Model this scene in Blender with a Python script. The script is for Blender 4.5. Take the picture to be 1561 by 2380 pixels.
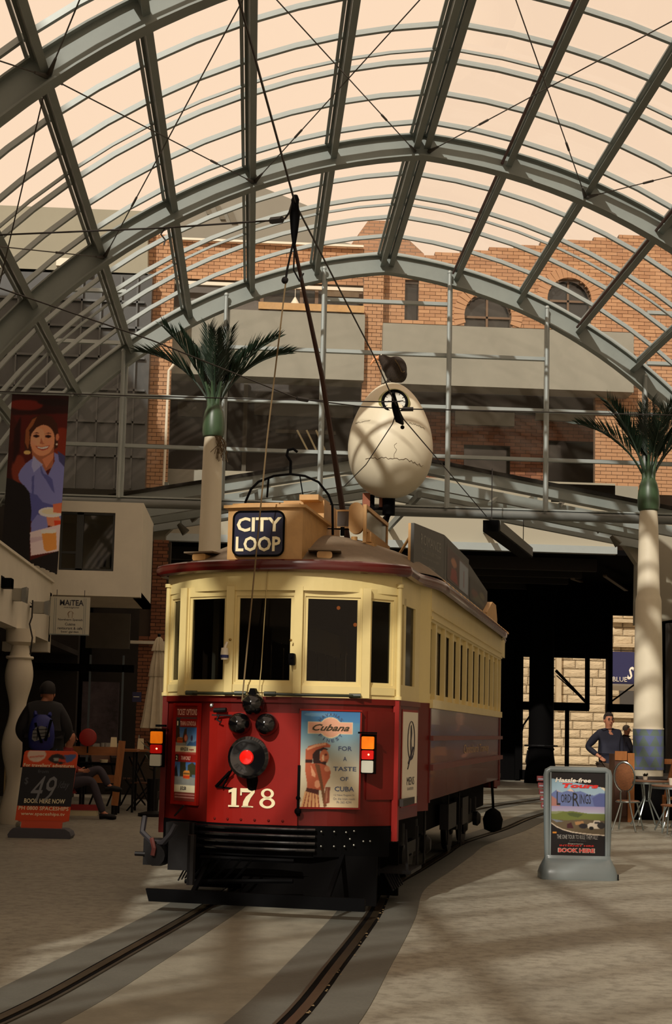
import bpy, math, random
import numpy as np
from math import sin, cos, pi, radians, sqrt, atan2, hypot, tan, asin
from mathutils import Vector, Matrix
random.seed(7)
for o in list(bpy.data.objects): bpy.data.objects.remove(o)
SC = bpy.context.scene
COL = SC.collection

# ---------------------------------------------------------------- camera
FP, EYE = 3300.0, 1.5
YAW, PITCH, ROLL = radians(3.3), radians(5.7), 0.023
CX, CY = 780.5, 1696 - FP*tan(PITCH)
_f = Vector((sin(YAW)*cos(PITCH), cos(YAW)*cos(PITCH), sin(PITCH)))
_r = Vector((cos(YAW), -sin(YAW), 0)); _u = _r.cross(_f)
CR = _r*cos(ROLL) + _u*sin(ROLL); CU = -_r*sin(ROLL) + _u*cos(ROLL)
cam = bpy.data.cameras.new('camera'); camo = bpy.data.objects.new('camera', cam); COL.objects.link(camo)
m = Matrix.Identity(4)
for i in range(3):
    m[i][0], m[i][1], m[i][2] = CR[i], CU[i], -_f[i]
m[0][3], m[1][3], m[2][3] = 0, 0, EYE
camo.matrix_world = m
cam.sensor_fit = 'VERTICAL'; cam.sensor_height = 36; cam.lens = FP/2380*36
cam.shift_y = (CY-1190)/2380; cam.clip_start = .1; cam.clip_end = 500
SC.camera = camo
def at(px, py, y):
    "point of the photograph's pixel (px,py) at world depth y"
    d = CR*((px-CX)/FP) - CU*((py-CY)/FP) + _f
    return Vector((0, 0, EYE)) + d*(y/d.y)
def X_(px, py, y): return at(px, py, y).x
def Z_(px, py, y): return at(px, py, y).z

# ---------------------------------------------------------------- world, sun, exposure
w = bpy.data.worlds.new('world'); SC.world = w; w.use_nodes = True
bg = w.node_tree.nodes['Background']; bg.inputs[0].default_value = (1.0, .735, .525, 1); bg.inputs[1].default_value = 1.06
SUN_AZ, SUN_EL = radians(23.5), radians(32)
sl = bpy.data.lights.new('sun', 'SUN'); sl.energy = 3.3; sl.color = (1, .935, .83); sl.angle = radians(.9)
so = bpy.data.objects.new('sun', sl); COL.objects.link(so)
so.rotation_euler = Vector((sin(SUN_AZ)*cos(SUN_EL), cos(SUN_AZ)*cos(SUN_EL), -sin(SUN_EL))).to_track_quat('-Z', 'Y').to_euler()
so.location = (-6, -15, 14)
SC.view_settings.view_transform = 'Standard'; SC.view_settings.look = 'None'
SC.view_settings.exposure = 0.0; SC.view_settings.gamma = 1.0; SC.view_settings.use_curve_mapping = False

# ---------------------------------------------------------------- materials
def lin(c): return tuple(((v/255)/12.92 if v/255 <= .04045 else ((v/255+.055)/1.055)**2.4) for v in c)
MATS = {}
def mat(name, rgb, rough=.6, metal=0., noise=.0, nscale=4., bump=0., bscale=60., spec=.5, emit=0., coat=0., stretch=None):
    if name in MATS: return MATS[name]
    m = bpy.data.materials.new(name); m.use_nodes = True; nt = m.node_tree; N = nt.nodes; L = nt.links
    b = N['Principled BSDF']; c = lin(rgb)
    b.inputs['Base Color'].default_value = (*c, 1); b.inputs['Roughness'].default_value = rough
    b.inputs['Metallic'].default_value = metal; b.inputs['Specular IOR Level'].default_value = spec
    b.inputs['Coat Weight'].default_value = coat
    tc = N.new('ShaderNodeTexCoord')
    src = tc.outputs['Object']
    if stretch:
        mp = N.new('ShaderNodeMapping'); mp.inputs['Scale'].default_value = stretch; L.new(src, mp.inputs[0]); src = mp.outputs[0]
    if noise > 0:
        n = N.new('ShaderNodeTexNoise'); n.inputs['Scale'].default_value = nscale; n.inputs['Detail'].default_value = 6; n.inputs['Roughness'].default_value = .65
        L.new(src, n.inputs['Vector'])
        r = N.new('ShaderNodeValToRGB'); r.color_ramp.elements[0].position = .3; r.color_ramp.elements[1].position = .7
        r.color_ramp.elements[0].color = (*[v*(1-noise) for v in c], 1); r.color_ramp.elements[1].color = (*[min(1, v*(1+noise)) for v in c], 1)
        L.new(n.outputs['Fac'], r.inputs[0]); L.new(r.outputs[0], b.inputs['Base Color'])
    if bump > 0:
        n2 = N.new('ShaderNodeTexNoise'); n2.inputs['Scale'].default_value = bscale; n2.inputs['Detail'].default_value = 4
        L.new(src, n2.inputs['Vector'])
        bm = N.new('ShaderNodeBump'); bm.inputs['Strength'].default_value = bump; bm.inputs['Distance'].default_value = .02
        L.new(n2.outputs['Fac'], bm.inputs['Height']); L.new(bm.outputs[0], b.inputs['Normal'])
    if emit > 0:
        b.inputs['Emission Color'].default_value = (*c, 1); b.inputs['Emission Strength'].default_value = emit
    MATS[name] = m; return m
def glass(name, tint=(1, 1, 1), haze=.03, hazecol=(200, 190, 170), gloss=.1, rough=.03):
    m = bpy.data.materials.new(name); m.use_nodes = True; nt = m.node_tree; N = nt.nodes; L = nt.links
    N.remove(N['Principled BSDF']); out = N['Material Output']
    t = N.new('ShaderNodeBsdfTransparent'); t.inputs[0].default_value = (*tint, 1)
    g = N.new('ShaderNodeBsdfGlossy'); g.inputs['Roughness'].default_value = rough
    d = N.new('ShaderNodeBsdfDiffuse'); d.inputs[0].default_value = (*lin(hazecol), 1)
    f = N.new('ShaderNodeFresnel'); f.inputs[0].default_value = 1.45
    mu = N.new('ShaderNodeMath'); mu.operation = 'MULTIPLY'; mu.inputs[1].default_value = gloss*10; mu.use_clamp = True
    L.new(f.outputs[0], mu.inputs[0])
    a = N.new('ShaderNodeMixShader'); a.inputs[0].default_value = haze; L.new(t.outputs[0], a.inputs[1]); L.new(d.outputs[0], a.inputs[2])
    c = N.new('ShaderNodeMixShader'); L.new(mu.outputs[0], c.inputs[0]); L.new(a.outputs[0], c.inputs[1]); L.new(g.outputs[0], c.inputs[2])
    L.new(c.outputs[0], out.inputs[0]); MATS[name] = m; return m
steel = mat('grey_steel', (138, 145, 140), .5, 0, .08, 2, spec=.4)
steel_l = mat('pale_steel', (160, 168, 166), .4, .2, .05, 3)
alum = mat('aluminium', (168, 172, 170), .35, .6, .05, 5)
chrome = mat('chrome', (200, 205, 205), .18, 1)
black = mat('black_paint', (8, 8, 9), .6, 0, .2, 6, spec=.04)
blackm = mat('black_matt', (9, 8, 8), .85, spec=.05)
blackg = mat('black_gloss', (14, 13, 15), .12, 0, coat=.5)
iron = mat('dark_iron', (18, 16, 16), .55, .3, .3, 20, spec=.3)
cream = mat('cream_paint', (216, 197, 136), .36, 0, .05, 3, coat=.15)
red = mat('red_paint', (92, 17, 12), .38, 0, .08, 4, spec=.3)
redp = mat('red_panel_paint', (134, 20, 11), .42, 0, .06, 4, spec=.25)
maroon = mat('maroon_gloss', (76, 17, 13), .22, 0, .1, 3, spec=.5, coat=.25)
roofp = mat('tram_roof_canvas', (116, 100, 80), .8, 0, .12, 6, .25, 30)
ochre = mat('ochre_paint', (186, 144, 88), .5, 0, .12, 8)
white = mat('white_paint', (225, 215, 195), .5)
offw = mat('letter_cream', (235, 222, 180), .5)
inkd = mat('ink_dark', (32, 30, 44), .6)
glassr = glass('roof_glass', (.945, .945, .94), .012, (190, 180, 160), .008)
glassg = glass('gable_glass', (.88, .89, .88), .04, (190, 180, 160), .05)
glasst = glass('tram_glass', (.55, .54, .50), .002, (120, 110, 90), .04)
glassd = glass('dark_glass', (.30, .31, .31), .02, (90, 90, 80), .12)

# ---------------------------------------------------------------- helpers
class MB:
    def __init__(s): s.v = []; s.f = []; s.mi = []; s.cur = 0
    def face(s, pts):
        i = len(s.v); s.v += [tuple(p) for p in pts]; s.f.append(tuple(range(i, i+len(pts)))); s.mi.append(s.cur); return s
    def hexa(s, p):   # 8 points: bottom 4 (ccw), top 4
        i = len(s.v); s.v += [tuple(q) for q in p]
        for f in ((3, 2, 1, 0), (4, 5, 6, 7), (0, 1, 5, 4), (1, 2, 6, 5), (2, 3, 7, 6), (3, 0, 4, 7)):
            s.f.append(tuple(i+k for k in f)); s.mi.append(s.cur)
        return s
    def box(s, x0, x1, y0, y1, z0, z1):
        return s.hexa([(x0, y0, z0), (x1, y0, z0), (x1, y1, z0), (x0, y1, z0), (x0, y0, z1), (x1, y0, z1), (x1, y1, z1), (x0, y1, z1)])
    def bar(s, a, b, w, d=None, up=(0, 0, 1)):
        a = Vector(a); b = Vector(b); d = d or w; t = (b-a).normalized(); u = Vector(up)
        if abs(t.dot(u)) > .98: u = Vector((0, 1, 0))
        x = t.cross(u).normalized()*(w/2); y = x.cross(t).normalized()*(d/2)
        return s.hexa([a-x-y, a+x-y, a+x+y, a-x+y, b-x-y, b+x-y, b+x+y, b-x+y])
    def tube(s, pts, r, n=8, cap=True, closed=False):
        pts = [Vector(p) for p in pts]; rs = r if isinstance(r, (list, tuple)) else [r]*len(pts)
        base = len(s.v); prev = None; K = len(pts)
        for k, p in enumerate(pts):
            if closed: t = (pts[(k+1) % K]-pts[k-1]).normalized()
            else: t = (pts[min(k+1, K-1)]-pts[max(k-1, 0)]).normalized()
            if prev is None:
                u = Vector((0, 0, 1)) if abs(t.z) < .9 else Vector((1, 0, 0))
                x = t.cross(u).normalized()
            else:
                x = (prev - t*prev.dot(t)).normalized()
            prev = x; y = t.cross(x)
            for j in range(n):
                a = 2*pi*j/n; s.v.append(tuple(p + (x*cos(a)+y*sin(a))*rs[k]))
        for k in range(K if closed else K-1):
            for j in range(n):
                a = base+k*n+j; b = base+k*n+(j+1) % n; kk = ((k+1) % K)
                s.f.append((a, b, base+kk*n+(j+1) % n, base+kk*n+j)); s.mi.append(s.cur)
        if cap and not closed:
            s.f.append(tuple(base+j for j in reversed(range(n)))); s.mi.append(s.cur)
            s.f.append(tuple(base+(K-1)*n+j for j in range(n))); s.mi.append(s.cur)
        return s
    def cyl(s, c, r, h, n=16, axis='z', r2=None):
        c = Vector(c); a = {'x': Vector((1, 0, 0)), 'y': Vector((0, 1, 0)), 'z': Vector((0, 0, 1))}[axis]
        return s.tube([c, c+a*h], [r, r if r2 is None else r2], n)
    def lathe(s, prof, n=24, c=(0, 0, 0), axis='z', sx=1, sy=1):
        base = len(s.v); K = len(prof)
        for r, z in prof:
            for j in range(n):
                a = 2*pi*j/n
                if axis == 'z': p = (c[0]+r*cos(a)*sx, c[1]+r*sin(a)*sy, c[2]+z)
                elif axis == 'y': p = (c[0]+r*cos(a)*sx, c[1]+z, c[2]+r*sin(a)*sy)
                else: p = (c[0]+z, c[1]+r*cos(a)*sx, c[2]+r*sin(a)*sy)
                s.v.append(p)
        for k in range(K-1):
            for j in range(n):
                s.f.append((base+k*n+j, base+k*n+(j+1) % n, base+(k+1)*n+(j+1) % n, base+(k+1)*n+j)); s.mi.append(s.cur)
        s.f.append(tuple(base+j for j in reversed(range(n)))); s.mi.append(s.cur)
        s.f.append(tuple(base+(K-1)*n+j for j in range(n))); s.mi.append(s.cur)
        return s
    def ball(s, c, r, n=12, m=8, sx=1, sy=1, sz=1):
        prof = [(max(1e-4, r*sin(pi*k/m)), -r*cos(pi*k/m)*sz) for k in range(m+1)]
        return s.lathe(prof, n, c, 'z', sx, sy)
    def prism(s, poly, y0, y1, plane='xz'):
        "extrude a polygon given in the xz (or xy / yz) plane"
        def P(p, t):
            return (p[0], t, p[1]) if plane == 'xz' else ((p[0], p[1], t) if plane == 'xy' else (t, p[0], p[1]))
        n = len(poly); i = len(s.v); s.v += [P(p, y0) for p in poly]+[P(p, y1) for p in poly]
        s.f.append(tuple(range(i, i+n))); s.mi.append(s.cur); s.f.append(tuple(reversed(range(i+n, i+2*n)))); s.mi.append(s.cur)
        for k in range(n):
            q = (k+1) % n; s.f.append((i+k, i+n+k, i+n+q, i+q)); s.mi.append(s.cur)
        return s
    def frame(s, x0, x1, z0, z1, wd, y0, y1):
        s.box(x0, x0+wd, y0, y1, z0, z1); s.box(x1-wd, x1, y0, y1, z0, z1)
        s.box(x0+wd, x1-wd, y0, y1, z0, z0+wd); return s.box(x0+wd, x1-wd, y0, y1, z1-wd, z1)
    def mesh(s, name, mats, smooth=False):
        me = bpy.data.meshes.new(name); me.from_pydata(s.v, [], s.f)
        for mm in (mats if isinstance(mats, (list, tuple)) else [mats]): me.materials.append(mm)
        me.polygons.foreach_set('material_index', s.mi)
        if smooth:
            me.polygons.foreach_set('use_smooth', [True]*len(me.polygons))
            try: me.set_sharp_from_angle(angle=radians(40))
            except Exception: pass
        me.update(); return me
    def build(s, name, mats, parent=None, smooth=False, loc=None, rz=0):
        return link(name, s.mesh(name, mats, smooth), parent, loc, rz)
def link(name, me, parent=None, loc=None, rz=0):
    o = bpy.data.objects.new(name, me); COL.objects.link(o)
    if parent is not None: o.parent = parent
    if loc is not None: o.location = loc
    if rz: o.rotation_euler = (0, 0, rz)
    return o
def tag(o, label=None, cat=None, group=None, kind=None):
    if label: o['label'] = label
    if cat: o['category'] = cat
    if group: o['group'] = group
    if kind: o['kind'] = kind
    return o
def thing(name, label, cat, loc=(0, 0, 0), rz=0, group=None):
    o = bpy.data.objects.new(name, None); COL.objects.link(o); o.empty_display_size = .2
    o.location = loc; o.rotation_euler = (0, 0, rz); return tag(o, label, cat, group)
def struct(name, loc=(0, 0, 0)):
    o = bpy.data.objects.new(name, None); COL.objects.link(o); o.location = loc; o.empty_display_size = .2
    return tag(o, kind='structure')
def copy_tree(o, parent=None):
    c = o.copy(); COL.objects.link(c); c.parent = parent
    for ch in list(o.children): copy_tree(ch, c)
    return c
def text(body, x0, x1, z0, z1, y, mtl, parent, name='lettering', bold=.0, shear=0., rz=0, thick=.0008, vertical=False):
    "flat lettering fitted to the box x0..x1, z0..z1 in the plane y, facing -y"
    cu = bpy.data.curves.new('t', 'FONT'); cu.body = body; cu.offset = bold; cu.shear = shear; cu.resolution_u = 2; cu.align_x = 'CENTER'
    to = bpy.data.objects.new('t', cu); me = bpy.data.meshes.new_from_object(to)
    bpy.data.objects.remove(to); bpy.data.curves.remove(cu)
    n = len(me.vertices); co = np.empty(n*3, np.float32); me.vertices.foreach_get('co', co); co = co.reshape(-1, 3)
    mn = co.min(0); mx = co.max(0); out = np.zeros_like(co)
    out[:, 0] = x0 + (co[:, 0]-mn[0])/(mx[0]-mn[0])*(x1-x0); out[:, 2] = z0 + (co[:, 1]-mn[1])/(mx[1]-mn[1])*(z1-z0)
    if rz:
        cx, cz = (x0+x1)/2, (z0+z1)/2; a, b = out[:, 0]-cx, out[:, 2]-cz
        out[:, 0] = cx+a*cos(rz)-b*sin(rz); out[:, 2] = cz+a*sin(rz)+b*cos(rz)
    out[:, 1] = y
    me.vertices.foreach_set('co', out.ravel()); me.materials.clear(); me.materials.append(mtl); me.update(); me.name = name
    return link(name, me, parent)
# --- flat printed pictures: a small raster painted in numpy, carried as colours of a fine grid mesh
class Canvas:
    def __init__(s, w, h, bgc):
        s.w, s.h = w, h; s.a = np.zeros((h, w, 3), np.float32); s.a[:] = bgc
        yy, xx = np.mgrid[0:h, 0:w]; s.x = (xx+.5)/w; s.y = (yy+.5)/h
    def mask(s, poly):
        x, y = s.x, s.y; m = np.zeros(x.shape, bool); n = len(poly)
        for i in range(n):
            x1, y1 = poly[i]; x2, y2 = poly[(i+1) % n]
            if y1 == y2: continue
            c = ((y1 > y) != (y2 > y)) & (x < (x2-x1)*(y-y1)/(y2-y1)+x1); m ^= c
        return m
    def poly(s, pts, c, alpha=1.):
        m = s.mask(pts); s.a[m] = s.a[m]*(1-alpha)+np.array(c, np.float32)*alpha
    def rect(s, x0, y0, x1, y1, c, alpha=1.): s.poly([(x0, y0), (x1, y0), (x1, y1), (x0, y1)], c, alpha)
    def ell(s, cx, cy, rx, ry, c, alpha=1., rot=0):
        dx, dy = s.x-cx, s.y-cy; asp = s.h/s.w
        dy = dy*asp; ca, sa = cos(rot), sin(rot)
        u = (dx*ca+dy*sa)/rx; v = (-dx*sa+dy*ca)/(ry*asp)
        m = u*u+v*v < 1; s.a[m] = s.a[m]*(1-alpha)+np.array(c, np.float32)*alpha
    def vgrad(s, x0, y0, x1, y1, c0, c1):
        m = (s.x >= x0) & (s.x < x1) & (s.y >= y0) & (s.y < y1); t = ((s.y-y0)/(y1-y0))[..., None]
        g = np.array(c0)*(1-t)+np.array(c1)*t; s.a[m] = g[m]
    def blur(s, k=1):
        for _ in range(k):
            p = np.pad(s.a, ((1, 1), (1, 1), (0, 0)), 'edge')
            s.a = (p[1:-1, 1:-1]*4+p[:-2, 1:-1]+p[2:, 1:-1]+p[1:-1, :-2]+p[1:-1, 2:])/8
    def noise(s, amt, cells=8, seed=1):
        r = np.random.RandomState(seed); g = r.rand(cells*3, cells).repeat(s.h//(cells*3)+1, 0)[:s.h].repeat(s.w//cells+1, 1)[:, :s.w]
        s.a += ((g-.5)*amt)[..., None]
    def build(s, name, x0, x1, z0, z1, y, parent, rough=.45, warp=None, clip=None):
        W, H = s.w, s.h
        xs = np.linspace(x0, x1, W); zs = np.linspace(z1, z0, H); gx, gz = np.meshgrid(xs, zs)
        co = np.stack([gx, np.full_like(gx, y), gz], -1)
        if warp: co = warp(co)
        idx = np.arange(W*H).reshape(H, W)
        q = np.stack([idx[1:, :-1], idx[1:, 1:], idx[:-1, 1:], idx[:-1, :-1]], -1).reshape(-1, 4)
        if clip is not None: q = q[clip(s.x, s.y)[1:, 1:].ravel()]
        me = bpy.data.meshes.new(name); me.from_pydata(co.reshape(-1, 3).tolist(), [], q.tolist())
        c = np.clip(s.a/255, 0, 1); c = np.where(c <= .04045, c/12.92, ((c+.055)/1.055)**2.4)
        ca = me.color_attributes.new('ink', 'FLOAT_COLOR', 'POINT')
        ca.data.foreach_set('color', np.concatenate([c, np.ones((H, W, 1))], -1).astype(np.float32).ravel())
        k = 'printed_ink_%d' % int(rough*100)
        if k not in MATS:
            m = bpy.data.materials.new(k); m.use_nodes = True; nt = m.node_tree; b = nt.nodes['Principled BSDF']; b.inputs['Roughness'].default_value = rough
            b.inputs['Specular IOR Level'].default_value = .3
            a = nt.nodes.new('ShaderNodeVertexColor'); a.layer_name = 'ink'; nt.links.new(a.outputs[0], b.inputs['Base Color']); MATS[k] = m
        me.materials.append(MATS[k]); return link(name, me, parent)

# ================================================================ the vaulted glass roof
RC, S0, ZC, XM = 9.91, .88, 1.27, 2.5
BAY = 5.9; ARCH_Y = [28, 22.1, 15.8, 9.9, 4.0, -1.9, -7.8, -13.7]
TH0 = asin(S0/RC); THN = [radians(5.73+8.03*k) for k in range(8)]; TH_END = radians(62.1)
def arc(th, r, side): return (XM + side*(r*sin(th)-S0), ZC + r*cos(th))
roof = struct('ceiling')
def arch_mesh(light=False):
    b = MB()
    for side in (-1, 1):
        ths = [TH0+(TH_END-TH0)*k/26 for k in range(27)]
        for (ra, rb, hw) in ((RC-.025, RC, .11), (RC-.36, RC-.025, .02), (RC-.385, RC-.36, .11)):
            for k in range(26):
                P = []
                for yy in (-hw, hw):
                    for (t, r) in ((ths[k], ra), (ths[k+1], ra), (ths[k+1], rb), (ths[k], rb)):
                        # close the two halves on the middle line
                        x, z = arc(t, r, side)
                        if t == TH0: x = XM
                        P.append((x, yy, z))
                b.hexa(P)
    return b.mesh('arch_beam', steel)
am = arch_mesh()
for y in ARCH_Y: link('arch_beam', am, roof, (0, y, 0))
Y0, Y1 = -13.7, 28.0
for side in (-1, 1):
    for k, th in enumerate(THN):
        x, z = arc(th, RC-.13, side); b = MB()
        n = Vector((side*sin(th), 0, cos(th))); t = Vector((side*cos(th), 0, -sin(th)))
        c = Vector((x, 0, z))
        for (w_, d0, d1) in ((.10, -.11, -.09), (.03, -.09, .09), (.10, .09, .11)):
            P = []
            for yy in (Y0, Y1):
                for (a, d) in ((-w_/2, d0), (w_/2, d0), (w_/2, d1), (-w_/2, d1)):
                    q = c + t*a + n*d; P.append((q.x, yy, q.z))
            b.hexa(P)
        b.build('purlin', steel, roof)
        if side == 1 and k in (1, 3):
            b = MB(); b.tube([(x-.13, Y0, z-.05), (x-.13, Y1-.3, z-.05)], .025, 6); b.build('pipe', mat('brown_pipe', (90, 52, 44), .5), roof)
        # light cap strip on the camera-left flank
        b = MB(); q = c - t*.075*side*(1) + n*.14; b.bar((q.x, Y0, q.z), (q.x, Y1, q.z), .05, .03); b.build('glazing_cap', steel_l, roof)
# glazing bars: transverse, on top of the purlins
def rafter_mesh(hw, ra, rb, mtl, name):
    b = MB()
    for side in (-1, 1):
        for k in range(7):
            for (t0, t1) in ((THN[k], (THN[k]+THN[k+1])/2), ((THN[k]+THN[k+1])/2, THN[k+1])):
                P = []
                for yy in (-hw, hw):
                    for (t, r) in ((t0, ra), (t1, ra), (t1, rb), (t0, rb)):
                        x, z = arc(t, r, side); P.append((x, yy, z))
                b.hexa(P)
    x, z = arc(THN[0], ra, 1); x2, z2 = arc(THN[0], rb, 1)
    b.hexa([(2*XM-x, -hw, z), (x, -hw, z), (x, hw, z), (2*XM-x, hw, z), (2*XM-x2, -hw, z2), (x2, -hw, z2), (x2, hw, z2), (2*XM-x2, hw, z2)])
    return b.mesh(name, mtl)
rm = rafter_mesh(.032, RC, RC+.07, steel_l, 'glazing_bar'); rt_ = rafter_mesh(.02, RC-.02, RC+.02, steel_l, 'thin_glazing_bar')
for k in range(40):
    y = 28-1.055*k
    if y > Y0: link('glazing_bar', rm, roof, (0, y, 0))
for k in range(6): link('thin_glazing_bar', rt_, roof, (0, 25.15-6.0*k, 0))
for side in (-1, 1):
    for k in range(7):
        b = MB()
        for (t0, t1) in ((THN[k], (THN[k]+THN[k+1])/2), ((THN[k]+THN[k+1])/2, THN[k+1])):
            (xa, za), (xb, zb) = arc(t0, RC+.05, side), arc(t1, RC+.05, side)
            b.face([(xa, -1.02, za), (xb, -1.02, zb), (xb, -.035, zb), (xa, -.035, za)])
        pm = b.mesh('glass_pane', glassr)
        for r in range(16): link('glass_pane', pm, roof, (0, 28-1.055*r, 0))
b = MB()
for side in (-1, 1):
    for k in range(14):
        t0 = THN[0]+(THN[7]-THN[0])*k/14; t1 = THN[0]+(THN[7]-THN[0])*(k+1)/14
        (xa, za), (xb, zb) = arc(t0, RC+.05, side), arc(t1, RC+.05, side)
        b.face([(xa, Y0, za), (xb, Y0, zb), (xb, 28-16*1.055, zb), (xa, 28-16*1.055, za)])
x, z = arc(THN[0], RC+.05, 1); b.face([(2*XM-x, Y0, z), (x, Y0, z), (x, 28, z), (2*XM-x, 28, z)])
tag(b.build('glass_sheet', glassr, roof), kind='stuff')
# tie rods with turnbuckles
rod = mat('tie_rod_steel', (86, 80, 74), .5, .3)
nodes = [(0, 0), (1, 2), (1, 4), (1, 6), (-1, 2), (-1, 4), (-1, 6)]
def npt(side, k, y):
    x, z = arc(THN[k], RC-.28, side or 1); 
    if side == 0: x = XM
    return Vector((x, y, z))
for (ya, yb) in ((22.1, 15.8), (15.8, 9.9)):
    for s in (-1, 1):
        chain = [(0, 0), (s, 2), (s, 4), (s, 6)]
        for i in range(3):
            for (p, q) in ((chain[i], chain[i+1]), (chain[i+1], chain[i])):
                A = npt(p[0] or 0, p[1], ya); B = npt(q[0] or 0, q[1], yb)
                if p[0] == 0: A.x += .1*s
                if q[0] == 0: B.x += .1*s
                b = MB(); b.tube([A, B], .009, 5); d = (B-A).normalized()
                b.tube([A+d*.05, A+d*.35], [.035, .015], 6); b.tube([B-d*.35, B-d*.05], [.015, .035], 6)
                mm = A+d*1.6; b.tube([mm, mm+d*.25], .018, 6); b.build('tie_rod', rod, roof)

# ================================================================ the gable window
GY = 28.0
gw = struct('window_1')
def zarch(x, r=RC-.385):
    s = abs(x-XM)+S0; return ZC+sqrt(max(0, r*r-s*s))
b = MB(); b.tube([(-5.6, GY, 5.88), (10.6, GY, 5.88)], .1, 14); b.build('head_tube', mat('tube_steel', (120, 124, 122), .35, .3), gw, True)
b = MB(); b.box(-5.6, 10.6, GY-.08, GY+.25, 5.97, 6.0); b.build('sill_plate', steel_l, gw)
mx_ = [-2.7, -.7, 1.25, 3.8, 5.8, 7.83]
for i, x in enumerate(mx_):
    top = {-.7: 10.13, 1.25: 10.76, 3.8: 10.78, 5.8: 10.13}.get(x, zarch(x)+.3)
    b = MB(); b.box(x-.03, x+.05, GY-.03, GY+.12, 5.95, zarch(x)+.05)
    b.tube([(x-.03, GY-.14, 5.95), (x-.03, GY-.14, top)], .04, 10); b.ball((x-.03, GY-.14, top), .05, 10, 6)
    for z in (6.3, 7.5, 8.8, 10.0):
        if z < top: b.box(x-.05, x+.0, GY-.14, GY, z, z+.04)
    b.build('mullion', steel_l, gw, True)
ends = [-4.3]+mx_+[9.3]
for z, x0, x1 in ((7.02, -4.5, 9.3), (8.03, -3.9, 8.8), (9.1, -.7, 5.8), (10.16, 1.25, 3.8)):
    for i in range(len(ends)-1):
        a, c = ends[i], ends[i+1]
        if a < x0-.01 and i > 0 or c > x1+.01 and i < len(ends)-2: continue
        b = MB(); b.box(a+.04, c-.04, GY-.04, GY+.06, z-.035, z+.035); b.build('transom', steel_l, gw)
zl = [5.98, 7.02, 8.03, 9.1, 10.16, 11.2]
for i in range(len(ends)-1):
    a, c = ends[i], ends[i+1]
    for j in range(5):
        lo, hi = zl[j], zl[j+1]; top = []; ok = False
        for k in range(7):
            x = a+.03+(c-a-.06)*k/6; zz = min(hi, zarch(x)+.1)
            top.append((x, zz)); ok = ok or zz > lo+.08
        if not ok: continue
        poly = [(t[0], GY, max(lo, t[1])) for t in reversed(top)]
        poly = [(a+.03, GY, lo), (c-.03, GY, lo)]+poly
        MB().face(poly).build('glass_pane', glassg, gw)
# dark edge channel behind the gable arch
b = MB()
for side in (-1, 1):
    for k in range(26):
        t0 = TH0+(TH_END-TH0)*k/26; t1 = TH0+(TH_END-TH0)*(k+1)/26; P = []
        for yy in (GY+.13, GY+.5):
            for (t, r) in ((t0, RC+.02), (t1, RC+.02), (t1, RC+.09), (t0, RC+.09)):
                x, z = arc(t, r, side); P.append((x, yy, z))
        b.hexa(P)
b.build('edge_channel', steel, gw)

# ================================================================ floor and tracks
flo = mat('floor_concrete', (146, 142, 128), .5, 0, .16, .9, .12, 25, spec=.35)
def floor_extra(m):
    nt = m.node_tree; N = nt.nodes; L = nt.links; b = N['Principled BSDF']
    src = b.inputs['Base Color'].links[0].from_socket
    n = N.new('ShaderNodeTexNoise'); n.inputs['Scale'].default_value = 9; n.inputs['Detail'].default_value = 8; n.inputs['Roughness'].default_value = .7
    r = N.new('ShaderNodeValToRGB'); r.color_ramp.elements[0].position = .36; r.color_ramp.elements[0].color = (.52, .5, .48, 1)
    r.color_ramp.elements[1].position = .55; r.color_ramp.elements[1].color = (1, 1, 1, 1)
    tc = [x for x in N if x.type == 'TEX_COORD'][0]; L.new(tc.outputs['Object'], n.inputs['Vector']); L.new(n.outputs['Fac'], r.inputs[0])
    mx = N.new('ShaderNodeMix'); mx.data_type = 'RGBA'; mx.blend_type = 'MULTIPLY'; mx.inputs[0].default_value = .8
    L.new(src, mx.inputs['A']); L.new(r.outputs[0], mx.inputs['B']); L.new(mx.outputs['Result'], b.inputs['Base Color'])
floor_extra(flo)
flr = struct('floor')
joint = mat('floor_joint', (84, 78, 66), .8)
b = MB(); b.box(-25, 30, -20, 90, -.25, -.006); b.build('floor_base', joint, flr)
b = MB(); xs = [-25, -7.8, -3.6, 11, 30]; ys = [-20, -8, -2, 2.5, 7.1, 10.6, 14.1, 17.6, 21.1, 24.6, 28.1, 34, 46, 90]
for i in range(len(xs)-1):
    for j in range(len(ys)-1):
        MB().box(xs[i]+.002, xs[i+1]-.002, ys[j]+.002, ys[j+1]-.002, -.05, 0).build('floor_slab', flo, flr)
TA = radians(15.33); TO = Vector((.1246, 11.979, 0)); AX = Vector((sin(TA), cos(TA), 0)); RT = Vector((cos(TA), -sin(TA), 0))
ctr = [(-2.9, 0.), (-1.65, 3.6), (-.97, 5.8), (-.47, 7.5), (-.10, 9.4), (.33, 11.75)] + [tuple((TO+AX*v+RT*.02)[:2]) for v in (2, 4, 6, 8)] + [(3.35, 22.6), (4.35, 25.6), (5.7, 29.0), (7.6, 33.0), (9.5, 36.5)]
def offs(pts, d):
    out = []
    for i, p in enumerate(pts):
        a = Vector(pts[max(i-1, 0)]); c = Vector(pts[min(i+1, len(pts)-1)]); t = (c-a).normalized(); out.append((p[0]+t.y*d, p[1]-t.x*d))
    return out
def dens(pts):
    out = []
    for i in range(len(pts)-1):
        p0 = Vector(pts[max(i-1, 0)]); p1 = Vector(pts[i]); p2 = Vector(pts[i+1]); p3 = Vector(pts[min(i+2, len(pts)-1)])
        for k in range(6):
            t = k/6; out.append(tuple(.5*((2*p1)+(p2-p0)*t+(2*p0-5*p1+4*p2-p3)*t*t+(3*p1-p0-3*p2+p3)*t**3)))
    return out+[tuple(pts[-1])]
cd = dens(ctr)
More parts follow.
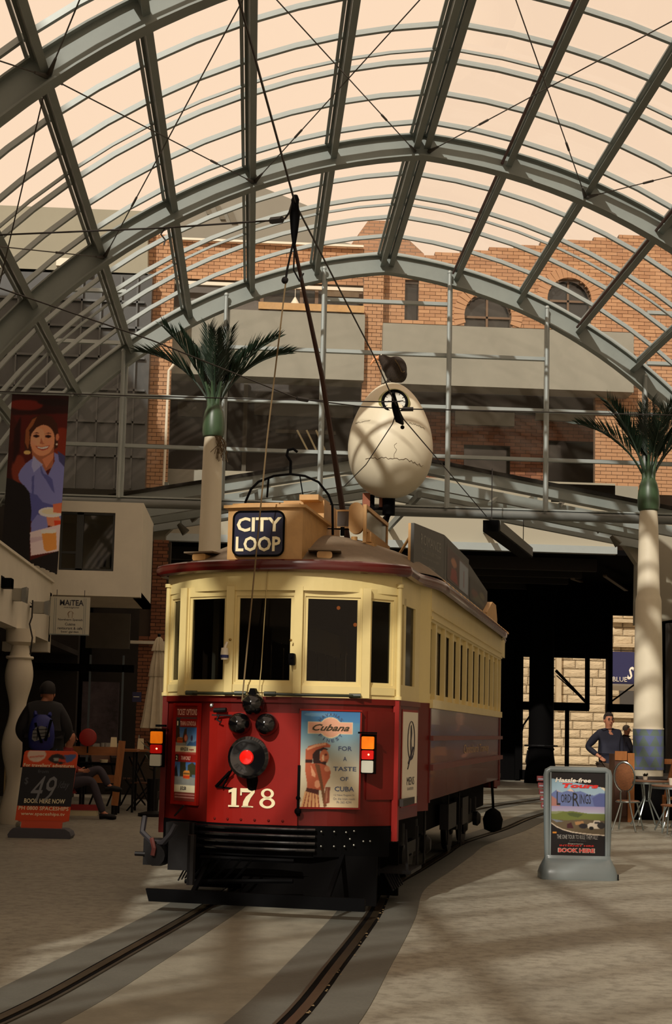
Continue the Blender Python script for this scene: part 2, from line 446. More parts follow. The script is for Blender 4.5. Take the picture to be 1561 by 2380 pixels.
def ribbon(b, d0, d1, z0, z1):
    A = offs(cd, d0); B = offs(cd, d1)
    for i in range(len(cd)-1):
        b.hexa([(*A[i], z0), (*B[i], z0), (*B[i+1], z0), (*A[i+1], z0), (*A[i], z1), (*B[i], z1), (*B[i+1], z1), (*A[i+1], z1)])
tracks = thing('tram_track', 'pair of steel grooved rails set in dark concrete strips under the red tram', 'track', (0, 0, 0))
strip = mat('track_concrete', (84, 84, 77), .65, 0, .12, 3, .2, 30)
for s in (-1, 1):
    b = MB(); ribbon(b, s*.72-.33, s*.72+.33, 0.0, .005); b.build('concrete_strip', strip, tracks)
    b = MB(); ribbon(b, s*.72-.05-(.03 if s > 0 else 0), s*.72+.05+(.03 if s < 0 else 0), .005, .008); b.build('groove', blackm, tracks)
    b = MB(); ribbon(b, s*.72-.028, s*.72+.028, .004, .014); b.build('rail', mat('rail_steel', (92, 80, 62), .3, .8, .2, 8), tracks)
    b = MB(); g = s*(.72-.075); ribbon(b, g-.01, g+.01, .004, .013); b.build('groove_lip', mat('lip_steel', (70, 62, 50), .45, .6), tracks)
b = MB(); ribbon(b, -.39, .39, 0.0, .003); b.build('track_bed', mat('track_bed_concrete', (128, 124, 110), .7, 0, .18, 4, .25, 30), tracks)
# pale leaf scraps lying in the right groove
b = MB(); A = offs(cd, .72+.045)
for i in range(34):
    k = random.randint(12, 34); t = random.random(); x = A[k][0]*(1-t)+A[k+1][0]*t; y = A[k][1]*(1-t)+A[k+1][1]*t; s = random.uniform(.004, .012)
    x += random.uniform(-.01, .02); b.face([(x-s, y-s*.7, .017), (x+s, y-s, .016), (x+s*.6, y+s*1.6, .02), (x-s*.5, y+s, .018)])
tag(b.build('leaf_litter', mat('dry_leaf', (120, 100, 68), .8)), 'dry leaf scraps lying along the groove of the nearer right rail', 'leaves', kind='stuff')

# ================================================================ walls at the sides
plas = mat('cream_render', (226, 219, 200), .75, 0, .05, 2)
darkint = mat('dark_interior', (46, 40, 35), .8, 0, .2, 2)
wl = struct('wall_left')
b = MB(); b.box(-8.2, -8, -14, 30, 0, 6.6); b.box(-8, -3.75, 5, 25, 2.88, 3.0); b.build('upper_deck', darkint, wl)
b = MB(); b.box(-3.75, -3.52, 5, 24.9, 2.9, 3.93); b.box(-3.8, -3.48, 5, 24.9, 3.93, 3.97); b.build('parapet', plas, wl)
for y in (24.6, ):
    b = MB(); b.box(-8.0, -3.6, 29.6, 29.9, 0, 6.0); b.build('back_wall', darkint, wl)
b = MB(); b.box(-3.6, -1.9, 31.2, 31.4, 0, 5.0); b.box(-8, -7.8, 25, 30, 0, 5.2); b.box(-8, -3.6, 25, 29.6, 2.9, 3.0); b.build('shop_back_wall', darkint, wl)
wr = struct('wall_right')
b = MB(); b.box(11.2, 11.4, -14, 30, 0, 6.3); b.build('side_wall', plas, wr)
b = MB(); b.box(13.6, 19, -10, 29, 0, 14); b.build('outer_block', mat('right_outer', (112, 100, 86), .9), wr)  # unseen neighbour block, added to cut skylight on the tram's right side
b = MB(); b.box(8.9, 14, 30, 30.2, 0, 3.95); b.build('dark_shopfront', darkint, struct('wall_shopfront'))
# upper frames on the parapet (thin posts and rail against the left)
# tall neighbouring block outside the left springing of the vault
b = MB(); b.box(-14, -8.3, -1.2, 27.5, 0, 18.2); b.build('outer_block', mat('outer_render', (150, 144, 130), .85), wl)

# balcony box at the end of the parapet
bx = tag(struct('wall_balcony'), kind='structure')
BX0, BX1 = X_(110, 1385, 25), X_(326, 1385, 25)
BZ0, BZ1 = Z_(220, 1385, 25), 5.36
wz0, wz1 = Z_(200, 1326, 25), Z_(200, 1190, 25); wx0, wx1 = X_(138, 1250, 25), X_(266, 1250, 25)
b = MB()
b.box(-4.2, BX1, 25, 25.2, BZ0, wz0); b.box(-4.2, wx0, 25, 25.2, wz0, BZ1); b.box(wx1, BX1, 25, 25.2, wz0, BZ1); b.box(wx0, wx1, 25, 25.2, wz1, BZ1)
b.box(BX1-.15, BX1, 25.2, 27.6, BZ0, BZ1); b.box(-4.2, BX1, 25.2, 27.6, BZ0, BZ0+.1); b.box(-4.2, BX1, 25, 27.6, BZ1, BZ1+.05)
b.box(-4.2, BX1, 27.5, 27.6, BZ0, BZ1)
b.build('balcony_box', plas, bx)
b = MB(); b.frame(wx0, wx1, wz0, wz1, .04, 25.06, 25.12); xm = wx0+(wx1-wx0)*.36; b.box(xm-.06, xm+.06, 25.06, 25.14, wz0, wz1)
b.box(wx0, xm, 25.07, 25.12, wz0+.3, wz0+.34); b.build('window_frame', mat('dark_frame', (52, 54, 52), .5), bx)
MB().face([(wx0, 25.1, wz0), (wx1, 25.1, wz0), (wx1, 25.1, wz1), (wx0, 25.1, wz1)]).build('window_pane', glassd, bx)
b = MB()
for k in range(3):
    x = wx1-.32+.11*k; b.box(x, x+.05, 25.3, 25.35, wz0, wz0+.34)
b.box(wx1-.5, wx1-.02, 25.3, 25.34, wz0+.1, wz0+.32)
b.build('balustrade', plas, bx)
# front face between the left edge of the picture and the balcony box
b = MB(); b.box(-4.3, -3.52, 24.7, 25.0, 2.72, 3.75); b.build('wall_return', plas, wl)
# hanging grey panel, dark shop front pieces
b = MB(); b.box(X_(200, 1460, 28), X_(302, 1460, 28), 28, 28.06, Z_(250, 1507, 28), Z_(250, 1425, 28)); b.build('grey_blind', mat('grey_blind', (86, 80, 70), .8, 0, .1, 3), wl)
b = MB(); b.box(X_(66, 1550, 29), X_(310, 1550, 29), 29, 29.2, Z_(200, 1560, 29), Z_(200, 1543, 29)); b.build('shop_beam', black, wl)
b = MB()
for (px, ) in ((206,), (283,)): 
    x = X_(px, 1640, 29); b.box(x-.02, x+.02, 29, 29.05, .7, 2.9)
b.build('shop_frame', mat('blue_grey_frame', (86, 96, 100), .4, .3), wl)
b = MB(); b.box(X_(190, 1640, 30.5), X_(275, 1640, 30.5), 30.5, 30.6, .8, 2.4); b.build('shop_poster', mat('shop_poster', (92, 80, 84), .7, 0, .5, 3), wl)
# brick pier right of the shop
def bricks(name, x0, x1, z0, z1, y, parent, bw=.24, bh=.078, mtl=None, bed=None, singles=0, thick=.06, holes=(), course0=0, arch=(), gap=.012):
    "running-bond wall facing -y: recessed mortar bed plus real bricks"
    b = MB(); b.box(x0, x1, y, y+thick*.6, z0, z1) if not holes and not arch else None
    if holes or arch:
        # bed strips around the holes, course by course
        nz = int((z1-z0)/bh)
        for j in range(nz+1):
            za = z0+j*bh; zb = min(z1, za+bh)
            if zb <= za: continue
            segs = cut(x0, x1, (za+zb)/2, holes, arch)
            for s in segs: b.box(s[0], s[1], y, y+thick*.6, za, zb)
    tag(b.build('mortar', bed, parent), kind='stuff')
    rest = MB(); cnt = 0; cache = None; j = 0; z = z0
    while z < z1-bh*.5:
        o = (j % 2)*bw*.5
        for s in cut(x0, x1, z+bh/2, holes, arch):
            x = x0-o
            while x < s[1]:
                a, c = max(s[0], x+gap/2), min(s[1], x+bw-gap/2)
                if c-a > .03:
                    full = abs((c-a)-(bw-gap)) < 1e-4
                    dz = 0; pr = random.uniform(0, .008)
                    if full and cnt < singles:
                        if cache is None: cache = MB().box(0, bw-gap, -.025, .01, 0, bh-gap).mesh('brick', mtl)
                        link('brick', cache, parent, (a, y-pr, z+gap/2)); cnt += 1
                    else: rest.box(a, c, y-.025-pr, y+.01, z+gap/2, z+bh-gap/2)
                x += bw
        z += bh; j += 1
    tag(rest.build('brickwork', mtl, parent), kind='stuff')
def cut(x0, x1, z, holes, arch):
    segs = [(x0, x1)]
    hs = [(h[0], h[1]) for h in holes if h[2] < z < h[3]]
    for (cx, cz, r, zb) in arch:
        if zb < z <= cz: hs.append((cx-r, cx+r))
        elif cz < z < cz+r: d = sqrt(r*r-(z-cz)**2); hs.append((cx-d, cx+d))
    for (a, c) in hs:
        n = []
        for s in segs:
            if c <= s[0] or a >= s[1]: n.append(s); continue
            if a > s[0]: n.append((s[0], a))
            if c < s[1]: n.append((c, s[1]))
        segs = n
    return segs
def brick_mat(name, c1, c2):
    m = mat(name, c1, .85); nt = m.node_tree; N = nt.nodes; L = nt.links; b = N['Principled BSDF']
    g = N.new('ShaderNodeNewGeometry'); r = N.new('ShaderNodeValToRGB')
    r.color_ramp.elements[0].color = (*lin(c1), 1); r.color_ramp.elements[1].color = (*lin(c2), 1)
    L.new(g.outputs['Random Per Island'], r.inputs[0]); L.new(r.outputs[0], b.inputs['Base Color']); return m
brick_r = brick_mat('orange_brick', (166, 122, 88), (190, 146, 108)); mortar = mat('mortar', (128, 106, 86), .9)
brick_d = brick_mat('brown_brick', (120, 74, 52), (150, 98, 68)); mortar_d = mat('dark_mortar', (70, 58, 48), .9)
pier = struct('wall_pier')
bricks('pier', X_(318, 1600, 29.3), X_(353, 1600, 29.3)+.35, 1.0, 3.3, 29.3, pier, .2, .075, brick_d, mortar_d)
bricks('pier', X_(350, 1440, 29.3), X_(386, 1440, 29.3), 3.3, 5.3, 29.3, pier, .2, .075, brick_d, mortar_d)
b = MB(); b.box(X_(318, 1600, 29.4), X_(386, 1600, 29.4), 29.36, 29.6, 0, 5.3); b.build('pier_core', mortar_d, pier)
b = MB(); b.box(X_(300, 1600, 29.3), X_(392, 1600, 29.3), 29.15, 29.3, Z_(350, 1497, 29.2), Z_(350, 1490, 29.2)); b.build('ledge', plas, pier)

# ================================================================ passage beyond the gable, canopy, brick building, street
def cells(x0, x1, z0, z1, y0, y1, holes, b):
    xs = sorted({x0, x1, *[min(max(h[0], x0), x1) for h in holes], *[min(max(h[1], x0), x1) for h in holes]})
    zs = sorted({z0, z1, *[min(max(h[2], z0), z1) for h in holes], *[min(max(h[3], z0), z1) for h in holes]})
    for j in range(len(zs)-1):
        run = None
        for i in range(len(xs)-1):
            cx, cz = (xs[i]+xs[i+1])/2, (zs[j]+zs[j+1])/2
            inside = any(h[0] < cx < h[1] and h[2] < cz < h[3] for h in holes)
            if not inside and xs[i+1]-xs[i] > 1e-5 and zs[j+1]-zs[j] > 1e-5:
                if run is None: run = xs[i]
            if inside and run is not None: b.box(run, xs[i], y0, y1, zs[j], zs[j+1]); run = None
        if run is not None: b.box(run, xs[-1], y0, y1, zs[j], zs[j+1])
def hole(x0, y0, x1, y1, Y): return (X_(x0, y1, Y), X_(x1, y1, Y), Z_(x0, y1, Y), Z_((x0+x1)/2, y0, Y))
ws = struct('wall_back'); PY = 46
holes = [hole(372, 1385, 700, 1700, PY), hole(1209, 1528, 1411, 1815, PY), hole(1420, 1430, 1500, 1815, PY)]
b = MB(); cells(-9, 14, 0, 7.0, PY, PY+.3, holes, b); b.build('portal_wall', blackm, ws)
b = MB()
for r in ((1209, 1480, 1362, 1513), (1190, 1632, 1367, 1649), (1359, 1500, 1368, 1649), (1411, 1420, 1421, 1655), (1411, 1637, 1500, 1655), (1312, 1645, 1320, 1800), (1205, 1790, 1320, 1812), (1195, 1500, 1209, 1812), (1209, 1500, 1212, 1812), (1476, 1640, 1482, 1812)):
    h = hole(r[0], r[1], r[2], r[3], PY-.25); b.box(h[0], h[1], PY-.35, PY-.2, h[2], h[3])
b.build('door_frame', blackm, ws)
b = MB(); b.tube([at(1291, 1558, PY-.3), at(1360, 1631, PY-.3)], .05, 6); b.tube([at(1293, 1570, PY-.3), at(1350, 1622, PY-.3)], .02, 6); b.tube([at(1421, 1630, PY-.3), at(1475, 1590, PY-.3)], .03, 6); b.build('brace', iron, ws)
b = MB(); b.tube([at(1211, 1705, PY-1)+Vector((0, 0, 0)), at(1216, 1685, PY-1), at(1230, 1665, PY-1)], .03, 6); b.tube([at(1240, 1737, PY-2), at(1226, 1745, PY-2), at(1222, 1770, PY-2), at(1230, 1795, PY-2)], .03, 6); b.build('hoop_rail', iron, ws)
ce = struct('ceiling_passage')
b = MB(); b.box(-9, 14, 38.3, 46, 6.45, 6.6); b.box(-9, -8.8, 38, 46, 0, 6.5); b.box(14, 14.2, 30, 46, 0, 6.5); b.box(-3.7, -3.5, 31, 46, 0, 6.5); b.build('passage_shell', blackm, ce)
b = MB()
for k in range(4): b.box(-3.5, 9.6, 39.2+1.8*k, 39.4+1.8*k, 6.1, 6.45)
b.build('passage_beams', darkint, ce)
b = MB()
for (p, q) in (((1405, 1338), (1455, 1372)), ((1330, 1345), (1350, 1352))):
    A, B = at(*p, 41), at(*q, 44); b.bar(A, B, .12, .05)
A, B = at(399, 1298, 40), at(424, 1276, 43); b.bar(A, B, .3, .05)
b.build('strip_light', mat('dim_strip', (120, 104, 84), .6), ce)
col = thing('dark_column', 'stout black round column with flared base in the dark passage', 'column', (X_(1257, 1700, 44), 44, 0))
b = MB(); b.lathe([(.52, 0), (.5, .3), (.44, .6), (.4, .9), (.39, 1.0), (.42, 1.05), (.39, 1.1), (.38, 5.6), (.5, 6.1), (.6, 6.4)], 20); b.build('shaft', blackm, col, True)
b = MB(); b.tube([(.5*cos(a), .5*sin(a), 1.15) for a in [k*pi/8 for k in range(16)]], .03, 6, closed=True); b.build('ring', iron, col)

# canopy with a shallow pitch
cn = struct('ceiling_canopy')
apx, apz = X_(905, 1048, 29.5), Z_(905, 1048, 29.5)
lx, lz = X_(250, 1150, 29.5), Z_(250, 1150, 29.5); rx, rz_ = X_(1600, 1185, 29.5), Z_(1600, 1185, 29.5)
def slope(b, y0, y1, dz0, dz1):
    for (ex, ez) in ((lx, lz), (rx, rz_)):
        P = []
        for z in (dz0, dz1):
            P += [(ex, y0, ez+z), (apx, y0, apz+z), (apx, y1, apz+z), (ex, y1, ez+z)]
        b.hexa(P)
b = MB(); slope(b, 29.45, 29.6, -.07, 0); b.build('edge_beam', black, cn)
b = MB(); slope(b, 29.55, 29.85, -.3, -.05); b.build('edge_fascia', steel_l, cn)
for k in range(3):
    b = MB(); slope(b, 30.6+k*1.15, 30.75+k*1.15, -.42, -.2); b.build('canopy_rib', steel if k % 2 else steel_l, cn)
    b = MB(); slope(b, 30.9+k*1.15, 31.5+k*1.15, -.2, -.17); b.build('canopy_panel', mat('canopy_panel', (150, 150, 132), .6), cn)

b = MB()
for i, px in enumerate((560, 700, 1130, 1290, 1420)):
    p = at(px, 1150, 30); b.bar((p.x, 29.6, 6.35), (p.x+.6, 31.5, 6.9), .07)
b.build('strut', steel, cn)
b = MB(); b.box(-3.7, 9.8, 38, 38.3, 6.6, 8.4); b.build('fascia_wall', mat('fascia_render', (158, 152, 134), .85), cn)
b = MB(); b.box(-3.7, 9.8, 37.75, 38, 6.42, 6.62); b.build('fascia_beam', steel_l, cn)
b = MB()
for x in (-2, .7, 3.6, 6.2): b.bar((x, 31, 6.75), (x, 38, 7.0), .08, .16)
b.build('canopy_joist', steel, cn)
bh = struct('wall_bulkhead')
def px_prism(pts, y, d, mtl, name, parent):
    b = MB(); poly = [(at(p[0], p[1], y).x, at(p[0], p[1], y).z) for p in pts]; b.prism(poly, y, y+d); return b.build(name, mtl, parent)
gp = mat('shaded_render', (150, 144, 126), .8)  # pale plaster, its shade mixed into the colour
px_prism([(1375, 1210), (1620, 1214), (1620, 1432), (1478, 1452), (1480, 1310), (1452, 1268)], 33, .3, gp, 'bulkhead_panel', bh)
px_prism([(327, 1172), (428, 1178), (420, 1208), (385, 1242), (380, 1300), (327, 1300)], 33, .3, gp, 'bulkhead_panel', bh)

# brick building
bb = struct('wall_brick_building'); FY = 38.3
def HZ(px, py, y=FY): return Z_(px, py, y)
def topf(x):   # sloping parapet of the right wall
    px0, px1 = X_(985, 590, FY), X_(1485, 545, FY)
    if x > px1: return HZ(1520, 532)
    return HZ(985, 592)+(x-px0)/(px1-px0)*(HZ(1485, 545)-HZ(985, 592))
_cut = cut
BT = HZ(1100, 757)
W1 = (X_(1322, 697, FY), HZ(1322, 697), .62, HZ(1322, 752)); W2 = (X_(1133, 735, FY), HZ(1133, 735), .66, HZ(1133, 760))
def cut_top(x0, x1, z, holes, arch):
    segs = _cut(x0, x1, z, holes, arch); 
    if x1 > X_(1500, 600, FY):
        lim = None
        n = []
        for s in segs:
            a = s[0]
            while a < s[1] and topf(a) < z: a += .08
            if s[1]-a > .05: n.append((a, s[1]))
        return n
    return segs
cut = cut_top
sl_hole = (X_(940, 700, FY), X_(972, 700, FY), HZ(956, 742), HZ(956, 655))
bw, bh_ = .31, .104
bricks('r', X_(882, 700, FY), X_(1640, 700, FY), BT-.02, HZ(1520, 532), FY, bb, bw, bh_, brick_r, mortar, 0, .3, [sl_hole], 0, [W1, W2])
bricks('lr', X_(1382, 1000, FY), X_(1640, 1000, FY), HZ(1500, 1150), BT-.02, FY, bb, bw, bh_, brick_r, mortar, 140, .3, gap=.014)
bricks('c', X_(842, 800, 37.8), X_(888, 800, 37.8), HZ(860, 1062, 37.8), HZ(860, 600, 37.8), 37.8, bb, bw*.8, bh_, brick_r, mortar, 90, .3, gap=.014)
bricks('p', X_(338, 800, 36.5), X_(400, 800, 36.5), HZ(370, 1135, 36.5), HZ(370, 545, 36.5), 36.5, bb, bw*.8, bh_, brick_r, mortar, 60, .3, gap=.014)
cut = _cut
bricks('l', X_(395, 580, 38.8), X_(846, 580, 38.8), HZ(600, 655, 38.8), HZ(600, 560, 38.8), 38.8, bb, bw, bh_, brick_r, mortar, 0, .3)
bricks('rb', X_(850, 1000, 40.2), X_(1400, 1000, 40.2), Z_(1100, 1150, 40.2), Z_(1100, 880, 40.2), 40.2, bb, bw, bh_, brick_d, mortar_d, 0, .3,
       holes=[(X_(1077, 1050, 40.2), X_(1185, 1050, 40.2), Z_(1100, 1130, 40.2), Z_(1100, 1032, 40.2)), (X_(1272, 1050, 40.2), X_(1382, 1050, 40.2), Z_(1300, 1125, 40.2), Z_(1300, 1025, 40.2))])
# arch voussoirs
for (cx, cz, r, zb) in (W1, W2):
    n = 21; vm = MB().hexa([(-.055, -.05, 0), (.055, -.05, 0), (.055, .02, 0), (-.055, .02, 0), (-.075, -.05, .3), (.075, -.05, .3), (.075, .02, .3), (-.075, .02, .3)]).mesh('voussoir', brick_r)
    for k in range(n):
        a = pi*(-.08+1.16*k/(n-1)); o = link('voussoir', vm, bb, (cx+r*cos(a), FY-.01, cz+r*sin(a))); o.rotation_euler = (0, pi/2-a, 0)
conc = mat('band_concrete', (144, 141, 128), .85, 0, .06, 1.5)
wf = mat('window_frame_brown', (110, 84, 60), .6); wpane = mat('window_glass_dark', (44, 44, 42), .15, spec=.5, coat=.5)
for (cx, cz, r, zb) in (W1, W2):
    b = MB(); poly = [(cx+(r-.02)*cos(pi*k/14), cz+(r-.02)*sin(pi*k/14)) for k in range(15)]+[(cx-r+.02, zb), (cx+r-.02, zb)]
    b.prism(poly, FY+.22, FY+.25); b.build('arch_pane', wpane, bb)
    b = MB(); b.box(cx-.03, cx+.03, FY+.14, FY+.2, zb, cz+r); b.box(cx-r, cx+r, FY+.14, FY+.2, cz-.03, cz+.03); b.build('window_bar', wf, bb)
b = MB(); b.box(sl_hole[0]-.1, sl_hole[1]+.1, FY+.2, FY+.24, sl_hole[2], sl_hole[3]); b.build('slit_pane', wpane, bb)
def band(px0, px1, yt, yb, Y, d, mtl, name): 
    b = MB(); b.box(X_(px0, yb, Y), X_(px1, yb, Y), Y, Y+d, Z_((px0+px1)/2, yb, Y), Z_((px0+px1)/2, yt, Y)); return b.build(name, mtl, bb)
band(887, 1472, 762, 901, 37.5, .8, conc, 'balcony_band')
band(398, 845, 722, 876, 37.5, .8, conc, 'balcony_band')
band(600, 846, 706, 722, 37.45, .9, ochre, 'coping')
band(398, 845, 560, 565, 38.6, .1, white, 'gutter'); band(398, 845, 660, 668, 38.6, .1, white, 'gutter')
band(870, 1400, 905, 960, 40.1, .1, darkint, 'lintel'); band(1058, 1195, 957, 988, 40.0, .15, conc, 'sill_band'); band(1245, 1382, 960, 978, 40.0, .15, conc, 'sill_band')
band(1280, 1482, 1127, 1170, 38.0, .4, conc, 'base_band'); band(388, 475, 1092, 1150, 37.8, .3, conc, 'base_band')
band(1077, 1185, 1028, 1132, 40.5, .05, wpane, 'recess_pane'); band(1272, 1382, 1022, 1128, 40.5, .05, wpane, 'recess_pane')
band(600, 846, 655, 706, 39.0, .05, wpane, 'upper_pane')
band(398, 600, 600, 722, 39.0, .05, mat('roof_slate', (100, 92, 84), .7), 'upper_wall')
for px in (608, 700, 735, 838): band(px-4, px+4, 655, 706, 38.85, .1, wf, 'window_post')
band(755, 840, 655, 662, 38.8, .1, offw, 'blind_rail'); band(760, 836, 664, 690, 38.95, .03, mat('curtain', (120, 100, 76), .9, 0, .2, 10, stretch=(8, 1, .4)), 'curtain')
b = MB(); p = at(685, 712, 38.6); b.lathe([(.17, 0), (.02, .26)], 14, (p.x, p.y, p.z)); b.tube([p+Vector((0, 0, .26)), p+Vector((0, 0, .7))], .008, 5); b.build('pendant_lamp', white, bb)
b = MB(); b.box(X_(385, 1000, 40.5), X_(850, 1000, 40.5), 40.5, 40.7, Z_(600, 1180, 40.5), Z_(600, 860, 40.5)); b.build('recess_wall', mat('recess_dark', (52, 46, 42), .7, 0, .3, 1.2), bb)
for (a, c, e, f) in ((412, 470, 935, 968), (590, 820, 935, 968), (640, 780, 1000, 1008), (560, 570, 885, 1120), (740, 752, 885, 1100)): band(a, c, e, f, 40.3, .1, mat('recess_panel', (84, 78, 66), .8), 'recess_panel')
b = MB(); b.box(X_(330, 1000, 36.8), X_(336, 1000, 36.8), 36.8, 41, 8, 14); b.build('return_wall', mortar_d, bb)
b = MB(); b.tube([at(405, 845, 36.3), at(392, 862, 36.3), at(388, 950, 36.3), at(380, 1128, 36.3)], .035, 8); b.build('downpipe', white, bb)
for i in range(3):
    b = MB(); b.bar(at(690+22*i, 1000, 40.0), at(715+20*i, 1048, 40.0), .07, .05); b.build('stair_rail', offw, bb)
# solid mass behind
b = MB(); b.box(X_(398, 700, 42), X_(1640, 700, 42), 40.8, 43, 6.6, HZ(1000, 640, 42)); b.build('building_core', mortar_d, bb)
# brick tower with sloping shoulders
def brick_tex(name, c1, c2, mo, sc):
    m = mat(name, c1, .85); nt = m.node_tree; N = nt.nodes; L = nt.links; b = N['Principled BSDF']
    t = N.new('ShaderNodeTexBrick'); t.inputs['Color1'].default_value = (*lin(c1), 1); t.inputs['Color2'].default_value = (*lin(c2), 1); t.inputs['Mortar'].default_value = (*lin(mo), 1)
    t.inputs['Scale'].default_value = sc; t.inputs['Mortar Size'].default_value = .012; t.inputs['Brick Width'].default_value = .31; t.inputs['Row Height'].default_value = .104
    tc = N.new('ShaderNodeTexCoord'); sp = N.new('ShaderNodeSeparateXYZ'); cb = N.new('ShaderNodeCombineXYZ')
    L.new(tc.outputs['Object'], sp.inputs[0]); L.new(sp.outputs[0], cb.inputs[0]); L.new(sp.outputs[2], cb.inputs[1]); L.new(cb.outputs[0], t.inputs['Vector'])
    L.new(t.outputs['Color'], b.inputs['Base Color']); return m
btx = brick_tex('far_brick', (160, 120, 90), (176, 134, 102), (130, 106, 86), 1)
px_prism([(800, 590), (855, 513), (902, 513), (985, 590), (985, 760), (760, 760), (762, 605)], 40.9, 2.0, btx, 'tower', bb)
# far concrete building with a gabled top
fb = thing('concrete_building', 'pale concrete building with a shallow gabled top rising far behind the glass roof', 'building', (0, 55, 0))
b = MB(); P = [(at(p[0], p[1], 55).x, at(p[0], p[1], 55).z) for p in [(405, 600), (412, 500), (590, 427), (744, 490), (746, 620)]]; P[0] = (P[0][0], 0); P[-1] = (P[-1][0], 0); b.prism(P, 0, 6); b.build('gable_wall', mat('far_concrete', (128, 124, 112), .85, 0, .05, .5), fb)
b = MB()
for (a, c, e, f) in ((470, 482, 470, 500), (500, 512, 480, 512), (525, 540, 490, 520)):
    b.prism([(at(a, e, 55).x, at(a, e, 55).z), (at(c, e, 55).x, at(c, e, 55).z), (at(c+12, f, 55).x, at(c+12, f, 55).z), (at(a+12, f, 55).x, at(a+12, f, 55).z)], -.1, .1)
b.build('louvre', mat('far_louvre', (104, 98, 84), .8), fb)
b = MB(); P = [(at(p[0], p[1], 55).x, at(p[0], p[1], 55).z) for p in [(765, 600), (765, 542), (800, 542), (850, 556), (880, 600)]]; b.prism(P, 1, 6); b.build('side_roof', conc, fb)
# grey building at the left
gb = thing('grey_building', 'grey flat-topped building with dark glazing beyond the left roof glass', 'building', (0, 36, 0))
def gbox(px0, px1, yt, yb, dy, d, mtl, name):
    b = MB(); b.box(X_(px0, yb, 36+dy), X_(px1, yb, 36+dy), dy, dy+d, Z_(px1, yb, 36+dy), Z_(px1, yt, 36+dy)); return b.build(name, mtl, gb)
b = MB(); P = [(at(p[0], p[1], 36).x, at(p[0], p[1], 36).z) for p in [(-150, 625), (-150, 472), (0, 477), (343, 491), (343, 640)]]; b.prism(P, 0, 4); b.build('upper_wall', mat('grey_wall', (150, 146, 128), .85, 0, .05, 1), gb)
gbox(-150, 336, 636, 1140, 0, 4, mat('grey_glazing', (66, 68, 68), .3, 0, .35, .8, spec=.5, stretch=(1, 1, .4)), 'glazed_wall')
for px in (20, 95, 170, 215, 262, 300): gbox(px, px+4, 640, 1135, -.1, .1, mat('grey_mullion', (74, 76, 75), .5), 'mullion')
for py in (700, 760, 830, 905, 980, 1060): gbox(-150, 336, py, py+5, -.1, .1, MATS['grey_mullion'], 'transom')
gbox(130, 160, 600, 618, -.12, .1, white, 'white_vent'); gbox(196, 214, 628, 640, -.12, .1, white, 'white_vent')

# street: rusticated stone building in sun
sb = struct('wall_stone_building'); SY = 70.0
stone = brick_mat('pale_stone', (168, 150, 120), (186, 168, 136))
nt = stone.node_tree; n = nt.nodes.new('ShaderNodeTexNoise'); n.inputs['Scale'].default_value = 5; bmp = nt.nodes.new('ShaderNodeBump'); bmp.inputs['Strength'].default_value = .6; bmp.inputs['Distance'].default_value = .1
nt.links.new(n.outputs['Fac'], bmp.inputs['Height']); nt.links.new(bmp.outputs[0], nt.nodes['Principled BSDF'].inputs['Normal'])
b = MB(); b.box(-12, 20, SY+.1, SY+.6, 0, 9.5); b.build('stone_backing', mat('stone_joint', (132, 112, 84), .9), sb)
rnd = random.Random(3)
def stones(px0, px1, skip=()):
    x0, x1 = X_(px0, 1600, SY), X_(px1, 1600, SY); z = 0.05
    while z < Z_(px0, 1385, SY):
        x = x0-rnd.random()*.5; h = .43
        while x < x1:
            w_ = rnd.choice((.62, .8, .95, 1.15)); a = x+.012; c = x+w_-.012; d = rnd.uniform(.04, .1)
            if not any(s[0] < (a+c)/2 < s[1] and s[2] < z+h/2 < s[3] for s in skip):
                b = MB(); z0, z1 = z+.012, z+h-.012; e = .05; 
                b.hexa([(a, SY+.12, z0), (a, SY, z0), (a, SY, z1), (a, SY+.12, z1), (c, SY+.12, z0), (c, SY, z0), (c, SY, z1), (c, SY+.12, z1)])
                mxp = (rnd.uniform(.3, .7)*(c-a)+a, SY-d, rnd.uniform(.35, .65)*h+z)
                P = [(a+e, SY-d*.55, z0+e), (c-e, SY-d*.5, z0+e), (c-e, SY-d*.6, z1-e), (a+e, SY-d*.5, z1-e)]; Q = [(a, SY, z0), (c, SY, z0), (c, SY, z1), (a, SY, z1)]
                for k in range(4):
                    b.face([Q[k], Q[(k+1) % 4], P[(k+1) % 4], P[k]]); b.face([P[k], P[(k+1) % 4], mxp])
                b.build('stone_block', stone, sb)
            x += w_
        z += h
stones(365, 640); stones(1196, 1505, [(X_(1438, 1600, SY), X_(1500, 1600, SY), Z_(1450, 1655, SY), Z_(1450, 1600, SY))])
def sbox(px0, px1, yt, yb, Y, d, mtl, name):
    b = MB(); b.box(X_(px0, yb, Y), X_(px1, yb, Y), Y, Y+d, Z_(px0, yb, Y), Z_(px0, yt, Y)); return b.build(name, mtl, sb)
sbox(1440, 1500, 1600, 1655, SY+.02, .05, wpane, 'window_pane'); sbox(1292, 1304, 1500, 1640, SY-.5, .3, stone, 'pilaster')
sbox(1425, 1505, 1438, 1446, SY-.5, .5, stone, 'cornice'); sbox(1425, 1505, 1495, 1503, SY-.4, .4, stone, 'cornice'); sbox(1425, 1500, 1655, 1668, SY-.3, .3, stone, 'window_sill')
sbox(360, 640, 1420, 1430, SY-.5, .5, stone, 'cornice')
bs = thing('street_banner', 'dark blue banner with pale emblem hanging before the sunlit stone building', 'banner', (X_(1450, 1550, 60), 60, Z_(1450, 1590, 60)))
hw = (X_(1482, 1550, 60)-X_(1425, 1550, 60))/2; hh = Z_(1450, 1515, 60)-Z_(1450, 1590, 60)
bs.location.z = Z_(1450, 1590, 60); b = MB(); b.box(-hw, hw, 0, .03, 0, hh); b.build('cloth', mat('navy_cloth', (34, 34, 74), .8), bs)
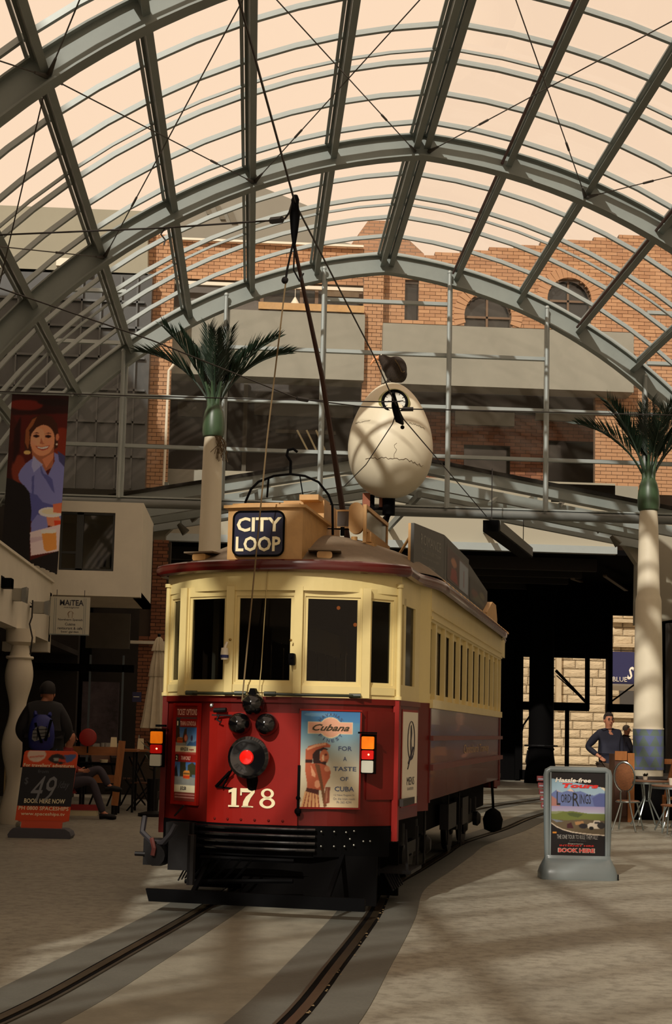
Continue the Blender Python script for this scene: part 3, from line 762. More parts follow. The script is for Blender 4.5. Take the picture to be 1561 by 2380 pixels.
b = MB(); b.box(-hw, hw, -.01, .03, -.28, -.0); b.build('pale_panel', mat('pale_panel', (170, 165, 150), .8), bs)
text('BLUE', -hw+.03, .12, .1, .3, -.02, white, bs); text('S', .12, .42, .2, .75, -.02, white, bs, 'emblem', .03, .4)
b = MB(); b.tube([(-hw-.5, 0, hh+.05), (hw, 0, hh+.05)], .02, 6); b.tube([(hw+.1, 0, hh+.1), (hw+.1, 0, -bs.location.z)], .03, 6); b.build('rod', iron, bs)

# ================================================================ the tram
tram = thing('tram', 'red and cream vintage tram numbered 178 on the rails, front facing the camera', 'tram', TO, -TA)
def bow(u, w=1.05): return .03+.47*(min(1, abs(u)/w))**2.6
def xf(b, ou, ov, ang):
    ca, sa = cos(ang), sin(ang); b.v = [(ou+x*ca-y*sa, ov+x*sa+y*ca, z) for x, y, z in b.v]; return b
US = [-1.05+2.1*k/28 for k in range(29)]
def bowstrip(b, u0, u1, z0, z1, out, thick=.03, n=20, close=True):
    us = [u0+(u1-u0)*k/n for k in range(n+1)]
    for k in range(n):
        P = []
        for z in (z0, z1):
            for (u, o) in ((us[k], out), (us[k+1], out), (us[k+1], out-thick), (us[k], out-thick)):
                P.append((u*(1+o*.6), bow(u)-o, z))
        b.hexa(P)
    return b
# --- dash and aprons
b = bowstrip(MB(), -1.05, 1.05, .70, 1.72, 0); b.build('dash_panel', red, tram, True)
b = MB(); bowstrip(b, -1.05, 1.05, 1.715, 1.765, .02, .05); b.build('belt_moulding', red, tram, True)
b = MB(); bowstrip(b, -.50, .285, .70, 1.63, .03, .03, 10); b.build('centre_panel', redp, tram, True)
for k in range(6):
    u = -.43+k*.12; MB().ball((u, bow(u)-.032, .735), .012, 8, 5).build('rivet', red, tram)
b = MB(); b.box(.29, .31, bow(.3)-.06, bow(.3)-.01, .78, 1.2); b.ball((.3, bow(.3)-.06, .82), .03, 8, 5); b.ball((.3, bow(.3)-.06, .93), .02, 8, 5); b.build('hinge_rod', black, tram)
# right hand apron panel with return edges, corner strips
b = MB(); bowstrip(b, .815, 1.03, .92, 1.66, .018, .02, 4); b.build('corner_panel', red, tram, True)
for s in (-1, 1):
    b = MB(); b.box(s*1.035-.025, s*1.035+.025, .44, .52, .57, 1.765); b.build('corner_strip', redp if s > 0 else red, tram)
    b = MB(); b.tube([(s*1.045, .46, 1.765), (s*1.045, .46, 2.76)], .022, 10); b.cyl((s*1.045, .46, 1.765), .034, .03, 10); b.cyl((s*1.045, .46, 2.73), .034, .03, 10); b.build('grab_pole', cream, tram, True)
# --- front windows: five facets
V = [(-1.03, .47), (-.81, .22), (-.345, .05), (.255, .05), (.80, .22), (1.03, .47)]
for i in range(5):
    (u0, v0), (u1, v1) = V[i], V[i+1]; L_ = hypot(u1-u0, v1-v0); a = atan2(v1-v0, u1-u0)
    fw = .05 if 0 < i < 4 else .045
    g0, g1 = fw+.02, L_-fw-.02
    b = MB(); b.box(0, L_, 0, .03, 1.765, 1.885); b.box(0, L_, 0, .03, 2.62, 2.70); b.box(0, fw, 0, .03, 1.885, 2.62); b.box(L_-fw, L_, 0, .03, 1.885, 2.62)
    b.box(.03, L_-.03, -.012, 0, 1.80, 1.865)
    fr = xf(b, u0, v0, a).build('window_frame', cream, tram)
    b = MB(); b.frame(fw-.005, L_-fw+.005, 1.875, 2.63, .03, .012, .04); xf(b, u0, v0, a).build('sash', cream, fr)
    b = MB(); b.box(fw, L_-fw, .022, .026, 1.88, 2.63); xf(b, u0, v0, a).build('window_pane', glasst, fr)
for i in range(1, 5):
    u, v = V[i]; b = MB(); b.box(-.035, .035, -.025, .05, 1.77, 2.70); 
    a = 0 if i in (2, 3) else (.35 if i == 4 else -.35)
    xf(b, u, v, a).build('window_mullion', cream, tram)
# --- fascia, gutter, roof
b = bowstrip(MB(), -1.05, 1.05, 2.665, 2.85, .015, .04, 28); b.build('fascia', cream, tram, True)
def roofw(v): 
    if v < .5: return 1.10
    t = min(1, max(0, (v-.9)/.8)); t = t*t*(3-2*t); return 1.10+.13*t
RL = 9.9
def front(u): return bow(u)-.07
b = MB(); GU, GV = 24, 40
def roofpt(a, tv, dz=0):
    # a in -1..1 across, tv 0..1 along, rounded ends
    vs = None
    u_front = a*1.10; v0 = bow(u_front, 1.12)-.06; v1 = RL-v0
    # end-weighted spacing
    t = .5-.5*cos(pi*tv); v = v0+(v1-v0)*tv if False else v0+(v1-v0)*((tv**1.6)/((tv**1.6)+(1-tv)**1.6))
    u = a*roofw(min(v, RL-v)) if min(v, RL-v) > v0+.0 else u_front
    e = min(v-v0, v1-v); rise = min(1, max(0, e)/1.35); f = sin(rise*pi/2)**1.1
    z = 2.90+.05*f+.36*f*(1-abs(a)**2.3)**.8
    return (u, v, z+dz)
base = 0
for j in range(GV+1):
    for i in range(GU+1): b.v.append(roofpt(-1+2*i/GU, j/GV))
for j in range(GV):
    for i in range(GU): b.f.append((j*(GU+1)+i, j*(GU+1)+i+1, (j+1)*(GU+1)+i+1, (j+1)*(GU+1)+i)); b.mi.append(0)
b.build('roof', roofp, tram, True)
# gutter follows the roof edge all round
edge = [roofpt(-1+2*i/24, 0) for i in range(25)]+[roofpt(1, j/40) for j in range(1, 40)]+[roofpt(1-2*i/24, 1) for i in range(25)]+[roofpt(-1, 1-j/40) for j in range(1, 40)]
edge = [(e[0]*1.012, e[1], 2.875) for e in edge]
b = MB(); b.tube(edge, .042, 8, closed=True); b.v = [(x, y, 2.872+(z-2.875)*1.25) for x, y, z in b.v]; b.build('gutter', maroon, tram, True)
b = MB(); e2 = [(e[0]*.97, e[1]*.985+.02, 2.9) for e in edge]
tag(b.tube(e2[:25], .022, 6).build('gutter_cap', roofp, tram), None)
# tile-like scallops where roof canvas meets the right gutter
b = MB()
for k in range(22):
    v = 2.0+k*.33; b.lathe([(.09, 0), (.075, .03), (.001, .06)], 8, (1.17, v, 2.93), 'z', .8, 1.3)
b.build('roof_scallops', ochre, tram)
# underside of the roof (ceiling of the saloon)
b = MB(); b.box(-1.0, 1.0, .5, RL-.5, 2.80, 2.84); b.build('saloon_ceiling', mat('saloon_wood', (70, 48, 30), .5), tram)
# --- sign box
SB = (-.40, .26); 
sbx = MB(); n = 10
pl = [(SB[0]+(SB[1]-SB[0])*k/n, .04+.03*((k-n/2)/(n/2))**2) for k in range(n+1)]+[(SB[1]-.02, 1.15), (SB[0]+.02, 1.15)]
sbx.prism([(p[0], p[1]) for p in pl], 2.93, 3.375, 'xy'); sbo = sbx.build('destination_box', ochre, tram)
b = MB(); pl2 = [(x*1.0+(x+.07)*.10, y-.035 if y < 1 else y+.03) for x, y in pl]; b.prism(pl2, 3.375, 3.40, 'xy'); pl3 = [((x+.07)*.9-.07, y if y > 1 else y+.01) for x, y in pl]; b.prism(pl3, 3.40, 3.42, 'xy'); b.build('box_lid', ochre, sbo)
def rrect(x0, x1, z0, z1, r, n=5):
    P = []
    for (cx, cz, a0) in ((x1-r, z0+r, -90), (x1-r, z1-r, 0), (x0+r, z1-r, 90), (x0+r, z0+r, 180)):
        for k in range(n+1): a = radians(a0+90*k/n); P.append((cx+r*cos(a), cz+r*sin(a)))
    return P
b = MB(); b.prism(rrect(-.33, .105, 2.965, 3.335, .06), .018, .045); b.build('sign_glass', mat('sign_blue_black', (30, 32, 56), .25, coat=.4), sbo)
b = MB(); b.tube([(p[0], .018, p[1]) for p in rrect(-.335, .11, 2.96, 3.34, .06)], .009, 5, closed=True); b.build('sign_rim', black, sbo)
text('CITY', -.305, .09, 3.165, 3.29, .012, offw, sbo, bold=.028); text('LOOP', -.31, .085, 2.995, 3.125, .012, offw, sbo, bold=.028)
b = MB(); b.box(-.19, .20, 1.16, 1.9, 3.25, 3.62); b.box(.0, .18, 1.0, 1.5, 3.6, 3.65); b.build('roof_box', ochre, tram)
# eyebrow vents
for u in (-.72, .43):
    v = bow(u)+.12; a = .18*(1 if u > 0 else -1)
    b = MB(); b.prism(rrect(-.065, .065, 0, .06, .02), -.03, .12); r = xf(b, u, v, a); r.v = [(x, y, z+2.955) for x, y, z in r.v]; vv = r.build('roof_vent', ochre, tram)
    b = MB(); b.box(-.14, .14, -.05, .15, .065, .078); r = xf(b, u, v, a); r.v = [(x, y, z+2.955) for x, y, z in r.v]; r.build('vent_hood', roofp, vv)
# round-ended tail board, frames and cowl on the right roof shoulder
b = MB(); P = []
for k in range(13): a = pi*k/12; P.append((.505+.067*cos(a), 3.53+.067*sin(a)))
for k in range(13): a = pi+pi*k/12; P.append((.505+.067*cos(a), 3.37+.067*sin(a)))
b.prism(P, 1.15, 1.2); b.build('capsule_plate', ochre, tram)
b = MB(); b.frame(.285, .437, 3.375, 3.55, .016, 1.28, 1.31); b.box(.30, .42, 1.295, 1.3, 3.39, 3.53); b.build('small_frame', ochre, tram)
b = MB(); b.box(.3, .423, 1.285, 1.29, 3.388, 3.535); b.build('frame_panel', mat('dark_slate', (80, 70, 62), .6), tram)
fr = MB(); fr.bar((.62, 1.0, 3.53), (.62, 2.15, 3.53), .035); fr.bar((.62, 1.0, 3.32), (.62, 2.15, 3.32), .03); fr.bar((.62, 1.0, 3.2), (.62, 1.0, 3.55), .03); fr.bar((.62, 2.13, 3.1), (.62, 2.13, 3.53), .03); fr.build('side_sign_frame', ochre, tram)
b = MB(); b.box(.612, .625, 1.02, 2.12, 3.33, 3.52); b.build('side_sign_glass', glassd, tram)
b = MB(); b.box(.6, .66, 1.1, 2.12, 3.22, 3.31); b.build('side_sign_board', ochre, tram)
b = MB(); b.lathe([(.075, 0), (.07, .17), (.03, .2), (.03, .24)], 12, (.5, 1.12, 3.03)); b.prism([(.55, 3.03), (.70, 3.02), (.70, 3.2), (.55, 3.22)], 1.05, 1.3); b.build('roof_cowl', ochre, tram, True)
b = MB(); b.tube([(.30, 1.1, 3.26), (.27, 1.0, 3.16), (.33, .95, 3.08), (.38, 1.0, 3.1), (.4, 1.2, 3.2)], .008, 5); b.tube([(.36, 1.25, 3.3), (.36, 1.25, 3.38)], .02, 6); b.tube([(.1, 1.3, 3.38), (.5, 1.3, 3.36)], .006, 5); b.build('roof_cable', black, tram)
b = MB(); b.bar((.2, 1.5, 3.32), (.6, 1.6, 3.25), .08, .03); b.bar((.25, 2.0, 3.36), (.8, 2.6, 3.2), .03, .03); b.bar((.75, 2.1, 3.22), (1.0, 1.35, 3.33), .02); b.bar((.8, 2.0, 3.08), (1.0, 1.35, 3.15), .02); b.build('walkway_stay', ochre, tram)
# hoop guard with hook
b = MB(); b.tube([(-.58, 1.2, 3.3), (-.57, 1.2, 3.62), (-.52, 1.2, 3.74), (-.45, 1.2, 3.81), (-.3, 1.2, 3.865), (-.14, 1.2, 3.88), (0, 1.2, 3.86), (.132, 1.2, 3.80), (.23, 1.2, 3.68), (.27, 1.2, 3.58), (.28, 1.2, 3.3)], .012, 6)
b.tube([(-.14, 1.2, 3.88), (-.14, 1.2, 4.0), (-.18, 1.2, 4.06), (-.17, 1.2, 4.11), (-.12, 1.2, 4.12), (-.08, 1.2, 4.09)], .014, 6)
b.tube([(-.35, 1.2, 3.85), (-.36, 1.2, 3.66)], .01, 5); b.tube([(-.05, 1.2, 3.87), (.0, 1.2, 3.6)], .006, 5); b.build('pole_hoop', black, tram, True)
# trolley pole
HD = Vector((.27, -.53, 5.78))
tp = MB().tube([(-.05, 3.62, 3.45), (.0, 2.93, 3.84), (.14, 1.2, 4.81), tuple(HD-Vector((0, 0, .3)))], [.034, .032, .024, .015], 8).build('trolley_pole', mat('pole_brown', (58, 32, 28), .5), tram, True)
b = MB(); b.lathe([(.012, -.32), (.03, -.2), (.045, -.05), (.03, .04), (.035, .08), (.02, .12)], 10, tuple(HD)); b.build('trolley_head', black, tp, True)
b = MB(); b.tube([HD+Vector((0, 0, -.25)), HD+Vector((-.05, 0, -.5)), HD+Vector((-.06, 0, -.58))], .01, 5); b.ball(HD+Vector((-.07, 0, -.6)), .03, 8, 6); b.tube([HD+Vector((0, 0.02, -.25)), HD+Vector((-.01, .05, -.5)), HD+Vector((.03, .1, -.58)), HD+Vector((.05, .15, -.5))], .008, 5); b.build('rope_shackle', iron, tp)
b = MB(); b.box(-.15, .12, 3.4, 3.9, 3.33, 3.5); b.build('trolley_base', iron, tram)
b = MB(); b.tube([HD+Vector((-.06, 0, -.6)), (.04, -.35, 3.9), (-.1, -.12, 2.8), (-.2, -.03, 1.72)], .007, 5); b.build('trolley_rope', mat('rope', (120, 100, 70), .9), tram)
b = MB(); b.tube([(.0, .2, 3.4), (-.02, .0, 2.8), (-.05, 0, 2.0), (-.06, -.02, 1.8)], .004, 5); b.build('rope_tail', mat('rope_pale', (180, 160, 110), .9), tram)
# --- lamps, bell domes
hl = MB().lathe([(.02, .12), (.10, .10), (.165, .03), (.175, 0), (.175, -.03), (.15, -.05), (.12, -.045), (.07, -.03)], 28, (-.10, -.12, 1.255), 'y').build('headlamp', blackg, tram, True)
b = MB(); b.lathe([(.062, -.03), (.055, -.045), (.001, -.052)], 18, (-.115, -.12, 1.255), 'y'); b.build('lens', mat('red_lens', (215, 20, 10), .2, coat=.6, emit=.35), hl, True)
b = MB(); b.bar((-.28, -.05, 1.13), (-.42, .02, 1.0), .02); b.bar((-.42, .02, 1.0), (-.15, .02, .98), .015); b.bar((-.25, -.05, 1.18), (-.36, 0, .99), .012); b.build('lamp_bracket', black, hl)
b = MB(); b.tube([(-.10, -.02, 1.1), (-.10, .03, 1.0)], .05, 8); b.build('lamp_mount', black, hl)
for (u, z, r) in ((-.10, 1.70, .095), (-.215, 1.53, .095), (.02, 1.53, .095)):
    dm = MB().lathe([(.05, .08), (.085, .05), (r, .0), (r*.96, -.04), (r*.75, -.085), (r*.4, -.11), (.001, -.118)], 22, (u, -.03, z), 'y').build('bell_dome', blackg, tram, True)
    b = MB(); b.lathe([(.012, -.118), (.012, -.13), (.001, -.133)], 8, (u, -.03, z), 'y'); b.build('dome_stud', black, dm)
b = MB(); b.prism([(-.14, 1.77), (-.06, 1.77), (-.085, 1.83), (-.12, 1.83)], -.08, .0); b.build('dome_cap', black, tram)
for (u0, u1) in ((-.74, -.18), (.0, .77)):
    b = MB(); n = 10; P = [(u0+(u1-u0)*k/n, bow(u0+(u1-u0)*k/n)-.06, 1.787-.004*sin(pi*k/n)) for k in range(n+1)]; b.tube(P, .012, 8)
    for uu in (u0+.04, u1-.04): b.tube([(uu-.05, bow(uu)-.06, 1.787), (uu+.05, bow(uu)-.06, 1.787)], .02, 8); b.bar((uu, bow(uu)-.06, 1.787), (uu, bow(uu)+.0, 1.787), .02)
    b.build('handrail', mat('dark_green_paint', (36, 44, 30), .4), tram, True)
b = MB(); b.ball((-.475, .0, 1.68), .02, 10, 6); b.build('chrome_button', chrome, tram)
b = MB(); b.tube([(-.45, .0, 1.64), (-.34, -.02, 1.645)], .02, 8); b.tube([(-.4, -.02, 1.6), (-.42, -.02, 1.56), (-.38, -.02, 1.54)], .008, 5); b.bar((-.47, 0, 1.6), (-.25, 0, 1.6), .012); b.build('horn_valve', iron, tram)
b = MB(); b.lathe([(.03, 0), (.035, .05), (.03, .1)], 10, (-.375, -.0, 2.07)); b.tube([(-.375, .0, 2.17), (-.36, .02, 2.22)], .012, 6); b.build('white_sensor', white, tram, True)
b = MB(); b.lathe([(.036, 0), (.036, .025)], 10, (-.375, -.0, 2.085)); b.build('sensor_band', mat('navy_band', (30, 34, 90), .5), tram)
b = MB(); b.prism(rrect(.19, .24, 2.03, 2.13, .012), -.03, .03); b.tube([(.215, -.03, 2.1), (.215, -.04, 2.1)], .012, 8); b.build('door_lock', black, tram)
b = MB(); b.ball((-.33, .0, 2.24), .012, 8, 5); b.ball((.2, .0, 2.24), .012, 8, 5); b.build('screw_heads', mat('brass', (150, 120, 60), .4, .8), tram)
# side lamp clusters
amber = mat('amber_lens', (240, 118, 14), .25, 0, .25, 30, emit=.45); ruby = mat('ruby_lens', (190, 16, 8), .25, emit=.25); clear = mat('clear_lens', (190, 190, 175), .2, coat=.5)
for (u, v) in ((-1.06, .32), (.852, .15)):
    lc = MB().box(u-.062, u+.062, v, v+.05, 1.14, 1.47).build('lamp_cluster', blackm, tram)
    MB().prism(rrect(u-.052, u+.052, 1.345, 1.45, .01), v-.03, v).build('amber_lens', amber, lc)
    MB().prism(rrect(u-.05, u+.05, 1.26, 1.335, .01), v-.03, v).build('red_lens', ruby, lc)
    b = MB(); b.ball((u+.01, v-.03, 1.30), .008, 6, 4); b.build('filament', mat('filament', (255, 190, 120), .5, emit=4), lc)
    MB().prism(rrect(u-.05, u+.05, 1.15, 1.25, .01), v-.03, v).build('clear_lens', clear, lc)
b = MB(); b.bar((-1.1, .4, 1.5), (-1.0, .38, 1.5), .02); b.bar((.77, .12, 1.48), (.93, .12, 1.48), .015); b.build('lamp_hood', black, tram)
# --- number: slab serif digits cut by hand
def ring(cx, cz, rx, rz, t, n=20):
    return [(cx+rx*cos(2*pi*k/n), cz+rz*sin(2*pi*k/n)) for k in range(n)], [(cx+(rx-t)*cos(2*pi*k/n), cz+(rz-t*.62)*sin(2*pi*k/n)) for k in range(n)]
b = MB(); Yn = bow(-.1)-.036
def pf(pts): b.face([(x, Yn, z) for x, z in pts])
def q(x0, x1, z0, z1): pf([(x0, z0), (x1, z0), (x1, z1), (x0, z1)])
q(-.302, -.208, .838, .852); q(-.275, -.232, .85, .985); pf([(-.302, .955), (-.275, .962), (-.275, .985), (-.232, .985), (-.232, .995), (-.26, .995), (-.302, .975)])
q(-.20, -.075, .962, .995); q(-.20, -.186, .935, .965); pf([(-.108, .962), (-.075, .962), (-.108, .915), (-.128, .87), (-.13, .838), (-.178, .838), (-.172, .885), (-.15, .925)]); q(-.18, -.1, .838, .85)
q(-.185, -.085, .838, .848)
for (cz, rx, rz, t) in ((.957, .056, .042, .026), (.88, .068, .046, .03)):
    o, i_ = ring(.035, cz, rx, rz, t)
    for k in range(20): b.face([(o[k][0], Yn, o[k][1]), (o[(k+1) % 20][0], Yn, o[(k+1) % 20][1]), (i_[(k+1) % 20][0], Yn, i_[(k+1) % 20][1]), (i_[k][0], Yn, i_[k][1])])
b.build('fleet_number', offw, tram)
# --- posters on the dash
def facet_obj(name, u0, v0, u1, v1):
    o = bpy.data.objects.new(name, None); COL.objects.link(o); return o
pa = atan2(bow(-.55)-bow(-.88), .33)
fr = MB(); PW = .345; fr.frame(0, PW, .83, 1.70, .022, -.03, .0); fr.box(.02, PW-.02, -.012, 0, .85, 1.68)
tb = xf(fr, -.895, bow(-.895)-.02, pa).build('poster_frame', redp, tram)
def onf(co):
    ca, sa = cos(pa), sin(pa); x = co[..., 0].copy(); y = co[..., 1].copy(); o = co.copy()
    o[..., 0] = -.895+x*ca-y*sa; o[..., 1] = bow(-.895)-.02+x*sa+y*ca; return o
c = Canvas(70, 170, (120, 34, 24))
c.rect(.0, .12, 1, .50, (60, 70, 70)); 
c.vgrad(.0, .225, 1, .42, (52, 88, 140), (120, 150, 170)); c.poly([(0, .225), (.16, .225), (.2, .38), (0, .38)], (54, 42, 28)); c.poly([(.3, .36), (.4, .24), (.5, .23), (.5, .4), (.3, .4)], (58, 46, 32))
c.poly([(.5, .42), (.65, .37), (.8, .38), (.95, .36), (1, .36), (1, .42)], (54, 84, 120)); c.ell(.74, .335, .05, .03, (52, 44, 70)); c.poly([(0, .38), (.48, .38), (.48, .42), (0, .42)], (130, 128, 118))
c.poly([(.06, .345), (.1, .33), (.3, .33), (.33, .35), (.33, .39), (.06, .385)], (172, 92, 40)); c.rect(.07, .362, .32, .38, (160, 50, 26)); c.rect(.08, .34, .3, .352, (90, 60, 30))
c.ell(.47, .335, .085, .04, (150, 50, 30)); c.ell(.47, .335, .065, .03, (186, 120, 90))
c.rect(0, .42, 1, .485, (196, 184, 148)); c.rect(0, .485, 1, .505, (150, 60, 50)); c.rect(0, .505, 1, .585, (130, 26, 20)); c.rect(.02, .512, .16, .58, (30, 40, 34)); c.rect(.02, .135, .16, .215, (30, 40, 34)); c.rect(.18, .13, .97, .22, (132, 28, 20))
c.vgrad(0, .59, 1, .8, (58, 96, 150), (110, 130, 140)); c.poly([(.25, .59), (.5, .59), (.52, .74), (.25, .74)], (48, 44, 30)); c.poly([(.6, .62), (.8, .59), (.97, .62), (1, .75), (.6, .75)], (56, 56, 34)); c.poly([(0, .66), (.08, .62), (.16, .74), (0, .74)], (30, 36, 40)); c.rect(0, .74, 1, .83, (120, 122, 116))
c.poly([(.4, .69), (.48, .675), (.66, .675), (.7, .69), (.7, .765), (.4, .76)], (190, 120, 50)); c.rect(.4, .73, .7, .76, (176, 58, 26)); c.rect(.42, .70, .68, .72, (90, 66, 34)); c.rect(.8, .72, .97, .75, (80, 100, 120))
c.rect(0, .83, 1, .905, (196, 186, 154)); c.rect(0, .905, 1, 1, (104, 44, 36)); c.rect(.04, .925, .96, .935, (170, 120, 110)); c.rect(.04, .955, .96, .963, (170, 120, 110))
c.blur(1); c.noise(6, 10); c.build('ticket_print', .028, PW-.028, .86, 1.67, -.014, tb, .35, onf)
def ftext(body, x0, x1, z0, z1, m, bold=.01):
    o = text(body, x0, x1, z0, z1, -.017, m, tb, bold=bold); n = len(o.data.vertices); co = np.empty(n*3, np.float32); o.data.vertices.foreach_get('co', co); o.data.vertices.foreach_set('co', onf(co.reshape(-1, 3)).ravel()); return o
pk = mat('poster_pink', (214, 160, 140), .6)
ftext('TICKET OPTIONS', .04, .305, 1.595, 1.65, pk, .02); ftext('TRAM & GONDOLA', .085, .295, 1.505, 1.545, pk, .02); ftext('1', .043, .058, 1.505, 1.545, offw, .02)
ftext('NOW $27.00', .1, .2, 1.285, 1.32, inkd, .02); ftext('coupon', .215, .275, 1.287, 1.308, mat('ink_red', (150, 40, 40), .6)); ftext('TRAM ONLY', .11, .24, 1.21, 1.245, pk, .02); ftext('2', .043, .062, 1.21, 1.245, offw, .02); ftext('$12.50', .115, .19, .95, .985, inkd, .03)
# right poster
u0, u1 = .305, .772; v0, v1 = bow(u0)-.04, bow(u1)-.06; pb = atan2(v1-v0, u1-u0); W2_ = hypot(u1-u0, v1-v0)
b = MB(); b.box(-.015, W2_+.015, 0, .03, .845, 1.665); b.box(-.015, W2_+.015, -.012, .03, 1.655, 1.668); b.box(-.015, W2_+.015, -.012, .03, .842, .853)
cp = xf(b, u0, v0, pb).build('poster_board', redp, tram)
def onc(co):
    ca, sa = cos(pb), sin(pb); x = co[..., 0].copy(); y = co[..., 1].copy(); o = co.copy(); o[..., 0] = u0+x*ca-y*sa; o[..., 1] = v0+x*sa+y*ca; return o
c2 = Canvas(110, 185, (208, 190, 156)); c2.vgrad(0, 0, 1, .12, (58, 110, 160), (70, 125, 170)); c2.vgrad(0, .12, 1, .55, (80, 135, 170), (190, 186, 165)); c2.vgrad(0, .55, 1, 1.0, (190, 186, 165), (206, 186, 150)); c2.ell(.3, .04, .25, .02, (120, 160, 185), .6)
sk, sd, sh = (170, 84, 54), (104, 42, 28), (216, 156, 118)
c2.rect(.115, .112, .875, .238, (232, 208, 160)); c2.ell(.5, .172, .185, .108, (232, 208, 160)); c2.rect(.13, .12, .86, .23, (214, 160, 132)); c2.ell(.5, .172, .172, .1, (214, 160, 132))
def Q_(pts): return [((x-165)/1020, (y-180)/1725) for x, y in pts]
c2.poly(Q_([(262, 870), (310, 815), (420, 780), (600, 745), (680, 790), (670, 830), (560, 830), (430, 900), (385, 960), (380, 1100), (262, 1110)]), sk); c2.poly(Q_([(270, 860), (420, 785), (600, 748), (600, 790), (430, 830), (290, 890)]), sh)
c2.poly(Q_([(380, 960), (430, 890), (560, 830), (650, 870), (500, 900), (500, 1060), (560, 1110), (610, 1170), (440, 1190), (385, 1090)]), (46, 22, 20)); c2.ell(.405, .475, .078, .075, (190, 108, 72)); c2.ell(.43, .455, .022, .012, sd); c2.ell(.385, .485, .018, .032, (232, 205, 165), .8); c2.poly(Q_([(640, 960), (665, 1010), (640, 1020)]), (190, 108, 72)); c2.poly(Q_([(590, 1060), (640, 1050), (620, 1075)]), sd); c2.poly(Q_([(500, 1100), (620, 1080), (600, 1170), (520, 1170)]), (46, 22, 20))
c2.poly(Q_([(262, 1100), (380, 1120), (520, 1120), (640, 1160), (695, 1260), (680, 1370), (610, 1500), (590, 1600), (300, 1600), (290, 1450), (262, 1280)]), sk); c2.poly(Q_([(350, 1150), (440, 1320), (430, 1370), (370, 1340)]), sh); c2.ell(.46, .6, .05, .03, sh, .7); c2.ell(.3, .76, .05, .04, (226, 170, 130), .7)
c2.poly(Q_([(420, 1130), (500, 1140), (640, 1880), (590, 1905), (520, 1500)]), (104, 66, 40)); c2.poly(Q_([(290, 1560), (500, 1590), (500, 1680), (270, 1640)]), (70, 30, 22)); c2.poly(Q_([(262, 1060), (380, 1060), (380, 1110), (262, 1110)]), (44, 20, 18))
c2.poly(Q_([(260, 1620), (500, 1680), (520, 1905), (200, 1905)]), (206, 156, 106))
for k in range(5): c2.poly(Q_([(290+45*k, 1640), (300+45*k, 1640), (250+68*k, 1905), (232+68*k, 1905)]), (124, 50, 34))
c2.poly(Q_([(610, 1540), (690, 1540), (685, 1820), (590, 1850)]), (122, 64, 46)); c2.poly(Q_([(625, 1560), (650, 1560), (640, 1800), (620, 1800)]), (160, 110, 80))
k_ = W2_
c2.blur(1); c2.build('cafe_print', 0, W2_, .856, 1.652, -.004, cp, .4, onc)
def ctext(body, x0, x1, z0, z1, m, bold=.01, shear=0., rz=0):
    o = text(body, x0, x1, z0, z1, -.007, m, cp, bold=bold, shear=shear, rz=rz); n = len(o.data.vertices); co = np.empty(n*3, np.float32); o.data.vertices.foreach_get('co', co); o.data.vertices.foreach_set('co', onc(co.reshape(-1, 3)).ravel())
ink = mat('ink_slate', (66, 80, 110), .6); k_ = W2_
ctext('Cubana', .19*k_, .82*k_, 1.652-.796*.205, 1.652-.796*.135, mat('ink_olive', (60, 50, 26), .6), .02, .5)
for i, ch in enumerate('HAVANAS'):
    a = radians(140-i*16.7+10-0); a = radians(143-i*17.6); cx, cz = .5*k_+.112*cos(a), 1.515+.112*sin(a); ctext(ch, cx-.013, cx+.013, cz-.013, cz+.013, ink, .01, 0, a-pi/2)
for i, ch in enumerate('FINEST'):
    a = radians(-142+i*21); cx, cz = .5*k_+.108*cos(a), 1.515+.108*sin(a); ctext(ch, cx-(.004 if ch == 'I' else .013), cx+(.004 if ch == 'I' else .013), cz-.013, cz+.013, ink, .01, 0, a+pi/2)
zz = lambda f: 1.652-(1.652-.856)*f
for s, x0, x1, py, h in (('FOR', .64, .87, 845, .038), ('A', .725, .785, 1030, .035), ('TASTE', .56, .95, 1212, .036), ('OF', .68, .82, 1392, .034), ('CUBA', .59, .92, 1572, .040)):
    z = zz((py-180)/(1905-180)); ctext(s, x0*k_, x1*k_, z-h/2, z+h/2, ink, .015)
for s, x0, x1, py in (('12 New Regent St', .58, .93, 1685), ('On the tram route', .57, .94, 1748), ('Ph 365 4294', .63, .88, 1810)):
    z = zz((py-180)/(1905-180)); ctext(s, x0*k_, x1*k_, z-.01, z+.01, mat('ink_grey', (130, 128, 128), .6), .0)
# --- buffer beam: ribbed black bumper
b = MB(); bowstrip(b, -.98, .98, .44, .70, .03, .06, 20); bm_ = b.build('bumper', black, tram, True)
for k in range(4):
    b = MB(); z = .67-k*.055; us = [-.8+1.25*i/14 for i in range(15)]; b.tube([(u, bow(u)-.085, z) for u in us], .016, 8); b.build('rib', blackg, bm_, True)
b = MB(); bowstrip(b, .42, .98, .45, .69, .045, .02, 8)
b.build('bumper_plate', black, bm_)
b = MB()
for (u, z) in ((.5, .66), (.6, .66), (.69, .655), (.75, .665), (.5, .54), (.6, .54), (.68, .54), (.75, .55), (.72, .6), (.82, .58), (.87, .58)): b.ball((u, bow(u)-.09, z), .009, 6, 4)
b.build('bolts', mat('bolt_steel', (110, 108, 100), .4, .5), bm_)
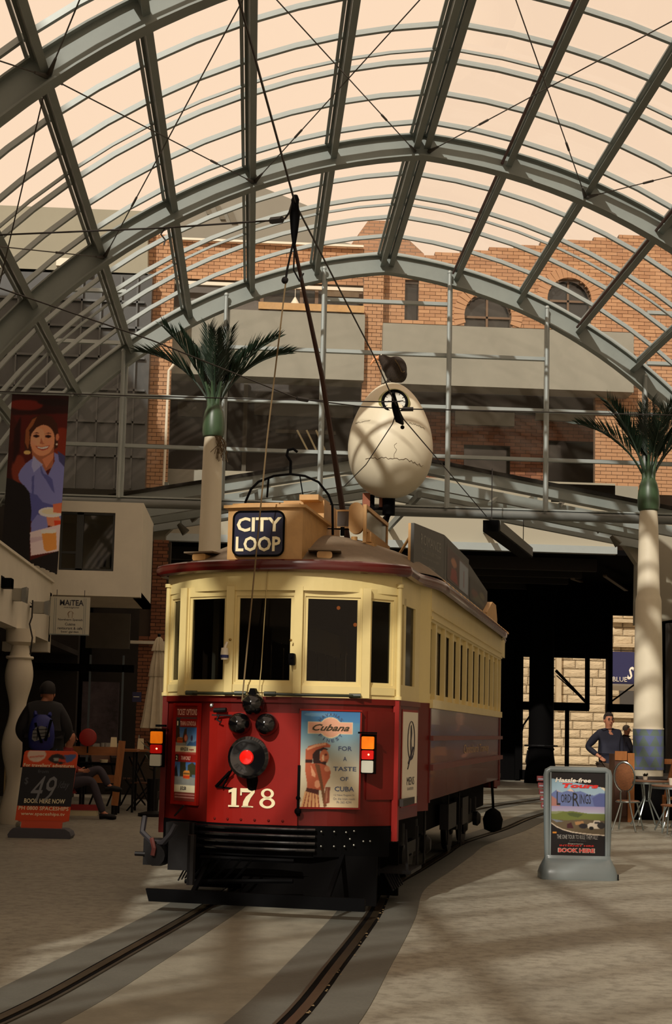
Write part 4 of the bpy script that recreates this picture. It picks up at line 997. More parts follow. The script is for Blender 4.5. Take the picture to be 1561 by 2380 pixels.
# --- underframe, life guard, trucks
b = MB(); b.box(-.85, .85, .5, 9.4, .45, .80); b.build('underframe', blackm, tram)
b = MB(); bowstrip(b, -.95, .95, .28, .46, -.05, .04, 12); b.build('lower_valance', blackm, tram)
b = MB(); b.hexa([(-.80, -.50, .09), (.97, -.50, .09), (.97, -.46, .09), (-.74, -.46, .09), (-.83, -.5, .19), (.97, -.5, .19), (.97, -.46, .19), (-.83, -.46, .19)]); lg = b.build('lifeguard_board', black, tram)
for s in (-.45, .66):
    b = MB(); b.bar((s, -.47, .15), (s, .2, .5), .035); b.build('guard_hanger', black, lg)
b = MB(); b.tube([(-.5, -.35, .22), (-.5, -.35, .62)], .035, 8); b.build('guard_post', iron, lg)
b = MB()
for k in range(5): 
    u = -.47+.09*k; b.tube([(u-.12, -.1, .22), (u-.04, -.12, .3), (u+.06, -.12, .42)], .011, 5)
b.tube([(-.62, -.12, .22), (.3, -.12, .26)], .02, 6); b.tube([(-.5, -.1, .42), (.3, -.1, .42)], .02, 6); b.build('guard_slats', black, tram)
b = MB(); b.box(-.2, .95, .12, .16, .06, .46); b.box(-.95, .95, 1.2, 1.25, .03, .5); b.build('underframe_shade_plate', blackm, tram)  # black plates stand in for the shadow under the underframe
b = MB(); b.box(-1.03, -.86, -.02, .1, .33, .55); b.tube([(-1.1, -.02, .42), (-.9, -.02, .42)], .02, 8); b.lathe([(.09, -.1), (.1, 0), (.1, .12), (.08, .2)], 14, (-.9, 0, .42), 'y'); b.build('coupler_cylinder', iron, tram, True)
b = MB(); b.tube([(-1.07, .1, .72), (-1.05, .0, .6), (-.95, -.02, .52), (-.85, -.05, .52), (-.78, -.05, .6), (-.74, -.05, .68)], .025, 6); b.build('brake_hose', mat('hose_grey', (40, 38, 42), .6), tram, True)
b = MB(); b.tube([(-.93, -.1, .56), (-.9, -.12, .48), (-.91, -.12, .42)], .02, 6); b.build('red_hose_end', mat('dull_red', (90, 40, 34), .6), tram)
b = MB(); b.box(-.85, -.6, .02, .12, .45, .69); b.tube([(-.75, -.06, .75), (-.66, -.1, .84)], .008, 5); b.box(-.8, -.62, -.05, .02, .3, .7); b.build('corner_gear', iron, tram)
for ax_v in (1.7, 3.2, 6.5, 8.0):
    for s in (-1, 1):
        wm = MB().lathe([(.06, -.05), (.30, -.045), (.30, .0), (.34, .0), (.34, .03), (.30, .035), (.12, .04), (.10, .07), (.001, .07)], 24, (s*.70, ax_v, .33), 'x').build('wheel', iron, tram, True)
for vv in (2.45, 7.25):
    b = MB()
    for s in (-1, 1):
        b.box(s*.82-.04, s*.82+.04, vv-1.1, vv+1.1, .30, .42)
        for a in (-.75, .75):
            b.lathe([(.09, 0), (.1, .06), (.06, .1)], 12, (s*.86-(.1 if s < 0 else 0), vv+a, .34), 'x'); b.lathe([(.05, .0), (.05, .2)], 10, (s*.82, vv+a*.55, .42))
            b.lathe([(.05, .0), (.05, .2)], 10, (s*.82, vv+a*1.35, .42))
        b.bar((s*.82, vv-1.1, .42), (s*.82, vv, .2), .05)
    b.build('bogie', iron, tram, True)
for s in (-1, 1):
    b = MB(); b.box(s*1.0-.14, s*1.0+.14, .75, 1.35, .27, .30); b.bar((s*1.1, .78, .3), (s*1.08, .78, .65), .02); b.bar((s*1.1, 1.32, .3), (s*1.1, 1.32, .65), .02)
    for k in range(6): b.bar((s*.9, .8+.1*k, .27), (s*.98, .8+.1*k, .12), .012)
    b.build('step', iron, tram)
for (v, z0, z1) in ((2.6, .2, .8), (4.4, .25, .8), (5.4, .2, .8), (5.6, .15, .6)):
    b = MB(); b.tube([(.98, v, z0), (.98, v, z1)], .012, 6); b.build('hanger_rod', iron, tram)
MB().box(.9, 1.0, 4.3, 5.0, .42, .7).build('resistance_box', iron, tram); MB().box(.9, 1.0, 5.6, 6.2, .4, .72).build('resistance_box', iron, tram)
b = MB(); b.tube([(1.08, 8.3, .85), (1.1, 8.3, .55), (1.1, 8.35, .42)], .02, 6); b.lathe([(.02, -.18), (.12, -.14), (.14, 0), (.1, .1), (.03, .15)], 12, (1.1, 8.3, .32)); b.build('rear_hanging_weight', blackm, tram, True)
railp = mat('rail_paint', (98, 40, 33), .45, 0, .1, 4, spec=.4)
# --- vestibule side and saloon, both sides
for s in (-1, 1):
    pts = [(s*1.04, .5), (s*1.10, 1.30), (s*1.17, 1.50)]
    def wallpiece(p, q, z0, z1, m, name, t=.03, out=0.):
        a = Vector((p[0], p[1], 0)); c_ = Vector((q[0], q[1], 0)); d = (c_-a).normalized(); n = Vector((d.y, -d.x, 0))*s*1.0
        if n.x*s < 0: n = -n
        P = []
        for z in (z0, z1):
            for (e, o) in ((a, out), (c_, out), (c_, out-t), (a, out-t)): P.append(tuple((e+n*o)[:2])+(z,))
        b = MB(); b.hexa(P); return b.build(name, m, tram)
    def lp(t): 
        A, B = pts[0], pts[1]; return (A[0]+(B[0]-A[0])*t, A[1]+(B[1]-A[1])*t)
    wallpiece(lp(0), lp(1), 2.66, 2.85, cream, 'vestibule_fascia'); wallpiece(pts[1], pts[2], 1.765, 2.85, cream, 'corner_post')
    wallpiece(pts[1], pts[2], .78, 1.765, red, 'corner_apron'); wallpiece(lp(0), lp(1), .74, 1.72, red, 'vestibule_apron'); wallpiece(lp(0), lp(1), 1.72, 1.765, red, 'vestibule_belt', .05, .015)
    wallpiece(lp(0), lp(1), 1.765, 1.90, cream, 'vestibule_sill'); wallpiece(lp(0), lp(.12), 1.9, 2.66, cream, 'vestibule_post'); wallpiece(lp(.2), lp(.3), 1.9, 2.66, cream, 'vestibule_post')
    wallpiece(lp(.75), lp(1), 1.9, 2.66, cream, 'vestibule_post'); wallpiece(lp(.12), lp(.75), 2.6, 2.66, cream, 'vestibule_head'); wallpiece(lp(.12), lp(.75), 1.9, 2.6, glasst, 'vestibule_pane', .004, -.02)
    if s > 0:
        pp = wallpiece(lp(.2), lp(.9), .86, 1.67, white, 'side_poster', .01, .012)
        pp2 = wallpiece(lp(.18), lp(.92), .84, 1.69, redp, 'side_poster_frame', .01, .006)
    V0, V1 = 1.5, 8.45
    def side(u0, u1, v0, v1, z0, z1, m, name, sm=False):
        b = MB(); b.box(min(s*u0, s*u1), max(s*u0, s*u1), v0, v1, z0, z1); return b.build(name, m, tram, sm)
    side(1.14, 1.175, V0, V1, 2.52, 2.86, cream, 'saloon_fascia'); side(1.17, 1.19, V0, V1, 2.545, 2.57, cream, 'fascia_bead'); side(1.17, 1.19, V0, V1, 2.62, 2.635, cream, 'fascia_bead')
    side(1.13, 1.2, V0, V1, 1.72, 1.80, cream, 'window_ledge'); side(1.14, 1.17, V0, V1, .87, 1.72, maroon, 'saloon_panel'); side(1.16, 1.21, V0, V1, 1.42, 1.465, railp, 'rub_rail'); side(1.16, 1.215, V0, V1, 1.145, 1.20, railp, 'rub_rail')
    side(1.15, 1.18, V1-.12, V1, .85, 1.72, red, 'end_strip'); side(1.15, 1.18, V0, V0+.05, .85, 1.72, red, 'end_strip')
    vs = [1.5, 1.85, 2.5, 3.14, 3.72, 4.33, 4.92, 5.53, 6.17, 6.77, 7.38, 7.96, 8.42]
    for k in range(len(vs)-1):
        a, c_ = vs[k], vs[k+1]
        side(1.13, 1.175, c_-.045, c_+.045, 1.80, 2.52, cream, 'window_post'); side(1.12, 1.14, a+.045, a+.09, 1.80, 2.52, cream, 'sash_stile')
        fr_ = side(1.11, 1.135, a+.045, c_-.045, 1.80, 1.86, cream, 'sash_rail')
        MB().box(min(s*1.118, s*1.122), max(s*1.118, s*1.122), a+.04, c_-.04, 1.84, 2.52).build('window_pane', glasst, tram)
        side(1.12, 1.14, a+.045, c_-.045, 2.47, 2.52, cream, 'sash_head')
        if k > 0: side(1.095, 1.10, a+.045, c_-.045, 1.86, 2.5, mat('blind_tan', (120, 102, 70), .8), 'window_blind')
    # far vestibule
    side(1.0, 1.15, 8.45, 9.3, 2.6, 2.86, cream, 'rear_fascia'); side(1.02, 1.1, 8.45, 9.3, .75, 1.77, red, 'rear_apron'); side(1.05, 1.12, 8.4, 8.47, 1.77, 2.7, cream, 'rear_post')
b = MB(); bowstrip(b, -1.05, 1.05, .7, 1.77, 0); b.v = [(x, RL-y, z) for x, y, z in b.v]; b.build('rear_dash', red, tram, True)
b = MB(); bowstrip(b, -1.05, 1.05, 2.65, 2.85, 0); b.v = [(x, RL-y, z) for x, y, z in b.v]; b.build('rear_fascia', cream, tram, True)
b = MB()
for (u, v) in V: b.box(u-.035, u+.035, RL-v-.03, RL-v+.03, 1.77, 2.65)
b.build('rear_mullions', cream, tram)
b = MB(); b.box(-1.1, 1.1, .5, 9.4, .86, .92); b.build('saloon_floor', darkint, tram)
b = MB(); b.box(-1.1, -.35, 1.42, 1.47, .92, 2.8); b.box(.4, 1.1, 1.42, 1.47, .92, 2.8); b.box(-.35, .4, 1.42, 1.47, 2.45, 2.8); b.build('bulkhead', mat('saloon_wood2', (52, 34, 24), .5), tram)
for k in range(5):
    b = MB()
    for s in (-1, 1): b.box(min(s*.35, s*1.05), max(s*.35, s*1.05), 2.2+k*1.3, 2.28+k*1.3, 1.3, 1.75); b.box(min(s*.35, s*1.05), max(s*.35, s*1.05), 2.25+k*1.3, 2.65+k*1.3, 1.25, 1.33)
    b.build('seat_row', mat('seat_leather', (60, 34, 24), .5), tram)
wb = mat('warm_bulb', (230, 120, 50), .5, emit=.8)
for (u, v) in ((.35, 1.2), (.55, 1.0)): MB().ball((u, v, 2.62 if u < .5 else 2.45), .018, 8, 6).build('lamp_bulb', wb, tram)
b = MB(); b.bar((-.75, 1.0, .92), (-.75, 1.0, 2.8), .06); b.bar((-.55, 2.0, .92), (-.55, 2.0, 2.5), .03); b.bar((-.9, .7, .92), (-.9, .7, 2.6), .02); b.build('stanchion', alum, tram)
b = MB(); b.box(.25, .6, .22, .4, 1.72, 1.86); b.build('controller', darkint, tram)
b = MB(); b.box(.33, .52, .2, .3, 1.86, 1.9); b.box(.56, .64, .26, .32, 1.86, 1.9); b.build('papers', white, tram)
# logo and words on the side poster
def stext(body, v0, v1, z0, z1, m, bold=0., shear=0.):
    o = text(body, v0, v1, z0, z1, 0, m, tram, bold=bold, shear=shear)
    n = len(o.data.vertices); co = np.empty(n*3, np.float32); o.data.vertices.foreach_get('co', co); co = co.reshape(-1, 3); out = co.copy()
    out[:, 1] = co[:, 0]; out[:, 0] = 1.04+.06*(co[:, 0]-.5)/.8+.0145; o.data.vertices.foreach_set('co', out.ravel()); return o
stext('MENS', .82, 1.1, 1.03, 1.1, inkd, .0); stext('BARBER', .84, 1.08, .985, 1.01, MATS['ink_grey'])
b = MB(); 
for (rx, rz, cz) in ((.13, .17, 1.42),):
    P = [(1.04+.06*(.95+rx*cos(a)-.5)/.8+.016, .95+rx*cos(a), cz+rz*sin(a)) for a in [2*pi*k/24 for k in range(24)]]; b.tube(P, .004, 4, closed=True)
def sp(v, z): return (1.04+.06*(v-.5)/.8+.016, v, z)
b.face([sp(.93, 1.55), sp(.96, 1.56), (sp(.985, 1.48)), sp(.96, 1.42), sp(.97, 1.36), sp(.94, 1.30), sp(.925, 1.38), sp(.93, 1.46)]); b.tube([sp(.85, 1.22), sp(.93, 1.28), sp(1.02, 1.36)], .01, 4); b.tube([sp(.83, 1.17), sp(.9, 1.24), sp(1.05, 1.3)], .005, 4)
b.build('poster_emblem', inkd, tram)
# gold lettering on the saloon panel
o = text('Christchurch Tramway', 4.2, 6.9, 1.24, 1.37, 0, mat('faded_gold', (180, 142, 86), .4), tram, bold=.0)
n = len(o.data.vertices); co = np.empty(n*3, np.float32); o.data.vertices.foreach_get('co', co); co = co.reshape(-1, 3); out = co.copy(); out[:, 1] = co[:, 0]; out[:, 0] = 1.173; o.data.vertices.foreach_set('co', out.ravel())
# advert boards along the right edge of the roof
slate = mat('board_slate', (66, 66, 62), .6); sfr = ochre
def board(v0, v1, z0a, z0b, z1a, z1b):
    b = MB(); b.hexa([(1.0, v0, z0a), (1.03, v0, z0a), (1.03, v1, z0b), (1.0, v1, z0b), (1.0, v0, z1a), (1.03, v0, z1a), (1.03, v1, z1b), (1.0, v1, z1b)]); return b.build('advert_board', slate, tram)
b1 = board(1.28, 3.38, 3.0, 3.12, 3.42, 3.60); b2 = board(3.40, 5.65, 3.12, 3.12, 3.60, 3.61); b3 = board(5.67, 7.88, 3.12, 3.12, 3.56, 3.44)
b = MB()
for v in (1.3, 3.42): b.bar((.99, v, 3.0), (.99, v, 3.42 if v < 2 else 3.58), .03)
b.build('board_post', sfr, tram)
def btext(body, v0, v1, z0, z1, m, par, bold=0.):
    o = text(body, v0, v1, z0, z1, 0, m, par, bold=bold); n = len(o.data.vertices); co = np.empty(n*3, np.float32); o.data.vertices.foreach_get('co', co); co = co.reshape(-1, 3); out = co.copy(); out[:, 1] = co[:, 0]; out[:, 0] = 1.032; out[:, 2] += (co[:, 0]-2.3)*.06; o.data.vertices.foreach_set('co', out.ravel())
gt = mat('board_ink', (130, 130, 122), .7)
btext('ROMANCE', 1.7, 3.1, 3.32, 3.42, gt, b1, .0); btext('THE DINNER TRAM', 1.7, 3.1, 3.24, 3.28, gt, b1); btext('book here tonight', 1.8, 3.0, 3.18, 3.215, gt, b1); btext('daily', 2.2, 2.7, 3.1, 3.14, gt, b1)
def sidewarp(v0, v1):
    def f(co): o = co.copy(); o[..., 1] = co[..., 0]; o[..., 0] = 1.033; return o
    return f
c = Canvas(40, 30, (70, 60, 56)); c.rect(.05, .05, .55, .95, (60, 36, 30)); c.ell(.3, .35, .12, .14, (150, 100, 70)); c.poly([(.15, .9), (.2, .55), (.4, .5), (.5, .9)], (120, 40, 30)); c.rect(.55, .1, .98, .98, (130, 140, 150)); c.rect(.74, .3, .78, .85, (110, 60, 60)); c.blur(1)
c.build('advert_print', 3.6, 5.6, 3.15, 3.52, 0, b2, .5, sidewarp(0, 0))
c = Canvas(40, 24, (50, 48, 44)); c.ell(.3, .6, .2, .2, (90, 60, 50)); c.poly([(.1, .9), (.5, .5), (.9, .8)], (80, 78, 60)); c.ell(.7, .4, .15, .15, (90, 84, 60)); c.blur(2)
c.build('advert_print', 5.75, 7.8, 3.14, 3.42, 0, b3, .5, sidewarp(0, 0))
b = MB(); b.prism([(7.2, 2.95), (8.6, 2.95), (8.6, 3.12), (8.4, 3.3), (7.9, 3.3), (7.2, 3.1)], .75, 1.1, 'yz'); b.build('rear_roof_box', ochre, tram)
b = MB(); b.prism([(1.9, 2.95), (2.3, 2.95), (2.3, 3.15), (1.9, 3.12)], .6, .95, 'yz'); b.build('tan_roof_box', ochre, tram)

# ================================================================ egg clock with bird
ec = Vector((X_(907, 1030, 26.5), 26.5, Z_(907, 1158, 26.5))); eh = Z_(907, 890, 26.5)-ec.z; er = (X_(1006, 1030, 26.5)-X_(808, 1030, 26.5))/2
egg = thing('egg_clock', 'huge cream egg with a round clock in its upper front, raised above the tram', 'sculpture', tuple(ec))
prof = []
for k in range(33):
    t = pi*k/32; z = (1-cos(t))/2; prof.append((max(.0005, er*sin(t)*(1.0+.17*cos(t))/1.02), z*eh))
shell = mat('egg_shell', (224, 214, 188), .45, 0, .03, 2)
MB().lathe(prof, 40).build('shell', shell, egg, True)
def eggr(z):
    for i in range(32):
        if prof[i][1] <= z <= prof[i+1][1]:
            t = (z-prof[i][1])/(prof[i+1][1]-prof[i][1]); return prof[i][0]*(1-t)+prof[i+1][0]*t
    return .1
crk = mat('crack_line', (110, 96, 76), .8)
rn = random.Random(5)
for (z0, a0, a1, amp, w_) in ((.62, -2.3, -.7, .022, .006), (1.35, -2.75, -2.2, .015, .004), (1.33, -1.2, -.7, .015, .004)):
    P = []
    for k in range(31):
        a = a0+(a1-a0)*k/30; z = z0+rn.uniform(-amp, amp)-(.12*max(0, a+1.35)) ; r = eggr(z)+.001; P.append((r*cos(a), r*sin(a), z))
    MB().tube(P, w_, 4).build('crack', crk, egg)
b = MB(); P = []
for k in range(8): z = .62+.04*k; a = -1.55+rn.uniform(-.03, .03)-.0; r = eggr(z)+.001; P.append((r*cos(a), r*sin(a), z))
b.tube(P, .004, 4); b.build('crack', crk, egg)
cz = Z_(917, 935, 25.9)-ec.z; cxx = X_(917, 935, 25.9)-ec.x; cr = .225; cy = -eggr(cz)+.05
tilt = radians(-14)
ck = bpy.data.objects.new('clock', MB().lathe([(cr+.10, .12), (cr+.07, .0), (cr+.03, -.04), (cr+.02, .05)], 32, (0, 0, 0), 'y').mesh('clock', mat('clock_surround', (150, 146, 84), .5), True)); COL.objects.link(ck); ck.parent = egg; ck.location = (cxx, cy, cz); ck.rotation_euler = (tilt, 0, 0)
b = MB(); b.tube([((cr)*cos(2*pi*k/32), -.05, cr*sin(2*pi*k/32)) for k in range(32)], .028, 8, closed=True); b.build('bezel', black, ck, True)
MB().lathe([(cr, -.03), (cr, -.045)], 32, (0, 0, 0), 'y').build('dial', mat('dial_white', (210, 208, 196), .4), ck)
b = MB()
for k in range(12): a = pi*k/6; b.bar((.16*cos(a), -.05, .16*sin(a)), (.2*cos(a), -.05, .2*sin(a)), .012, .006)
for a, l in ((radians(98), .17), (radians(178), .13), (radians(8), .16)): b.bar((-.04*cos(a), -.056, -.04*sin(a)), (l*cos(a), -.056, l*sin(a)), .014, .006)
b.build('hands', black, ck)
b = MB(); b.tube([(0, .1, .02), (0, .1, -.3)], .12, 12); b.tube([(0, .1, -.3), (0, 1.45, -.25)], .05, 8); b.bar((-.55, .3, -.16), (.05, .3, -.16), .12, .04); b.bar((-.35, .3, -.3), (-.35, .3, .1), .18, .1); b.bar((.0, .2, -.3), (-.08, .2, -.62), .08)
b.build('bracket', black, egg, True)
b = MB(); b.bar((-.42, .25, -.14), (-.42, .25, .12), .14, .1); b.bar((-.1, .25, -.14), (-.1, .25, .06), .14, .1); b.build('bracket_cheek', mat('copper_paint', (150, 86, 58), .5), egg)
# bird
bz = ec.z+eh
bird = thing('bird_sculpture', 'brown flightless bird figure with a long curved orange beak standing on top of the egg', 'sculpture', (ec.x+.0, 26.5, bz-.02))
fth = mat('brown_feathers', (52, 42, 34), .9, 0, .35, 30, .8, 90)
b = MB(); b.ball((.07, 0, .285), .25, 24, 16, .88, .86, 1.02); b.ball((-.03, 0, .35), .17, 20, 12, 1, 1, 1); b.ball((-.11, 0, .42), .12, 16, 12, 1, 1, 1); b.ball((-.165, 0, .475), .095, 16, 12, 1, .95, .95); b.ball((-.21, 0, .50), .075, 16, 10, 1, .95, .9); b.ball((.16, 0, .2), .17, 16, 12, .8, .9, 1)
bd = b.build('body', fth, bird, True)
rm_ = bd.modifiers.new('r', 'REMESH'); rm_.mode = 'VOXEL'; rm_.voxel_size = .014; rm_.use_smooth_shade = True
sm_ = bd.modifiers.new('s', 'SMOOTH'); sm_.factor = .5; sm_.iterations = 8
MB().tube([(-.25, 0, .50), (-.31, -.005, .485), (-.36, -.01, .44), (-.40, -.01, .38), (-.415, -.01, .35)], [.05, .034, .024, .015, .006], 8).build('beak', mat('beak_orange', (222, 150, 96), .5), bird, True)
b = MB(); b.ball((-.215, -.065, .545), .014, 8, 6); b.build('eye', mat('eye_white', (225, 220, 205), .3), bird)
b = MB(); b.tube([(.03, -.215, .42), (.08, -.225, .35), (.13, -.22, .27), (.16, -.205, .2), (.2, -.18, .19), (.23, -.13, .22)], .01, 6); b.build('wing_line', mat('wing_edge', (100, 82, 52), .8), bird)
for (x, yv) in ((-.06, -.05), (.03, .08)):
    b = MB(); b.tube([(x, yv, .1), (x-.02, yv, .02)], .025, 8)
    for d in (-.09, -.02, .06): b.tube([(x-.02, yv, .03), (x-.02+d*.6, yv-.06, .01), (x-.02+d, yv-.12, -.05)], [.016, .012, .006], 6)
    b.build('foot', fth, bird, True)

# ================================================================ palm columns
pcol = mat('column_cream', (218, 208, 184), .55, 0, .03, 1.5)
palm_g = mat('palm_green', (30, 50, 34), .5, 0, .25, 5); crown_g = mat('crown_green', (60, 82, 56), .4, 0, .25, 3, stretch=(4, 4, .6))
def frond_mesh(seed, L, lean, curl):
    rn = random.Random(seed); b = MB(); P = []; n = 16
    for k in range(n+1):
        t = k/n; a = lean*(.42+.95*t)+curl*t*t*.5; 
        if k == 0: p = Vector((0, 0, 0)); 
        else: p = P[-1]+Vector((sin(a), 0, cos(a)))*(L/n)
        P.append(p)
    b.tube(P, [.022*(1-.85*k/n)+.002 for k in range(n+1)], 5)
    m_ = 30
    for k in range(m_):
        t = .26+.72*k/m_; f = t*n; i = min(n-1, int(f)); p = P[i].lerp(P[i+1], f-i); T = (P[i+1]-P[i]).normalized(); Nn = Vector((-T.z, 0, T.x))
        ll = L*(.36*(1-abs(t-.45)*1.1)+.02)*rn.uniform(.85, 1.1)
        for s in (-1, 1):
            side = Vector((0, s, 0)); d = (T*.80+side*.52+Nn*.16*rn.uniform(.5, 1.4)).normalized()
            w_ = d.cross(Vector((0, s, 0))).normalized()*.013; tip = p+d*ll+Vector((0, 0, -.02*ll))
            mid = p+d*ll*.4
            b.face([p-w_*.6, mid-w_*1.2, tip, mid+w_*1.2])
            # thin crosswise blade so the leaflet reads from every side
            w2 = d.cross(w_).normalized()*.010; b.face([p-w2*.5, mid-w2, tip, mid+w2])
    return b.mesh('frond', palm_g)
FR = [(-88, 1.9, 1.05, .35), (-60, 1.75, .72, .2), (-105, 1.5, .35, .15), (-150, 1.5, .3, .2), (20, 1.55, .18, .05), (60, 1.45, .4, .25), (95, 1.65, .75, .2), (85, 1.8, .98, .2), (100, 1.75, 1.15, .15), (170, 1.5, .5, .3), (0, 1.4, .5, .2), (-30, 1.5, .6, .2)]
# azimuth is measured from +x (to the right) ; each frond leans that way
FR = [(180, 1.75, .98, .30), (196, 1.70, .62, .12), (170, 1.55, .42, .05), (250, 1.45, .25, .05), (90, 1.5, .12, 0), (300, 1.45, .35, .1), (20, 1.45, .52, .15), (352, 1.75, .72, .22), (8, 1.8, .90, .30), (120, 1.4, .45, .2), (60, 1.4, .5, .2), (270, 1.4, .5, .3)]
fm = [frond_mesh(10+i, f[1]*1.0, f[2], f[3]) for i, f in enumerate(FR)]
def palm(x, y, top, label, turn=0, skirt=True, zb=0):
    t = thing('palm_column', label, 'column', (x, y, 0), 0, 'palm topped columns')
    H_ = top
    if skirt:
        prof = [(.275, .0), (.275, .85)]; b = MB(); b.lathe([(.268, zb), (.268, .9)], 28); b.build('base', pcol, t, True)
        b = MB(); b.lathe([(.28, .9), (.28, 1.64)], 28); b.build('tile_band', MATS['blue_tile'], t, True)
        b = MB(); b.lathe([(.285, 1.64), (.285, 1.665)], 28); b.build('band_rim', white, t, True)
    b = MB(); b.lathe([(.27, 1.665 if skirt else 0), (.25, 3.4), (.238, 4.02), (.232, 4.06), (.21, 4.14), (.178, H_-.25), (.16, H_)], 28); b.build('shaft', pcol, t, True)
    b = MB(); b.lathe([(.14, -.02), (.19, .02), (.205, .1), (.205, .22), (.19, .38), (.165, .5), (.12, .62), (.06, .7)], 24, (0, 0, H_)); cs = b.build('crownshaft', crown_g, t, True)
    for k in range(6):
        a = 2*pi*k/6+.25; b = MB(); n = 6; P = []
        for i in range(n+1):
            tt = i/n; r = .07+.11*tt*tt; P.append(Vector((r*cos(a), r*sin(a), H_+.42+.62*tt)))
        b.tube(P, [.075, .068, .056, .044, .034, .026, .02], 8); b.build('leaf_sheath', crown_g, t, True)
    for i, f in enumerate(FR):
        a = radians(f[0]+turn); o = link('frond', fm[i], t, (.08*cos(a), .08*sin(a), H_+.62)); o.rotation_euler = (0, 0, a)
    return t
m = brick_tex('blue_tile', (96, 112, 150), (100, 120, 148), (90, 104, 130), 1)
nt = m.node_tree; b_ = nt.nodes['Principled BSDF']
for l in list(nt.links): nt.links.remove(l)
# diamonds: |frac(u)-.5| + |frac(v)-.5| over angle and height
N = nt.nodes; L = nt.links; tc = N.new('ShaderNodeTexCoord'); sp = N.new('ShaderNodeSeparateXYZ'); L.new(tc.outputs['Object'], sp.inputs[0])
def mth(op, a, b=None):
    n = N.new('ShaderNodeMath'); n.operation = op
    for i, v in enumerate((a, b)):
        if v is None: continue
        if isinstance(v, (int, float)): n.inputs[i].default_value = v
        else: L.new(v, n.inputs[i])
    return n.outputs[0]
ang = mth('MULTIPLY', mth('ARCTAN2', sp.outputs[1], sp.outputs[0]), 8/(2*pi)*1.0)
fu = mth('ABSOLUTE', mth('SUBTRACT', mth('FRACT', mth('ADD', ang, 10.25)), .5)); fv = mth('FRACT', mth('MULTIPLY', sp.outputs[2], 1/.19))
tri = mth('GREATER_THAN', mth('ADD', fu, mth('MULTIPLY', fv, .5)), .5)
mx = N.new('ShaderNodeMix'); mx.data_type = 'RGBA'; mx.inputs['A'].default_value = (*lin((98, 114, 106)), 1); mx.inputs['B'].default_value = (*lin((96, 106, 144)), 1); L.new(tri, mx.inputs['Factor']); L.new(mx.outputs['Result'], b_.inputs['Base Color']); L.new(b_.outputs[0], N['Material Output'].inputs[0])
palm(X_(487, 1270, 26), 26, 6.83, 'tall cream column crowned with green palm fronds, rising behind the tram roof', 0, True)
palm(X_(1506, 1690, 26), 26, 5.72, 'cream column with blue tiled foot and green palm crown beside the cafe tables', 8, True, .785)
b = MB()
rn = random.Random(2)
for k in range(26):
    a = rn.uniform(-.6, .6); x0 = .05+rn.uniform(-.02, .1); P = [Vector((x0, -.2, 6.83)), Vector((x0+.05+rn.uniform(-.06, .1), -.22, 6.7)), Vector((x0+.05+rn.uniform(-.12, .12), -.22, 6.83-rn.uniform(.25, .5)))]; b.tube(P, .006, 4)
rt = b.build('dry_roots', mat('dry_root', (96, 80, 58), .9), None, loc=(X_(487, 1270, 26), 26, 0)); tag(rt, 'wispy dry brown roots hanging under the green crown of the taller palm column', 'roots')
pl = thing('dark_plinth', 'low dark platform behind the cafe tables at the foot of the tiled column', 'platform', (8.6, 27.2, 0))
b = MB(); b.box(-1.6, 2.45, -1.55, 1.2, 0, .74); b.build('block', blackm, pl); b = MB(); b.box(-1.63, 2.45, -1.58, 1.25, .74, .78); b.build('cap', darkint, pl)

# ================================================================ banner
by = 23.5
bl, br_, bt = X_(28, 920, by), X_(160, 920, by), Z_(95, 918, by)
bn = thing('hanging_banner', 'tall printed banner of a smiling woman in a blue shirt hanging at the upper left', 'banner', (bl, by, bt))
BW = br_-bl; BH = bt-Z_(135, 1335, by); BHl = bt-Z_(15, 1258, by)
c = Canvas(118, 360, (74, 22, 18)); W_, H_ = 1, 1
# picture coordinates are taken over the banner: x 0..1, y 0..1 (0 top, 1 lowest corner)
c.poly([(0, 0), (1, 0), (1, .1), (0, .12)], (40, 16, 16)); c.ell(.25, .06, .3, .03, (96, 30, 22)); c.ell(.75, .04, .3, .02, (30, 16, 16)); c.poly([(0, .1), (.12, .16), (.1, .5), (0, .55)], (60, 22, 16)); c.ell(.1, .38, .12, .12, (50, 16, 14)); c.ell(.92, .3, .2, .12, (112, 40, 24)); c.ell(.2, .42, .12, .08, (110, 46, 30)); c.poly([(.08, .2), (.18, .12), (.2, .3), (.1, .4)], (34, 12, 12)); c.blur(6)
hair, hair2 = (58, 30, 20), (128, 76, 44)
c.poly([(.30, .19), (.38, .13), (.55, .108), (.72, .12), (.82, .16), (.86, .22), (.86, .29), (.78, .31), (.3, .33), (.27, .28), (.26, .23)], hair)
c.poly([(.28, .2), (.38, .14), (.46, .125), (.38, .19), (.36, .26), (.34, .31), (.28, .27)], hair2); c.ell(.33, .325, .06, .012, (190, 160, 100))
c.poly([(.40, .30), (.80, .28), (.8, .40), (.62, .44), (.44, .38)], (150, 92, 66))
c.ell(.585, .255, .215, .087, (196, 134, 100)); c.ell(.50, .235, .12, .05, (212, 152, 118), .6); c.ell(.84, .235, .03, .02, (180, 110, 80)); 
c.poly([(.34, .2), (.45, .15), (.65, .14), (.8, .17), (.82, .22), (.72, .18), (.58, .165), (.46, .185), (.38, .22), (.36, .25)], hair)
for ex in (.47, .68):
    c.ell(ex, .232, .055, .0085, (70, 34, 28)); c.ell(ex, .234, .03, .006, (30, 16, 16)); c.poly([(ex-.07, .219), (ex, .211), (ex+.07, .217), (ex, .2155)], (66, 34, 26))
c.poly([(.56, .24), (.6, .27), (.63, .273), (.60, .277), (.54, .274)], (164, 98, 74)); c.ell(.43, .27, .05, .015, (214, 138, 110), .6); c.ell(.73, .265, .05, .015, (206, 130, 104), .6)
